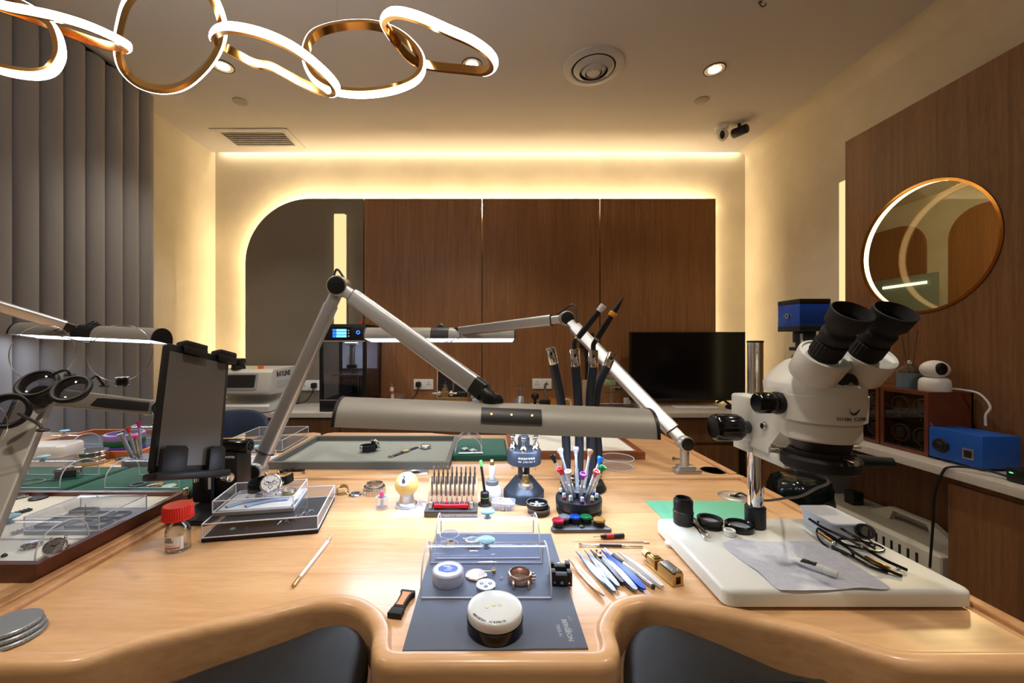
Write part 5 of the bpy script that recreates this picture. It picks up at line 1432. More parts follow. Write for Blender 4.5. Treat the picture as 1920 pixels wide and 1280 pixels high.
# ---- petri dish
p = V((.413, 1.29, ZD)); t = thing('petri_dish', 'clear glass petri dish on the back bench', 'dish', p)
MB(m_acr).lathe([(0, .001), (.049, .001), (.0505, .003), (.0505, .030)], 48).build('dish', t, fix=False)
MB(m_acredge).torus((0, 0, .030), .0505, .0012, n=56).torus((0, 0, .002), .0495, .0012, n=56).build('edge', t)
# ---- scriber
p0, p1 = at(549, 1103), at(624, 1006); d = p1 - p0; Ln = d.length
t = thing('scriber', 'slim white and gold pen scriber lying alone on the bare wood', 'tool', p0)
mt = frame((0, 0, .0035), d, (0, 0, 1))
MB(m_white).at(mt).cyl((0, 0, Ln * .14), (0, 0, Ln * .84), .0030, .0034, 16).build('barrel', t)
MB(m_brass).at(mt).cyl((0, 0, 0), (0, 0, Ln * .14), .0028, .003, 16, .0006).build('end', t)
MB(m_steel).at(mt).cyl((0, 0, Ln * .84), (0, 0, Ln), .0034, .0004, 14).build('point', t)

# ================================================================ trays on the back bench
m_suede = M('grey_suede', (148, 154, 148), .95, var=.06, vscale=(60, 60, 60), bump=.2, bscale=900)
m_suede_d = M('grey_tray_edge', (104, 106, 102), .8)
def tray(t, w, d, h, wall, mw, mp, pad_in=.0, hpad=.004):
    "open tray, origin at its centre on the bench"
    o1 = [(-w / 2, -d / 2), (w / 2, -d / 2), (w / 2, d / 2), (-w / 2, d / 2)]
    i1 = [(x - wall * (1 if x > 0 else -1), y - wall * (1 if y > 0 else -1)) for x, y in o1]
    MB(mw).shell(o1, i1, .0005, h).build('frame', t, smooth=0)
    MB(mp).prism(i1, .001, hpad).build('pad', t)
t = thing('display_tray', 'large grey suede tray holding three watches', 'tray', (-.404, 1.448, ZD))
tray(t, .572, .366, .022, .014, m_suede_d, m_suede)
def strap_loop(t, rx, ry, w, c, mat, z=0., a0=0, a1=360):
    pts = [(c[0] + rx * cos(R(a)), c[1], c[2] + ry * sin(R(a))) for a in range(a0, a1 + 1, 12)]
    MB(mat).sweep([(-w / 2, -.0014), (w / 2, -.0014), (w / 2, .0014), (-w / 2, .0014)], pts, closed=(a1 - a0 == 360), up=(0, 1, 0) if False else None).build('strap', t, smooth=50)
p = at(690, 846, ZD + .0052); 
t = thing('watch', 'chunky steel watch on a coiled black rubber strap in the grey tray', 'watch', p, R(20))
ringp = [(.026 * cos(R(a)), .022 * sin(R(a)), .0125) for a in range(0, 360, 12)]
MB(m_rubber).sweep([(-.0018, -.011), (.0018, -.011), (.0018, .011), (-.0018, .011)], ringp, closed=True, up=(0, 0, 1)).build('strap', t, smooth=50)
watch_head(t, .019, frame((.022, .008, .020), (.75, .5, .35), (0, 0, 1)), dial=m_dialprint, chrono=True, crystal=False)
MB(m_steel).bb(-.030, -.018, -.016, -.006, .003, .024, .002).build('buckle', t)
p = at(760, 847, ZD + .0046)
t = thing('watch', 'slim gold watch on a flat black leather strap in the grey tray', 'watch', p, R(62))
MB(m_leather).bb(-.075, -.018, -.0075, .0075, .0, .0032, .001).bb(.018, .07, -.0075, .0075, 0, .0032, .001).build('strap', t)
watch_head(t, .0145, T(0, 0, .001, R(90)), metal=m_brass, th=.007, crystal=False)
MB(m_brass).shell(rrect(.014, .02, .003, 3, -.078, 0), rrect(.010, .016, .002, 3, -.078, 0), .0005, .004).build('buckle', t)
p = at(798, 840, ZD + .0046)
t = thing('watch', 'bare steel watch head with a white dial in the corner of the grey tray', 'watch', p, R(-20))
watch_head(t, .0195, T(0, 0, .001), crystal=False)
# green tray
m_green = M('green_velvet', (40, 104, 88), .9, var=.3, vscale=(25, 25, 25), sheen=.1, bump=.2, bscale=500)
m_green_d = M('green_tray_edge', (22, 70, 58), .85)
t = thing('display_tray', 'small green velvet tray between the grey tray and the brown framed tray', 'tray', (-.026, 1.475, ZD))
MB(m_green_d).prism(rrect(.19, .245, .012), .0005, .018, bev=.004).build('body', t); MB(m_green).prism(rrect(.178, .233, .01), .018, .0195, bev=.001).build('pad', t)
tunnel_cover('clear tunnel dust cover on the green tray behind the silver punches', (-.066, 1.43, ZD + .0197), .095, .045, R(90), .052)
for k, (x, y, l) in enumerate(((-.080, 1.42, 'tiny steel watch head in the clear cover on the green tray'), (-.052, 1.40, 'small watch head lying past the first in the clear cover on the green tray'))):
    t = thing('watch', l, 'watch', (x, y, ZD + .0197), R(20)); watch_head(t, .0135, T(0, 0, 0), crystal=False, th=.008)
t = thing('spring_tool', 'steel spring bar tool lying at the front of the green tray', 'tool', (-.06, 1.365, ZD + .0197))
MB(m_steel).cyl((-.035, 0, .0035), (.045, .004, .0035), .003, n=12).ball((-.037, 0, .0035), .0035, 10, 6).build('rod', t)
t = thing('display_tray', 'white padded tray with a brown wooden frame behind the goosenecks', 'tray', (.307, 1.535, ZD))
m_wf = wood('brown_tray_wood', (150, 84, 44), (112, 58, 28), (12, 40, 40), rough=.35, coat=.3)
m_wpad = M('white_leather_pad', (226, 226, 218), .6, bump=.1, bscale=400)
tray(t, .455, .325, .024, .022, m_wf, m_wpad, hpad=.02)
# clear box with blue knob, paper beneath it, loupe ring on the wood
p = at(520, 838)
t = thing('display_case', 'clear lidded display case standing left of the grey tray', 'case', (-.845, 1.575, ZD), R(3))
MB(m_gun).bb(-.10, .10, -.12, .12, 0, .006, .001).build('base', t); sheet_box(t, .2, .24, .006, .044)
tunnel_cover('clear tunnel dust cover beside the lamp foot and grey tray', (-.775, 1.36, ZD + .0012), .10, .033, R(70), .036)
MB(M('paper_white', (232, 232, 236), .8)).prism([(-.775, 1.20), (-.715, 1.20), (-.70, 1.42), (-.85, 1.42)], ZD + .0002, ZD + .0008).build('paper', label='white paper sheet under the small dust cover by the lamp foot', cat='paper')
p = at(550, 884, ZD + .006); t = thing('loupe_ring', 'flat black oval ring lying in front of the grey tray corner', 'ring', p)
MB(m_black_gloss).torus((0, 0, .004), .026, .0035, (0, .25, 1), sx=1.15).build('ring', t)
MB(m_blackmat).bb(-.045, -.028, -.006, .004, -.003, .004, .002).build('tab', t)
# ================================================================ curtain side of the bench
# ---- jar with the red cap
p = at(334, 1029)
t = thing('glass_jar', 'small clear glass jar with a red ribbed cap and printed label', 'jar', (p.x, p.y, ZD))
m_glass = M('jar_glass', (246, 250, 250), .02, trans=1., ior=1.4)
MB(m_glass).lathe([(0, 0), (.0185, 0), (.0205, .002), (.0205, .038), (.0185, .045), (.0125, .051), (.0118, .056), (.0125, .066), (.0105, .066), (.0102, .056), (.0110, .050), (.0165, .0435), (.0186, .037), (.0186, .0035), (.017, .0022), (0, .0022)], 48).build('body', t, smooth=60)
n = 40; pr = [(cos(2 * pi * q / 80) * (1 - .035 * (q % 2)), sin(2 * pi * q / 80) * (1 - .035 * (q % 2))) for q in range(80)]
rc = MB(m_red)
rc.loft([[(x * r_, y * r_, z) for x, y in pr] for z, r_ in ((.0635, .0248), (.0645, .0254), (.083, .0250), (.0855, .0238))])
rc.lathe([(0.0, .060), (.0262, .060), (.0262, .0642), (0, .0642)], 44)
rc.build('cap', t, smooth=25)
lab = MB(m_whitegloss)
angs = [R(-158 + 8 * q) for q in range(17)]
lab.loft([[(.0209 * cos(a), .0209 * sin(a), z) for a in angs] for z in (.007, .031)], closed=False)
lo = lab.build('label', t, smooth=60, fix=False)
def lab_text(body, z, s_, st_, a0, mat, nm):
    m = MB(mat)
    for i, ch in enumerate(body):
        a = R(a0) + i * st_ / .021
        nn = V((cos(a), sin(a), 0)); m.text(ch, s_, frame(nn * .02095 + V((0, 0, z)), nn, (-sin(a), cos(a), 0)), .0001, bold=.0001)
    m.build(nm, lo)
lab_text('产品型号', .0275, .0030, .0032, -112, m_dialprint, 'small_print')
lab_text('研发瓶', .0225, .0058, .0058, -112, m_dialprint, 'lettering')
lab_text('高浓度除锈防锈', .0100, .0040, .0040, -116, M('label_red', (196, 44, 40), .5), 'red_print')
lab_text('————', .0155, .0055, .0044, -110, M('label_blue', (60, 110, 196), .5), 'blue_line')
for k, z in enumerate((.0285, .0245, .0205, .0165, .0130)): lab_text('▪', z, .0035, .003, -44, M('label_olive', (150, 150, 40), .5), 'mark')
# ---- two acrylic boxes
def abox(name, label, fl, w, d, h, bh, rz, z, base, group='clear lidded parts boxes'):
    ca, sa = cos(rz), sin(rz)
    c = V((fl[0] + ca * w / 2 - sa * d / 2, fl[1] + sa * w / 2 + ca * d / 2, z))
    t = thing(name, label, 'case', c, rz, group)
    MB(base).bb(-w / 2, w / 2, -d / 2, d / 2, 0, bh, .0012).build('base', t)
    sheet_box(t, w - .002, d - .002, bh, h, .0013)
    return t
p = at(377, 1018)
b1 = abox('parts_box', 'low clear parts box on a black base, undermost of the two stacked boxes', (p.x, p.y), .218, .185, .036, .009, R(10.5), ZD, m_blackmat)
for x, y, r_, mm_ in ((-.065, -.05, .005, M('opal_disc', (120, 170, 160), .3)), (-.04, -.055, .003, m_steel), (-.03, -.056, .0032, m_steel), (-.018, -.055, .003, m_steel)):
    pass
lo_ = MB(m_steel)
for k in range(5):
    lo_.tube(smooth_path([(.02 + .012 * k, -.06 + .01 * k, .011), (.03 + .011 * k, -.045 + .01 * k, .016), (.045 + .01 * k, -.055 + .012 * k, .011)], 4), .0012, 6)
o_ = lo_.build('steel_links', None, label='loose steel links inside the undermost clear box', cat='watch part')
o_.location = b1.location; o_.rotation_euler = b1.rotation_euler
for k, (x, y, r_, mm_, l) in enumerate(((-.065, -.06, .005, M('opal_disc', (120, 170, 160), .3), 'small opal disc inside the undermost clear box'), (-.038, -.062, .0035, m_steel, 'tiny steel ball part beside the opal disc'))):
    o_ = MB(mm_).lathe([(0, 0), (r_, 0), (r_ * 1.05, .001), (r_ * .8, .002), (0, .0022)], 24).build('stone_disc' if k == 0 else 'steel_bead', label=l, cat='watch part')
    o_.location = b1.matrix_basis @ V((x, y, .0095)); bpy.context.view_layer.update()
    mt = MX.Translation(b1.location) @ MX.Rotation(R(10.5), 4, 'Z'); o_.location = mt @ V((x, y, .0095))
p = D(397, 970, ZD + .0365)
b2 = abox('parts_box', 'clear parts box on a grey base stacked on the black based box', (p.x, p.y), .158, .112, .032, .0085, R(10), ZD + .0372, m_grey)
mt2 = MX.Translation(b2.location) @ MX.Rotation(R(10), 4, 'Z')
MB(m_white).at(mt2).prism([(-.07, -.05), (.07, -.05), (.07, .045), (-.07, .045)], .0088, .0096).build('paper', label='white paper lining the upper stacked parts box', cat='paper')
m_lbs = M('pale_blue_strap', (156, 184, 218), .55)
for k, (pts, l) in enumerate((([(-.06, -.036), (-.045, -.020), (-.015, -.004), (.02, .004)], 'pale blue strap half curving from the front corner of the upper box'),
                              ([(-.022, -.038), (-.005, -.024), (.025, -.012), (.055, -.010)], 'pale blue strap half lying across the front of the upper box'))):
    pts = smooth_path([(x, y, .012) for x, y in pts], 6)
    MB(m_lbs).at(mt2).sweep([(-.0065, -.001), (.0065, -.001), (.0065, .001), (-.0065, .001)], pts, up=(0, 0, 1)).build('blue_strap', label=l, cat='watch strap', group='pale blue strap halves')
for k, (x, y, l) in enumerate(((-.012, .030, 'steel watch head inside the upper box next to the leather strap'), (.045, .028, 'round movement with brown holder in the upper box corner'))):
    t = thing('watch', l, 'watch', mt2 @ V((x, y, .0098)), R(15)); watch_head(t, .0155, T(0, 0, 0), metal=m_brass if k else m_steel, crystal=False, th=.009)
# ---- chronograph on the boxes
q = P(508, 907, .905)
t = thing('watch', 'steel chronograph with a white dial propped on the stacked clear boxes', 'watch', q)
nv = V((.30, -.72, .62)).normalized()
fm = frame((0, 0, 0), nv, (1, .35, 0))
watch_head(t, .0225, fm @ T(0, 0, -.004), chrono=True, lugs=True, th=.012, crystal=False)
st_ = []
for a in range(28, 333, 12):
    st_.append(fm @ V((-.0015, .030 * sin(R(a)) * 1.0, -.030 + .030 * cos(R(a)) + .002)))
def strap_pts(): return [fm @ V((-.034 + .034 * cos(R(a)), .0 * a, -.0)) for a in (0,)]
ring_ = [V((-.030 * 1.2 + .036 * cos(R(a)), .012 + .022 * sin(R(a)), -.006)) for a in range(-60, 300, 14)]
MB(m_leather).sweep([(-.0014, -.0095), (.0014, -.0095), (.0014, .0095), (-.0014, .0095)], smooth_path([(-.018, -.002, -.004), (-.034, -.006, -.010), (-.052, .002, -.011), (-.056, .022, -.008), (-.040, .036, -.004), (-.018, .034, .0)], 6), up=(0, 0, 1)).build('strap', t, smooth=50)
MB(m_leather).sweep([(-.0014, -.0095), (.0014, -.0095), (.0014, .0095), (-.0014, .0095)], smooth_path([(.020, .010, .002), (.030, .018, .004), (.034, .032, .006)], 6), up=(0, 0, 1)).build('strap', t, smooth=50)
MB(m_steel).bb(-.024, -.014, .028, .040, -.008, .012, .002).build('buckle', t)
# ---- black tower with the cylinder head
t = thing('booster_tower', 'black lettered desk tower with a horizontal cylinder head and steel knob', 'machine', (-.632, 1.0, ZD + .0004), 0)
MB(m_black).bb(-.060, .026, -.125, .05, 0, .012, .003).build('base', t)
bd = MB(m_black).bb(-.028, .027, -.02, .04, .012, .129, .003).build('column', t)
MB(m_blackmat).bb(-.075, -.029, -.03, .03, .012, .080, .003).build('slide_block', t)
hc = MB(m_black_gloss).cyl((-.036, .004, .1415), (.048, -.004, .1415), .0175, n=36, bev=.002).cyl((-.048, .005, .1415), (-.034, .004, .1415), .0145, n=30).build('head', t)
MB(m_dgrey).ring((.0485, -.004, .1415), .0105, .0150, .0012, 30, (1, -.07, 0)).build('grille', hc)
g_ = MB(m_dgrey)
for k in range(3):
    a = R(60 * k); g_.at(None).box((0, 0, 0), (.0012, .024, .002), mtx=T(.0492, -.004, .1415) @ MX.Rotation(a, 4, 'X'))
g_.build('spokes', hc)
m_ = MB(m_white).text('BOOSTER', .0070, frame((.006, -.0204, .1185), (0, -1, 0), (1, 0, 0)), .0002, bold=.0002); m_.build('lettering', bd)
MB(m_white).prism([(-.0012, 0), (.0012, 0), (.0035, .004), (-.0035, .004)], 0, .0004, frame((-.017, -.0204, .1168), (0, -1, 0), (1, 0, 0))).build('logo', bd)
MB(m_steel).cyl((-.020, -.040, .080), (.016, -.048, .080), .0035, n=14).cyl((.014, -.048, .080), (.032, -.053, .080), .0105, n=30, bev=.001).build('knob', t)
MB(m_white).bb(-.036, -.030, -.0312, -.0302, .045, .078).build('scale', t)
MB(m_steel).cyl((-.060, -.034, .085), (-.060, -.034, .063), .0065, n=20, bev=.001).cyl((-.076, -.04, .045), (-.085, -.044, .045), .009, n=22, bev=.001).build('thumb_screw', t)
MB(m_blackmat).tube([(-.052, 0, .07), (-.052, -.01, .13), (-.050, -.05, .19), (-.03, -.075, .235)], .012, 12).build('tablet_arm', t)
# ---- tablet in its clamp
BL = V((-.629, .74, 1.0695)); BR = V((-.590, .881, 1.047)); TL = V((-.651, .839, 1.305)); TR = BR + TL - BL
ce = (BL + BR + TL + TR) / 4
ex = ((BR - BL) + (TR - TL)).normalized(); ey = ((TL - BL) + (TR - BR)); ey.normalize(); k_ = ey.dot(ex) / 2; ex = (ex - ey * k_).normalized(); ey = (ey - ex * ey.dot(ex)).normalized(); ez = ex.cross(ey)
w_, h_ = (BR - BL).length, (TL - BL).length
t = thing('tablet', 'tall tablet with a dull grey screen held in black clamps', 'tablet', ce)
if ez.dot(-ce + V((0, 0, CZ))) < 0: pass
fm = MX((ex, ey, ez)).transposed().to_4x4()
MB(m_black).at(fm).prism(rrect(w_, h_, .008), -.010, 0, bev=.002).build('frame', t)
MB(M('grey_screen', (96, 93, 91), .35, var=.04, vscale=(40, 40, 40))).at(fm).prism(rrect(w_ - .016, h_ - .028, .002, cy=-.002), 0, .0006).build('screen', t)
cl_ = MB(m_black).at(fm)
cl_.bb(-w_ / 2 - .006, w_ / 2 + .006, -h_ / 2 - .014, -h_ / 2, -.014, .022, .004)
cl_.build('ledge', t)
for x0, x1 in ((-w_ * .44, -w_ * .10), (w_ * .22, w_ * .48)):
    MB(m_black).at(fm).prism([(x0, -h_ / 2 - .012), (x1, -h_ / 2 - .012), (x1, -h_ / 2 + .044), (x1 - .006, -h_ / 2 + .050), (x0 + .006, -h_ / 2 + .050), (x0, -h_ / 2 + .044)], .004, .013, bev=.002).build('lower_claw', t)
for x0, x1 in ((-w_ * .30, w_ * .05), (w_ * .25, w_ * .56)):
    c = MB(m_black).at(fm).bb(x0, x1, h_ / 2 - .004, h_ / 2 + .012, -.016, .014, .004).bb(x0, x1, h_ / 2 - .016, h_ / 2, .008, .014, .002)
    c.build('upper_claw', t)
MB(m_black).at(fm).bb(-.02, .03, -.06, .06, -.03, -.011, .004).cyl((.005, 0, -.03), (.005, 0, -.06), .014, n=20).build('back_mount', t)
# ---- grey articulated arm with loupes hung on it
t = thing('swing_arm', 'flat grey articulated arm rising from the curtain side bench', 'swing arm', (-.769, .60, ZD + .0004))
o = V(t.location)
m_armg = M('arm_grey', (158, 153, 145), .5, .3)
A0 = P(-60, 1045, .60) - o; A1 = P(72, 745, .77) - o; A2 = P(286, 764, 1.0) - o
MB(m_alu).lathe([(0, 0), (.06, 0), (.062, .004), (.058, .014), (0, .016)], 44, T(-.14, -.01, 0)).build('foot', t)
MB(m_alu).cyl((-.14, -.01, .015), A0, .016, .016, 24).build('stem', t)
def flat_arm(a, b, w, th, upv, nm):
    m = MB(m_armg).sweep(rrect(w, th, .004, 3), [a, b], up=upv).build(nm, t, smooth=30)
    return m
fa = flat_arm(A0, A1, .054, .016, V((.25, -1, .2)), 'lower_arm')
d = (A1 - A0).normalized(); sd = d.cross(V((.25, -1, .2))).normalized()
for s in (-1, 1):
    MB(m_black).sweep(rrect(.010, .020, .003, 3), [A0 + sd * s * .031 * (1 if sd.x * s < 0 else .0) + V((0, .004, 0)), A1 + sd * s * .031 * (1 if sd.x * s < 0 else .0) + V((0, .004, 0)) - d * .01], up=V((.25, -1, .2))).build('edge_channel', fa) if sd.x * s < 0 else None
fb_ = flat_arm(A1 + V((.01, .01, 0)), A2, .030, .034, V((0, -.4, 1)), 'upper_arm')
d = (A2 - A1).normalized(); side = V((0, 0, 1)).cross(d).normalized() * -1
MB(m_black).sweep(rrect(.022, .010, .003, 3), [A1 + d * .05 + side * .016, A2 - d * .03 + side * .016], up=side).build('edge_channel', fb_)
MB(m_dgrey).cyl(A1 + V((-.02, .02, 0)), A1 + V((.03, -.02, .006)), .019, n=32, bev=.003).build('joint', t)
MB(m_armg).cyl(A1 + V((-.004, .004, 0)), A1 + V((.026, -.016, .0055)), .0196, n=32).build('joint_band', t)
MB(m_steel).cyl(A2 - side * .014, A2 + side * .020, .019, n=36, bev=.001).build('end_pivot', t)
MB(m_black).ring(A2 + side * .0195, .0165, .0205, .003, 36, side).build('pivot_ring', t)
def loupe(label, c, r, nrm, wire, wr, wn, arm):
    t = thing('wire_loupe', label, 'loupe', c, 0, 'wire headband loupes hung on the grey arm')
    MB(m_black).torus((0, 0, 0), r, .0042, nrm, 44, 12).build('lens_ring', t)
    MB(thin('loupe_lens', (215, 215, 220))).ball((0, 0, 0), (r, r, .004), 32, 10, frame((0, 0, 0), nrm)).build('lens', t)
    n_ = V(nrm).normalized()
    MB(m_blackmat).lathe([(r - .002, 0), (r * .86, -.012), (r * .80, -.012), (r - .005, 0)], 36, frame((0, 0, 0), nrm), close=True).build('eye_cup', t)
    MB(m_steel).torus(V(wire) - c, wr, .0008, wn, 64, 6, sx=1., sy=.9).build('wire_band', t)
    MB(m_black).tube(smooth_path([V(q) - c for q in arm], 8), .0024, 8).ball(V(arm[-1]) - c, (.010, .007, .003), 16, 8).build('bent_arm', t)
    return t
loupe('black wire loupe hung over the joint of the grey arm', P(70, 719, .735), .027, (.20, -.72, .66), P(79, 662, .80), .062, (.05, -1, .1), [P(98, 703, .74), P(110, 697, .745), P(122, 694, .75), P(128, 697, .77), P(131, 703, .775)])
l2 = loupe('black wire loupe lying along the upper length of the grey arm', P(134, 729, .715), .0255, (.20, -.72, .66), P(224, 661, .90), .070, (.05, -1, .1), [P(162, 717, .78), P(172, 709, .79), P(181, 705, .80), P(188, 714, .81), P(196, 723, .82)])
c_ = P(229, 722, .86) - V(l2.location)
MB(m_black).lathe([(0, 0), (.0095, 0), (.0105, .002), (.0105, .014), (0, .014)], 24, MX.Translation(c_)).build('eyepiece', l2)
MB(m_steel).ring(c_ + V((0, 0, .014)), .008, .0115, .003, 28).ring(c_ + V((0, 0, -.002)), .008, .0115, .003, 28).build('eyepiece_rim', l2)
t = loupe('black wire loupe hanging low on the near side of the grey arm', P(14, 770, .70), .027, (.45, -.8, .25), P(-60, 800, .66), .05, (.3, -1, .1), [P(35, 775, .69), P(56, 786, .675), P(74, 796, .66), P(80, 806, .655)])
# ---- white padded tray
t = thing('display_tray', 'brown wooden tray with a white padded floor on the curtain side bench', 'tray', (-.967, .835, ZD))
tray(t, .45, .335, .030, .012, wood('dark_tray_wood', (106, 52, 28), (76, 34, 18), (12, 40, 40), rough=.35, coat=.3), m_wpad, hpad=.020)
TZ = ZD + .0205
b3 = abox('parts_box', 'clear box over a grey compartment tray on the white padded floor', (-.905, .790), .148, .112, .036, .008, 0, TZ, M('pale_grey_base', (158, 164, 170), .5))
bx = MB(M('slot_grey', (150, 156, 164), .5))
for x, y, w_, h_ in ((-.045, -.02, .045, .05), (.012, -.03, .04, .03), (.052, -.03, .03, .03), (.012, .012, .04, .03), (.052, .012, .03, .03), (-.045, .035, .05, .022)):
    bx.shell(rrect(w_, h_, .003, 3, x, y), rrect(w_ - .003, h_ - .003, .002, 3, x, y), .008, .014)
bx.build('compartments', b3)
MB(m_brass).at(MX.Translation(b3.location)).cyl((-.02, .012, .008), (-.02, .012, .034), .0022, .0003, 12).build('needle', label='upright brass needle inside the clear compartment box', cat='watch part')
tunnel_cover('clear tunnel dust cover at the near corner of the white padded tray', (-.858, .727, TZ), .195, .046, 0, .052)
t = thing('movement', 'round watch movement under the cover on the white pad', 'watch part', D(60, 1024, TZ)); MB(m_steel).lathe([(0, 0), (.0135, 0), (.0150, .0015), (.0145, .0045), (0, .005)], 36).build('plate', t); MB(m_brass).disc((.003, .003, .005), .005, .001, 20).disc((-.005, -.002, .005), .0035, .001, 16).build('wheel', t)
t = thing('watch', 'polished steel watch head tipped on its side on the white pad', 'watch', D(105, 1040, TZ), R(30)); watch_head(t, .0165, T(0, 0, .011, 0, R(40)), dial=m_steel, crystal=False)
MB(m_black).at(MX.Translation(D(8, 1043, TZ))).lathe([(0, 0), (.004, 0), (.0045, .002), (.002, .005), (0, .0055)], 16).build('black_button', label='tiny black button lying at the frame edge of the white pad', cat='watch part')
def bracelet(label, a, b, z, wdt, mat, n=14, name='steel_bracelet'):
    p0, p1 = D(*a, z), D(*b, z); d = p1 - p0
    t = thing(name, label, 'watch bracelet', p0)
    ang = math.atan2(d.y, d.x)
    for k in range(n):
        c = d * ((k + .5) / n)
        MB(mat).at(T(c.x, c.y, .0022 + .0008 * (k % 2), ang)).box((0, 0, 0), (d.length / n * .92, wdt, .0036), .0008).build('link', t)
bracelet('dark steel bracelet stretched out at the back of the white pad', (2, 972), (58, 956), TZ, .016, m_dgrey)
bracelet('bright steel bracelet lying in front of the clear compartment box', (20, 1003), (78, 986), TZ, .014, m_steel)
# ---- green trays
for k, (x0, x1, l) in enumerate(((-1.42, -1.078, 'green velvet tray next to the curtain side wall of trays'), (-1.070, -.745, 'green velvet tray behind the red capped jar'))):
    t = thing('display_tray', ('green velvet tray holding the steel watch block', 'green velvet tray behind the red capped jar')[k], 'tray', ((x0 + x1) / 2, 1.117, ZD), 0, 'green velvet trays')
    MB(m_green_d).prism(rrect(x1 - x0, .215, .012), .0095, .021, bev=.003).build('body', t)
    MB(m_green_d).bb(-(x1 - x0) / 2 + .02, (x1 - x0) / 2 - .02, -.09, .055, .0005, .0095).build('foot', t)
    MB(m_green).prism(rrect(x1 - x0 - .014, .201, .01), .021, .0222, bev=.0008).build('pad', t)
GZ = ZD + .0225
tunnel_cover('clear tunnel dust cover over the steel watch block on green velvet', (-1.195, 1.09, GZ), .2, .052, 0, .056)
tunnel_cover('clear tunnel dust cover over three discs on green velvet', (-.885, 1.09, GZ), .19, .052, 0, .056)
t = thing('watch_block', 'square steel watch block under the clear cover on green velvet', 'watch part', D(128, 897, GZ), R(25))
MB(m_steel).bb(-.028, .028, -.014, .014, 0, .030, .004).build('block', t); MB(m_dgrey).bb(-.022, .022, -.0146, -.0136, .005, .025).build('face', t); MB(m_steel).disc((0, 0, .030), .012, .003, 30).build('button', t)
t = thing('caliper', 'thin steel dial caliper lying by the steel watch block', 'tool', D(55, 905, GZ), R(12))
MB(m_steel).torus((0, 0, .002), .024, .0014, n=36, sx=1.25).cyl((.03, .005, .002), (.085, .02, .002), .002, n=10).build('body', t)
for px, py, r_, mm_, nm, l in ((259, 909, .0185, m_dgrey, 'bezel_ring', 'dark bezel ring under the cover on green velvet'), (292, 909, .0185, m_rose, 'pale_disc', 'pale metal disc in the middle of the three under the cover'), (317, 911, .0165, m_dialw, 'opal_dial', 'pale green glassy disc, last of the three under the cover')):
    t = thing(nm, l, 'watch part', D(px, py, GZ))
    if nm == 'bezel_ring': MB(mm_).ring((0, 0, 0), .012, r_, .003, 36, bev=.0008).build('band', t)
    else: MB(mm_ if nm == 'pale_disc' else M('opal_glass', (176, 214, 200), .2)).lathe([(0, 0), (r_ * .9, 0), (r_, .001), (r_ * .8, .003), (0, .0036)], 36).build('disc', t)
t = thing('bezel_ring', 'thin dark ring lying between the two green trays', 'watch part', D(188, 925, GZ)); MB(m_dgrey).ring((0, 0, 0), .014, .019, .0025, 36, bev=.0006).build('band', t)
t = thing('dark_disc', 'dark round watch disc at the front of the green velvet tray', 'watch part', D(72, 933, GZ)); MB(m_dgrey).lathe([(0, 0), (.0165, 0), (.0175, .001), (.0150, .003), (0, .0034)], 36).build('disc', t)
bracelet('woven steel mesh strip in front of the dark round disc', (20, 936), (52, 929), GZ, .018, m_steel, 10, 'mesh_strip')
# ---- far curtain side bench
p = D(70, 880)
t = thing('white_box', 'white plastic box with rounded corners behind the green trays', 'box', (p.x - .03, p.y + .05, ZD), R(8))
wb = MB(m_whitegloss); o1 = rrect(.17, .10, .022)
wb.loft([[(x * .96, y * .96, 0) for x, y in o1], [(x, y, .045) for x, y in o1], [(x, y, .062) for x, y in o1], [(x * .95, y * .92, .068) for x, y in o1]]); wb.build('body', t, smooth=50)
MB(MATS['pale_lilac_plastic']).shell(rrect(.172, .102, .023), rrect(.168, .098, .021), .030, .034).build('seam', t)
p = V((-1.30, 1.335, ZD)); t = thing('metal_tin', 'stack of round polished steel watch tins behind the green trays', 'tin', p)
for z0 in (0, .014, .028): MB(m_steel).lathe([(0, z0), (.040, z0), (.042, z0 + .002), (.042, z0 + .011), (.040, z0 + .0135), (0, z0 + .0138)], 44).build('tin', t)
p = V((-1.215, 1.345, ZD)); t = thing('metal_tin', 'tiny round steel tin on the wood beside the polished stack', 'tin', p); MB(m_steel).lathe([(0, 0), (.015, 0), (.016, .002), (.016, .014), (.014, .017), (0, .0175)], 32).build('tin', t)
t = thing('display_tray', 'dark grey tray with an orange wooden frame in front of the curtain', 'tray', (-1.44, 1.56, ZD))
tray(t, .50, .36, .024, .014, wood('orange_tray_wood', (196, 112, 50), (166, 86, 34), (12, 40, 40), rough=.4), m_gun, hpad=.006)
p = V((-1.315, 1.47, ZD + .0065)); t = thing('tub', 'round tub with purple, green and violet bands on the dark grey tray', 'tub', p)
for z0, cc, nm in ((0, (98, 84, 196), 'violet_band'), (.022, (30, 112, 72), 'green_band'), (.042, (168, 138, 214), 'lilac_band')):
    MB(M('tub_' + nm, cc, .35)).lathe([(.050 if z0 > .04 else 0, z0), (.057, z0), (.0585, z0 + .003), (.0585, z0 + .0195), (.056, z0 + .021), (.050 if z0 > .04 else 0, z0 + .021)], 44, close=z0 > .04).build(nm, t, label=nm.split('_')[0] + ' band')
tunnel_cover('clear tunnel dust cover behind the banded tub', (-1.305, 1.602, ZD + .0068), .17, .050, R(4), .062)
tunnel_cover('clear tunnel dust cover standing at the curtain end of the dark grey tray', (-1.565, 1.50, ZD + .0068), .17, .050, R(-4), .052)
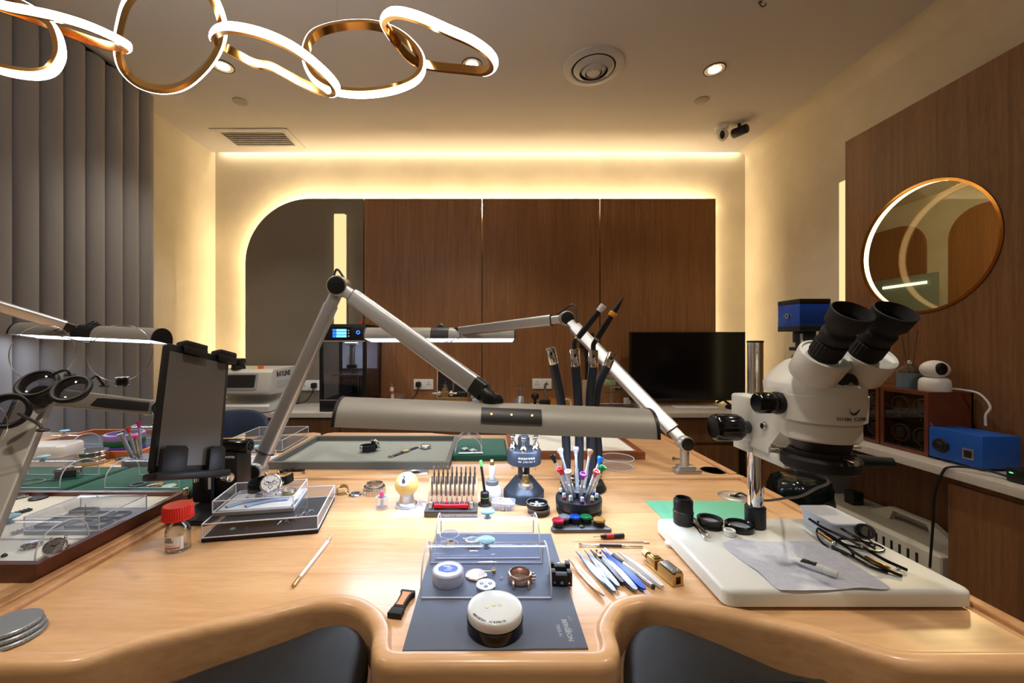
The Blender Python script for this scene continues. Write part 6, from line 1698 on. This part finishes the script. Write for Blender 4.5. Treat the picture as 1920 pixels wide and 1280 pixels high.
for k, (px, py) in enumerate(((128, 842), (152, 846), (95, 838), (182, 848))):
    t = thing('watch', ('steel watch lying in the clear cover on the dark tray', 'steel watch beside the silver dial on the dark tray', 'small silver watch near the curtain on the dark tray', 'black strapped watch in front of the banded tub')[k], 'watch', D(px, py, ZD + .0068), R(40 * k))
    watch_head(t, .018, T(0, 0, 0), crystal=False, th=.009, dial=m_dialprint if k == 3 else m_dialw)
# second screwdriver stand
LX, LY = -1.105, 1.30
t = thing('screwdriver_stand', 'grey round screwdriver stand behind the tall tablet', 'tool stand', (LX, LY, ZD))
MB(m_gun).lathe([(0, 0), (.050, 0), (.052, .003), (.052, .026), (.050, .029), (0, .030)], 48).build('turntable', t)
for k, (nm, cc, a, ln) in enumerate((('orange red', (226, 84, 54), 170, .098), ('dark green', (24, 92, 66), 200, .092), ('pale steel', (180, 184, 190), 235, .090), ('magenta', (196, 56, 140), 140, .112), ('pink', (216, 96, 160), 290, .088), ('plain steel', (176, 178, 182), 40, .112), ('light blue', (96, 178, 216), 80, .108))):
    a = R(a); n = V((cos(a), sin(a), 0)); b0 = V((LX, LY, ZD + .0305)) + n * .026; dr = (n * .34 + V((0, 0, .94))).normalized()
    s = thing('screwdriver', '%s topped screwdriver in the grey stand behind the tablet' % nm, 'screwdriver', b0, 0, 'watch screwdrivers in the grey stand')
    mt = frame((0, 0, 0), dr)
    MB(m_sdbody).at(mt).cyl((0, 0, 0), (0, 0, ln * .08), .0012, .0042, 12).cyl((0, 0, ln * .08), (0, 0, ln * .84), .0042, n=14).build('body', s)
    MB(M('ltop_' + nm.replace(' ', '_'), cc, .3, .4)).at(mt).lathe([(0, ln * .80), (.0044, ln * .80), (.0046, ln * .88), (.0085, ln * .94), (.0085, ln * .98), (0, ln)], 20).build('swivel_top', s)
# stacked lens discs at the near corner
t = thing('lens_disc', 'stack of three grey ribbed metal lens discs on the near bench corner', 'lens', (-.640, .545, ZD))
for k in range(3):
    pr = [(cos(2 * pi * q / 90) * (1 - .02 * (q % 2)), sin(2 * pi * q / 90) * (1 - .02 * (q % 2))) for q in range(90)]
    z0 = .0062 * k + .0004; rr_ = (.034, .0325, .031)[k]
    MB(M('lens_disc_metal', (150, 158, 166), .35, .5)).at(T(-.002 * k, .001 * k, 0)).loft([[(x * rr_ * f, y * rr_ * f, z) for x, y in pr] for z, f in ((z0, .96), (z0 + .001, 1), (z0 + .0045, 1), (z0 + .0055, .96))]).build('disc', t, smooth=25)
# chair beyond the far bench
m_navy = M('navy_upholstery', (40, 50, 68), .8, bump=.2, bscale=600)
t = thing('chair', 'navy rounded back chair tucked against the far bench', 'chair', (-1.42, 2.12, 0))
sh = []
for k in range(13):
    a = R(-100 + 200 * k / 12 + 90); 
    hgt = .93 - .16 * (abs(k - 6) / 6) ** 2.4
    sh.append((.24 * cos(a), .22 * sin(a), hgt))
bk = MB(m_navy)
bk.loft([[(x * (1 + .06 * (z > .6)), y * (1 + .06 * (z > .6)), .46) for x, y, z in sh] + [(x * .84, y * .84, .46) for x, y, z in sh[::-1]],
         [(x * 1.08, y * 1.08, z * .75 + .46 * .25) for x, y, z in sh] + [(x * .92, y * .92, z * .75 + .46 * .25) for x, y, z in sh[::-1]],
         [(x * 1.06, y * 1.06, z - .015) for x, y, z in sh] + [(x * .94, y * .94, z - .015) for x, y, z in sh[::-1]],
         [(x * 1.02, y * 1.02, z) for x, y, z in sh] + [(x * .98, y * .98, z) for x, y, z in sh[::-1]]])
bk.build('backrest', t, smooth=70)
MB(m_navy).lathe([(0, .40), (.22, .40), (.235, .42), (.235, .45), (.21, .47), (0, .475)], 40).build('seat', t, smooth=50)
for sx in (-1, 1):
    for sy in (-1, 1): MB(m_blackmat).cyl((sx * .14, sy * .14, .40), (sx * .20, sy * .20, 0), .014, .010, 14).build('leg', t)
# ================================================================ back counter
# ---- enclosed desktop machine
t = thing('desktop_machine', 'black enclosed desktop machine with a blue touch screen on the stone worktop', 'machine', (-1.09, 3.265, zc))
W_, D_, H_ = .175, .215, .66
bd = MB(m_black)
bd.bb(-W_, W_, -D_, D_, .535, H_, .004); bd.bb(-W_, W_, -D_, D_, 0, .085, .004)
for x in (-W_ + .012, W_ - .012):
    for y in (-D_ + .012, D_ - .012): bd.bb(x - .012, x + .012, y - .012, y + .012, .08, .54)
bd.bb(-W_, W_, D_ - .006, D_, .08, .54)
bo = bd.build('housing', t)
MB(M('machine_lining', (176, 180, 188), .6)).bb(-W_ + .024, W_ - .024, D_ - .012, D_ - .007, .30, .535).build('back_lining', t)
MB(M('smoked_lining', (40, 36, 38), .5)).bb(-W_ + .024, W_ - .024, D_ - .012, D_ - .007, .085, .30).build('lower_lining', t)
MB(thin('machine_window', (205, 205, 210))).bb(-W_ + .02, W_ - .02, -D_ + .002, -D_ + .005, .088, .533).build('front_window', t)
MB(MATS['machine_window']).bb(W_ - .005, W_ - .002, -D_ + .024, D_ - .024, .088, .533).build('side_window', t)
MB(m_alu).bb(-W_ + .002, W_ - .002, -D_ - .002, -D_ + .004, .527, .537).bb(-W_ + .002, W_ - .002, -D_ - .002, -D_ + .004, .083, .092).build('trim', t)
MB(m_alu).cyl((.01, -.04, .535), (.01, -.04, .345), .026, n=30).bb(-.03, .06, -.08, -.01, .50, .535).build('spindle', t)
MB(m_black).cyl((.01, -.04, .345), (.01, -.04, .318), .040, n=30).build('collar', t)
MB(m_steel).bb(-.12, .14, -.12, .12, .262, .272).cyl((.01, -.04, .272), (.01, -.04, .318), .006, n=12).build('table', t)
for x in (.085, .105): MB(m_steel).cyl((x, -.10, .088), (x, -.10, .262), .007, n=14).build('guide_rod', t)
MB(m_acr).cyl((-.03, -.08, .088), (-.03, -.08, .20), .05, n=30).build('flask', t, fix=False)
sc2 = MB(m_black_gloss).bb(-.078, .060, -D_ - .003, -D_ + .001, .548, .636).build('screen', t)
MB(glow('screen_blue', (96, 176, 240), 1.6)).bb(-.046, .030, -D_ - .0036, -D_ - .003, .604, .622).bb(-.046, .030, -D_ - .0036, -D_ - .003, .582, .600).bb(-.046, .030, -D_ - .0036, -D_ - .003, .560, .578).build('rows', sc2)
MB(glow('screen_deep', (40, 110, 220), 1.2)).bb(-.074, -.050, -D_ - .0036, -D_ - .003, .604, .622).bb(-.074, -.050, -D_ - .0036, -D_ - .003, .582, .600).bb(-.074, -.050, -D_ - .0036, -D_ - .003, .560, .578).build('row_tags', sc2)
MB(m_white).box((.046, -D_ - .0033, .611), (.012, .0006, .010)).box((.046, -D_ - .0033, .591), (.010, .0006, .010)).box((.046, -D_ - .0033, .569), (.012, .0006, .010)).build('icons', sc2)
MB(glow('power_blue', (40, 90, 255), 3.)).ring((.118, -D_ - .002, .597), .009, .014, .003, 28, (0, -1, 0)).build('power_ring', t)
MB(m_red).bb(.10, .13, -.15, -.12, H_, H_ + .018, .004).build('reset_button', t)
area_at('machine_lamp', (-1.09, 3.20, zc + .53), (0, .5, -1), (1, 0, 0), .25, .04, 1.6, (235, 240, 255))
# ---- laser box
t = thing('laser_box', 'white lettered desktop laser box with a dark screen on the stone worktop', 'machine', (-1.845, 3.0, zc))
m_lb = M('laser_white', (206, 204, 196), .45)
prf = [(0, .006), (0, .045), (.015, .058), (.20, .062), (.215, .08), (.215, .115), (.20, .128), (.035, .13), (.012, .145), (.010, .17), (.045, .295), (.075, .318), (.43, .325), (.43, .006)]
lb = MB(m_lb).prism(prf, -.225, .225, frame((0, 0, 0), (1, 0, 0), (0, 1, 0)), bev=.006).build('housing', t, smooth=30)
sl = frame((-.02, .026, .230), (0, -.963, .27), (1, 0, 0))
MB(M('bezel_silver', (186, 188, 190), .35, .4)).prism(rrect(.30, .120, .012), -.004, .003, sl).build('bezel', t)
MB(M('dark_screen', (44, 42, 40), .3)).prism(rrect(.262, .096, .003), .003, .0045, sl).build('screen', t)
MB(m_black).text('RAYLINE', .055, frame((.2252, .22, .275), (1, 0, 0), (0, 1, 0)), .0006, bold=.002).build('lettering', t)
vl = MB(m_grey)
for k in range(4): vl.bb(.225, .2262, .12, .30, .17 + .016 * k, .173 + .016 * k)
vl.build('vents', t)
MB(M('orange_knob', (224, 104, 28), .4)).cyl((.10, .12, .318), (.10, .12, .342), .022, .018, 24, .003).build('stop_button', t)
MB(m_black).cyl((-.06, .10, .32), (-.06, .10, .35), .05, .045, 28).bb(-.16, -.02, .06, .14, .35, .40, .012).build('camera_head', t)
MB(m_white).bb(-.19, .19, .02, .20, .046, .052).build('bed', t)
# ---- wall sockets
def socket(label, px0, px1, py, plugs, y=PY):
    a, b = P(px0, py, y), P(px1, py, y); c = (a + b) / 2
    t = thing('wall_socket', label, 'socket', (c.x, y, c.z), 0, 'white double wall sockets')
    w = (b.x - a.x) / 2
    MB(m_white).prism(rrect(2 * w, .088, .005), 0, .009, frame((0, 0, 0), (0, -1, 0), (1, 0, 0)), bev=.002).build('plate', t)
    for s in (-1, 1):
        pl = s in plugs
        h = MB(m_black)
        for x, z in ((0, .016), (-.010, -.004), (.010, -.004)): h.bb(s * w * .5 + x - .003, s * w * .5 + x + .003, -.0096, -.0088, z - .005, z + .005)
        h.build('slots', t)
        if pl:
            p_ = MB(m_black).prism(rrect(.044, .046, .012), 0, .034, frame((s * w * .5, -.009, 0), (0, -1, 0), (1, 0, 0)), bev=.006); p_.build('plug', t)
            pts = [V((s * w * .5, -.035, -.018)), V((s * w * .5 - .01, -.045, -.07)), V((s * w * .5 - .06, -.05, -.13)), V((s * w * .5 - .12, -.06, zc - c.z + .006)), V((s * w * .5 - .24, -.09, zc - c.z + .006))]
            MB(m_black).tube(smooth_path(pts, 6), .0045, 8).build('flex', t)
socket('white double socket behind the slanting lamp arm, next to the laser box', 560, 601, 722, (1,))
socket('white double socket with one black plug right of the black machine', 776, 813, 720, (-1,))
socket('white double socket with a bent steel tube in front', 998, 1034, 719, ())
# ---- lathe, frame and small tools (seen over the lamp shade)
def K(px, py, y): return P(px, py, y)
p = V(((846 - VX) / F * 3.42, 3.44, zc))
t = thing('picture_frame', 'small dark picture in a thin pale frame leaning by the wall', 'picture', p, R(0))
fm = frame((0, .02, .15), (0, -.985, .17), (1, 0, 0))
MB(m_maple).at(fm).shell(rrect(.25, .29, .002), rrect(.236, .276, .001), -.004, .006).build('frame', t)
MB(M('dark_print', (20, 16, 14), .3)).at(fm).bb(-.119, .119, -.139, .139, -.003, .002).build('picture', t)
p = V(((850 - VX) / F * 3.25, 3.25, zc))
t = thing('watch_lathe', 'small brass and steel watchmaker lathe in front of the dark picture', 'lathe', p)
m_bz = M('aged_brass', (168, 136, 92), .35, .8)
MB(m_bz).bb(-.13, .12, -.03, .03, .055, .085, .004).bb(-.10, -.05, -.03, .03, 0, .056, .004).bb(.05, .10, -.03, .03, 0, .056, .004).build('bed', t)
MB(m_bz).bb(-.095, -.035, -.028, .028, .085, .135, .004).cyl((-.065, 0, .13), (-.065, 0, .16), .028, .022, 24).build('headstock', t)
MB(m_steel).cyl((-.17, 0, .115), (.03, 0, .115), .010, n=18).cyl((-.12, 0, .115), (-.10, 0, .115), .022, n=24).cyl((-.025, 0, .115), (-.005, 0, .115), .026, n=24).cyl((.0, 0, .13), (.0, 0, .215), .010, n=14).cyl((-.065, 0, .16), (-.065, 0, .185), .018, n=18).cyl((-.065, 0, .185), (-.065, 0, .21), .003, n=8).build('spindle', t)
MB(m_black).cyl((.03, 0, .115), (.10, 0, .115), .016, n=20).cyl((.095, 0, .115), (.11, 0, .115), .028, n=24).cyl((.13, 0, .115), (.14, 0, .115), .024, n=24).build('pulley', t)
MB(m_alu).cyl((.14, .02, .10), (.22, .02, .10), .030, n=28, bev=.004).bb(.15, .21, -.01, .05, 0, .075, .003).build('motor', t)
p = V(((731 - VX) / F * 3.2, 3.2, zc))
t = thing('glue_dispenser', 'small white bottle with a red stripe on a grey control box', 'dispenser', p)
MB(m_grey).bb(-.066, .066, -.05, .05, 0, .07, .004).build('box', t)
MB(m_red).bb(-.066, .066, -.05, .05, .070, .073, .001).build('lid', t)
MB(m_white).cyl((.02, 0, .073), (.02, 0, .115), .012, n=18).cyl((.016, 0, .138), (.016, 0, .166), .015, n=18, bev=.002).cyl((.016, 0, .166), (.016, 0, .20), .0015, n=8).build('bottle', t)
MB(M('orange_stripe', (206, 84, 44), .5)).cyl((.02, 0, .115), (.018, 0, .138), .0125, n=18).build('stripe', t)
p = V(((745 - VX) / F * 3.35, 3.35, zc)); 
MB(M('brown_leather', (104, 74, 56), .5)).at(MX.Translation(p)).lathe([(0, 0), (.085, 0), (.092, .01), (.085, .07), (.06, .10), (0, .112)], 36).build('leather_pouf', label='brown rounded leather case behind the grey control box', cat='case', smooth=60)
def small(name, label, cat, px, y): 
    return thing(name, label, cat, ((px - VX) / F * y, y, zc))
t = small('press_tool', 'grey two pronged press tool on the back worktop', 'tool', 976, 3.28)
MB(m_alu).lathe([(0, 0), (.045, 0), (.047, .02), (.03, .07), (.02, .09), (0, .09)], 28).build('body', t, smooth=50)
for x in (-.016, .016): MB(m_steel).cyl((x, 0, .085), (x, 0, .185), .006, n=12).cyl((x - .012, 0, .15), (x + .012, 0, .15), .004, n=8).build('prong', t)
t = small('glass_dome', 'small clear glass dropper dome beside the two pronged press', 'jar', 966, 3.16)
MB(m_acr).lathe([(.028, 0), (.03, .02), (.026, .06), (.008, .085), (.006, .10)], 24).build('dome', t, fix=False); MB(m_alu).disc((0, 0, .0), .03, .008, 28).build('base', t)
t = small('black_lamp', 'tiny black task light with a round head on the back worktop', 'lamp', 1003, 3.3)
MB(m_black).lathe([(0, 0), (.04, 0), (.04, .012), (.012, .02), (.010, .06), (0, .06)], 24).build('base', t); MB(m_black).ball((0, -.01, .085), (.032, .026, .030)).build('head', t); MB(m_steel).ball((.03, 0, .045), .012, 14, 8).build('knob', t)
t = small('steel_tube', 'bent steel tube standing in a black block before the double socket', 'tool', 1022, 3.3)
MB(m_black).bb(-.045, .045, -.03, .03, 0, .055, .006).build('block', t); MB(m_steel).tube(smooth_path([(0, 0, .05), (0, 0, .16), (.004, -.006, .18), (.01, -.02, .186)], 6), .011, 14).build('pipe', t)
t = small('steel_parts', 'cluster of polished steel knobs on the back worktop', 'tool', 990, 3.22)
for x, y_, r_ in ((0, 0, .026), (.04, .01, .02), (-.03, -.02, .016)): MB(m_steel).lathe([(0, 0), (r_, 0), (r_, r_ * .8), (r_ * .5, r_ * 1.4), (0, r_ * 1.5)], 20, T(x, y_, 0)).build('knob', t)
t = small('wooden_box', 'open orange wooden box behind the ribbed goosenecks', 'box', 1054, 3.28)
MB(wood('orange_box_wood', (190, 128, 62), (158, 98, 40), (12, 30, 30), rough=.5)).shell(rrect(.20, .13, .003), rrect(.186, .116, .002), 0, .075).bb(-.095, .095, -.06, .06, 0, .006).build('box', t, smooth=0)
t = small('rope_ring', 'loop of pale cord hanging by the orange wooden box', 'cord', 1064, 3.14)
MB(M('pale_cord', (206, 196, 176), .8)).torus((0, 0, .046), .036, .0075, (.5, -.8, .2), 30, 8).build('loop', t)
# ---- small stand with a screen
t = small('inspection_stand', 'steel rod stand with a green-white clamp on a dark base plate', 'stand', 1150, 3.25)
MB(m_gun).bb(-.16, .17, -.10, .08, 0, .016, .003).build('base_plate', t)
MB(m_steel).cyl((-.02, 0, .016), (-.02, 0, .27), .009, n=14).build('post', t); MB(m_steel).bb(-.06, .15, -.012, .012, .118, .126).cyl((-.04, 0, .165), (.06, 0, .165), .006, n=10).build('cross_bar', t)
MB(m_alu).bb(-.045, .005, -.025, .025, .235, .26, .003).build('clamp', t); MB(M('sage_clamp', (150, 164, 128), .5)).bb(-.075, .015, -.02, .02, .175, .225, .006).build('carrier', t)
MB(m_dgrey).lathe([(0, .135), (.026, .135), (.028, .15), (.02, .17), (0, .17)], 22, T(.05, .02, 0)).build('head', t)
t = small('mini_screen', 'small black screen on a stand behind the slanting lamp arm', 'screen', 1101, 3.47)
MB(m_black).bb(-.062, .058, -.015, .012, .475, .60, .006).build('screen', t); MB(m_black).cyl((0, .01, .03), (.0, .01, .48), .014, n=16).bb(-.02, .03, -.02, .02, .40, .47, .004).build('post', t); MB(m_black).bb(-.07, .07, -.06, .06, 0, .03, .004).build('base', t)
MB(m_steel).cyl((.008, -.02, .36), (.008, -.02, .41), .014, n=16).build('lens', t)
MB(m_white).at(MX.Translation(((1176 - VX) / F * 3.42, 3.42, zc))).bb(-.026, .026, -.02, .02, 0, .055, .004).build('adapter_box', label='little white adapter standing beside the black television', cat='adapter')
MB(M('beige_card', (176, 156, 130), .7)).at(MX.Translation(((1101 - VX) / F * 3.3, 3.38, zc))).bb(-.02, .02, -.006, .006, 0, .21, .002).build('card_box', label='upright beige card strip behind the goosenecks', cat='box')
# ---- television, keyboard, mouse
t = thing('television', 'large black flat television standing on the stone worktop', 'television', (1.648, 3.33, zc + .0005))
MB(m_black).bb(-.472, .472, -.0, .045, .045, .608, .004).build('body', t)
MB(M('tv_screen', (7, 7, 9), .16)).bb(-.466, .466, -.002, .0, .062, .602).build('screen', t)
for x in (-.30, .30): MB(m_black).tube([(x, .02, .05), (x - .01 if x < 0 else x + .01, -.08, .0115)], .010, 8).tube([(x, .02, .05), (x, .11, .0115)], .010, 8).build('foot', t)
t = thing('keyboard', 'thin white keyboard lying before the black television', 'keyboard', (1.645, 3.22, zc), R(-2))
MB(m_white).bb(-.165, .165, -.055, .055, .001, .012, .003).build('body', t)
kk_ = MB(m_whitegloss)
for r_ in range(5):
    for c in range(16): kk_.bb(-.158 + .0198 * c, -.158 + .0198 * c + .0165, -.048 + .0195 * r_, -.048 + .0195 * r_ + .016, .012, .0142)
kk_.build('keys', t, smooth=0)
t = thing('mouse', 'black computer mouse beside the white keyboard', 'mouse', (1.915, 3.18, zc), R(8))
MB(m_black).loft([[(.034 * f * cos(a), .058 * f * sin(a), z) for a in [2 * pi * q / 28 for q in range(28)]] for f, z in ((.92, .0006), (1, .008), (.96, .018), (.8, .028), (.5, .034), (.12, .036))]).build('body', t, smooth=70)
MB(m_dgrey).cyl((-.004, -.03, .030), (.004, -.03, .030), .009, n=14).build('wheel', t)
MB(m_black).bb(1.985, 2.06, 3.20, 3.26, zc + .0005, zc + .02, .004).build('remote', label='small black remote between the mouse and the worktop corner', cat='remote control')

# ================================================================ side worktop
def winder(y0, y1, label):
    t = thing('watch_winder', label, 'watch winder', (2.0, (y0 + y1) / 2, zc), 0, 'wooden watch winders on the side worktop')
    h = (y1 - y0) / 2; d = .205; H = .295
    m_ww = wood('winder_wood', (112, 56, 32), (80, 36, 20), (30, 30, 6), rough=.3, coat=.4)
    b = MB(m_ww); b.bb(.012, d, -h, h, 0, .012).bb(.012, d, -h, h, H - .012, H).bb(.012, d, -h, -h + .012, .012, H - .012).bb(.012, d, h - .012, h, .012, H - .012).bb(d - .008, d, -h, h, .0, H)
    b.bb(.04, d - .01, -h + .012, h - .012, H / 2 - .006, H / 2 + .004)
    b.build('case', t)
    dr = MB(m_ww).shell(rrect(2 * h, H, .003), rrect(2 * h - .034, H - .034, .002), 0, .012, frame((.012, 0, H / 2), (-1, 0, 0), (0, -1, 0))).build('door', t)
    MB(thin('winder_glass', (205, 200, 195))).bb(.004, .006, -h + .016, h - .016, .016, H - .016).build('pane', dr)
    MB(m_blackmat).bb(.06, .062, -h + .012, h - .012, .012, H - .012).build('lining', t)
    for yy in (-h * .46, h * .46):
        for zz in (.078, .215):
            r_ = MB(M('winder_ring', (170, 172, 176), .3, .3)).ring((.05, yy, zz), .038, .043, .012, 30, (-1, 0, 0)).build('rotor', t)
            MB(M('winder_cushion', (120, 114, 110), .7)).bb(.03, .055, yy - .018, yy + .018, zz - .026, zz + .026, .008).build('cushion', r_)
            MB(m_brass).ball((.035, yy, zz - .056), .007, 12, 8).build('knob', t)
winder(1.84, 2.064, 'wooden glass fronted watch winder under the white table camera')
winder(2.072, 2.30, 'wooden glass fronted watch winder nearer the room corner')
zt = zc + .295
t = thing('reed_diffuser', 'reed diffuser bottle with a blue-grey sleeve on the wooden watch winder', 'diffuser', (2.115, 2.03, zt + .0005))
MB(M('smoked_glass', (120, 96, 70), .08, trans=.6)).lathe([(0, .0), (.044, 0), (.047, .004), (.047, .082), (.040, .100), (.018, .112), (.014, .116), (.014, .128), (0, .128)], 36).build('bottle', t, smooth=50)
MB(M('bluegrey_sleeve', (92, 112, 122), .7)).ring((0, 0, .001), .0472, .0488, .074, 40).build('sleeve', t)
MB(m_steel).lathe([(0, .118), (.016, .118), (.017, .122), (.015, .134), (.010, .138), (0, .138)], 24).build('neck', t)
for dx, dy in ((-.035, .01), (.012, .02), (.03, -.01)): MB(M('reed', (84, 66, 50), .7)).cyl((dx * .1, dy * .1, .05), (dx, dy, .29), .0022, n=8).build('reed', t)
t = thing('table_camera', 'white swivel table camera on top of the wooden watch winder', 'security camera', (2.085, 1.89, zt + .0005))
MB(m_white).lathe([(0, 0), (.052, 0), (.054, .003), (.054, .040), (.050, .054), (.040, .062), (0, .062)], 40).build('base', t, smooth=50)
MB(m_white).ball((0, 0, .100), (.051, .051, .043)).build('head', t)
MB(m_black_gloss).at(None).ball((-.010, -.036, .104), (.026, .018, .029)).build('lens_window', t)
MB(m_white).tube(smooth_path([V((.05, -.02, .012)), V((.06, -.06, .012)), V((.075, -.11, .0)), V((.085, -.14, -.05)), V((.078, -.13, -.09)), V((.078, -.13, -.135))], 8), .0045, 8).build('cable', t)
# blue box
t = thing('power_box', 'bright blue metal power box with a black dial on the side worktop', 'power supply', (1.995, 1.733, zc + .0005))
m_bx = M('blue_enamel_box', (20, 84, 178), .45)
MB(m_bx).bb(0, .155, -.10, .10, .010, .142, .003).build('case', t)
dl = MB(m_black).cyl((0, .048, .070), (-.012, .048, .070), .031, .028, 32, .002).cyl((-.012, .048, .070), (-.026, .048, .070), .019, .016, 24, .002).build('dial', t)
sw = MB(m_alu).bb(-.003, .001, -.072, -.032, .036, .080).build('switch_plate', t)
MB(m_black).bb(-.007, -.002, -.064, -.040, .043, .073, .001).build('rocker', sw)
for y in (-.085, .085): MB(m_black).disc((.02, y, 0), .010, .010, 16).build('foot', t)
MB(m_steel).cyl((.01, .092, .142), (.005, .096, .158), .003, n=8).build('aerial', t)
t = thing('adapter_brick', 'small black power brick with a green light at the worktop edge', 'adapter', (1.985, 1.45, zc))
MB(m_black).bb(-.03, .06, -.08, .08, .0005, .052, .006).build('case', t)
MB(glow('green_led', (60, 255, 90), 4.)).bb(-.0312, -.030, .058, .068, .034, .037).build('light', t)
pts = [V((1.975, 1.535, zc + .012)), V((1.95, 1.60, zc + .022)), V((1.90, 1.66, zc + .012)), V((1.885, 1.68, zc - .02)), V((1.875, 1.70, zc - .12)), V((1.89, 1.72, zc - .25)), V((1.905, 1.74, zc - .36)), V((1.91, 1.75, zc - .45))]
MB(m_black).tube(smooth_path(pts, 8), .0045, 8).build('hanging_cable', label='black cord hanging from the side worktop past the cabinet edge', cat='cable')
# air unit in the bay
t = thing('air_unit', 'pale boxy air compressor with a black handle in the open bay', 'air compressor', (2.09, 2.11, 0))
m_au = M('air_unit_beige', (196, 190, 172), .5)
MB(m_au).bb(-.16, .14, -.38, .36, .02, .398, .006).build('case', t)
for y in (-.3, .3): MB(m_black).bb(-.14, .12, y - .02, y + .02, 0, .021).build('foot', t)
MB(m_au).prism([(-.20, 0), (-.10, 0), (-.08, .052), (.08, .052), (.10, 0), (.20, 0), (.20, .012), (.10, .066), (-.10, .066), (-.20, .012)], 0, .028, frame((.0, -.10, .398), (1, 0, 0), (0, 1, 0))).build('handle_bar', t)
MB(m_black).prism(rrect(.06, .075, .01), 0, .06, frame((-.03, .20, .434), (1, 0, 0), (0, 1, 0)), bev=.006).build('handle_end', t)
MB(M('air_letter', (40, 42, 92), .5)).text('nAir', .085, frame((-.161, .105, .345), (-1, 0, 0), (0, -1, 0)), .001, bold=.002).build('lettering', t)
for k in range(7):
    y = -.06 - .038 * k
    if y > -.37: MB(m_blackmat).bb(-.1606, -.158, y - .006, y + .006, .28, .372).build('slot', t)
# bin beyond the bench edge
t = thing('waste_bin', 'black waste bin with a glossy dark teal liner beyond the bench edge', 'bin', (1.665, 2.16, 0))
MB(m_blackmat).lathe([(0, 0), (.11, 0), (.125, .02), (.135, .50), (.125, .50), (0, .48)], 36).build('bin', t)
ln = MB(M('teal_liner', (5, 20, 22), .14))
ln.loft([[(r_ * (1 + .05 * sin(7 * a + z * 30)) * cos(a), r_ * (1 + .05 * sin(7 * a + z * 30)) * sin(a), z) for a in [2 * pi * q / 60 for q in range(60)]] for z, r_ in ((.46, .138), (.49, .145), (.54, .143), (.585, .128), (.61, .085), (.612, .03))])
ln.build('liner', t, smooth=70)
# ================================================================ camera and exposure
cd = bpy.data.cameras.new('camera'); cam = bpy.data.objects.new('camera', cd); COL.objects.link(cam)
cd.sensor_width = 36.; cd.lens = 36. * F / 1920.
cam.location = (0, 0, CZ); cam.rotation_euler = (R(90), R(ROLL), 0)
cd.shift_x = (960 - VX) / 1920.; cd.shift_y = (VY - 640) / 1920.
cd.clip_start = .02
SC.camera = cam
w = bpy.data.worlds.new('world'); SC.world = w; w.use_nodes = True
w.node_tree.nodes['Background'].inputs[0].default_value = (.02, .02, .022, 1)
w.node_tree.nodes['Background'].inputs[1].default_value = .3
vs = SC.view_settings
vs.view_transform = 'Standard'; vs.look = 'None'; vs.gamma = 1.; vs.use_curve_mapping = False
vs.exposure = EXPOSURE
# things stand a hair above what carries them
for o_ in list(COL.objects):
    if o_.parent is None and o_.get('category') and abs(o_.location.z - ZD) < 1e-5: o_.location.z += .0004
    if o_.parent is None and o_.get('category') and abs(o_.location.z - zc) < 1e-5: o_.location.z += .0004
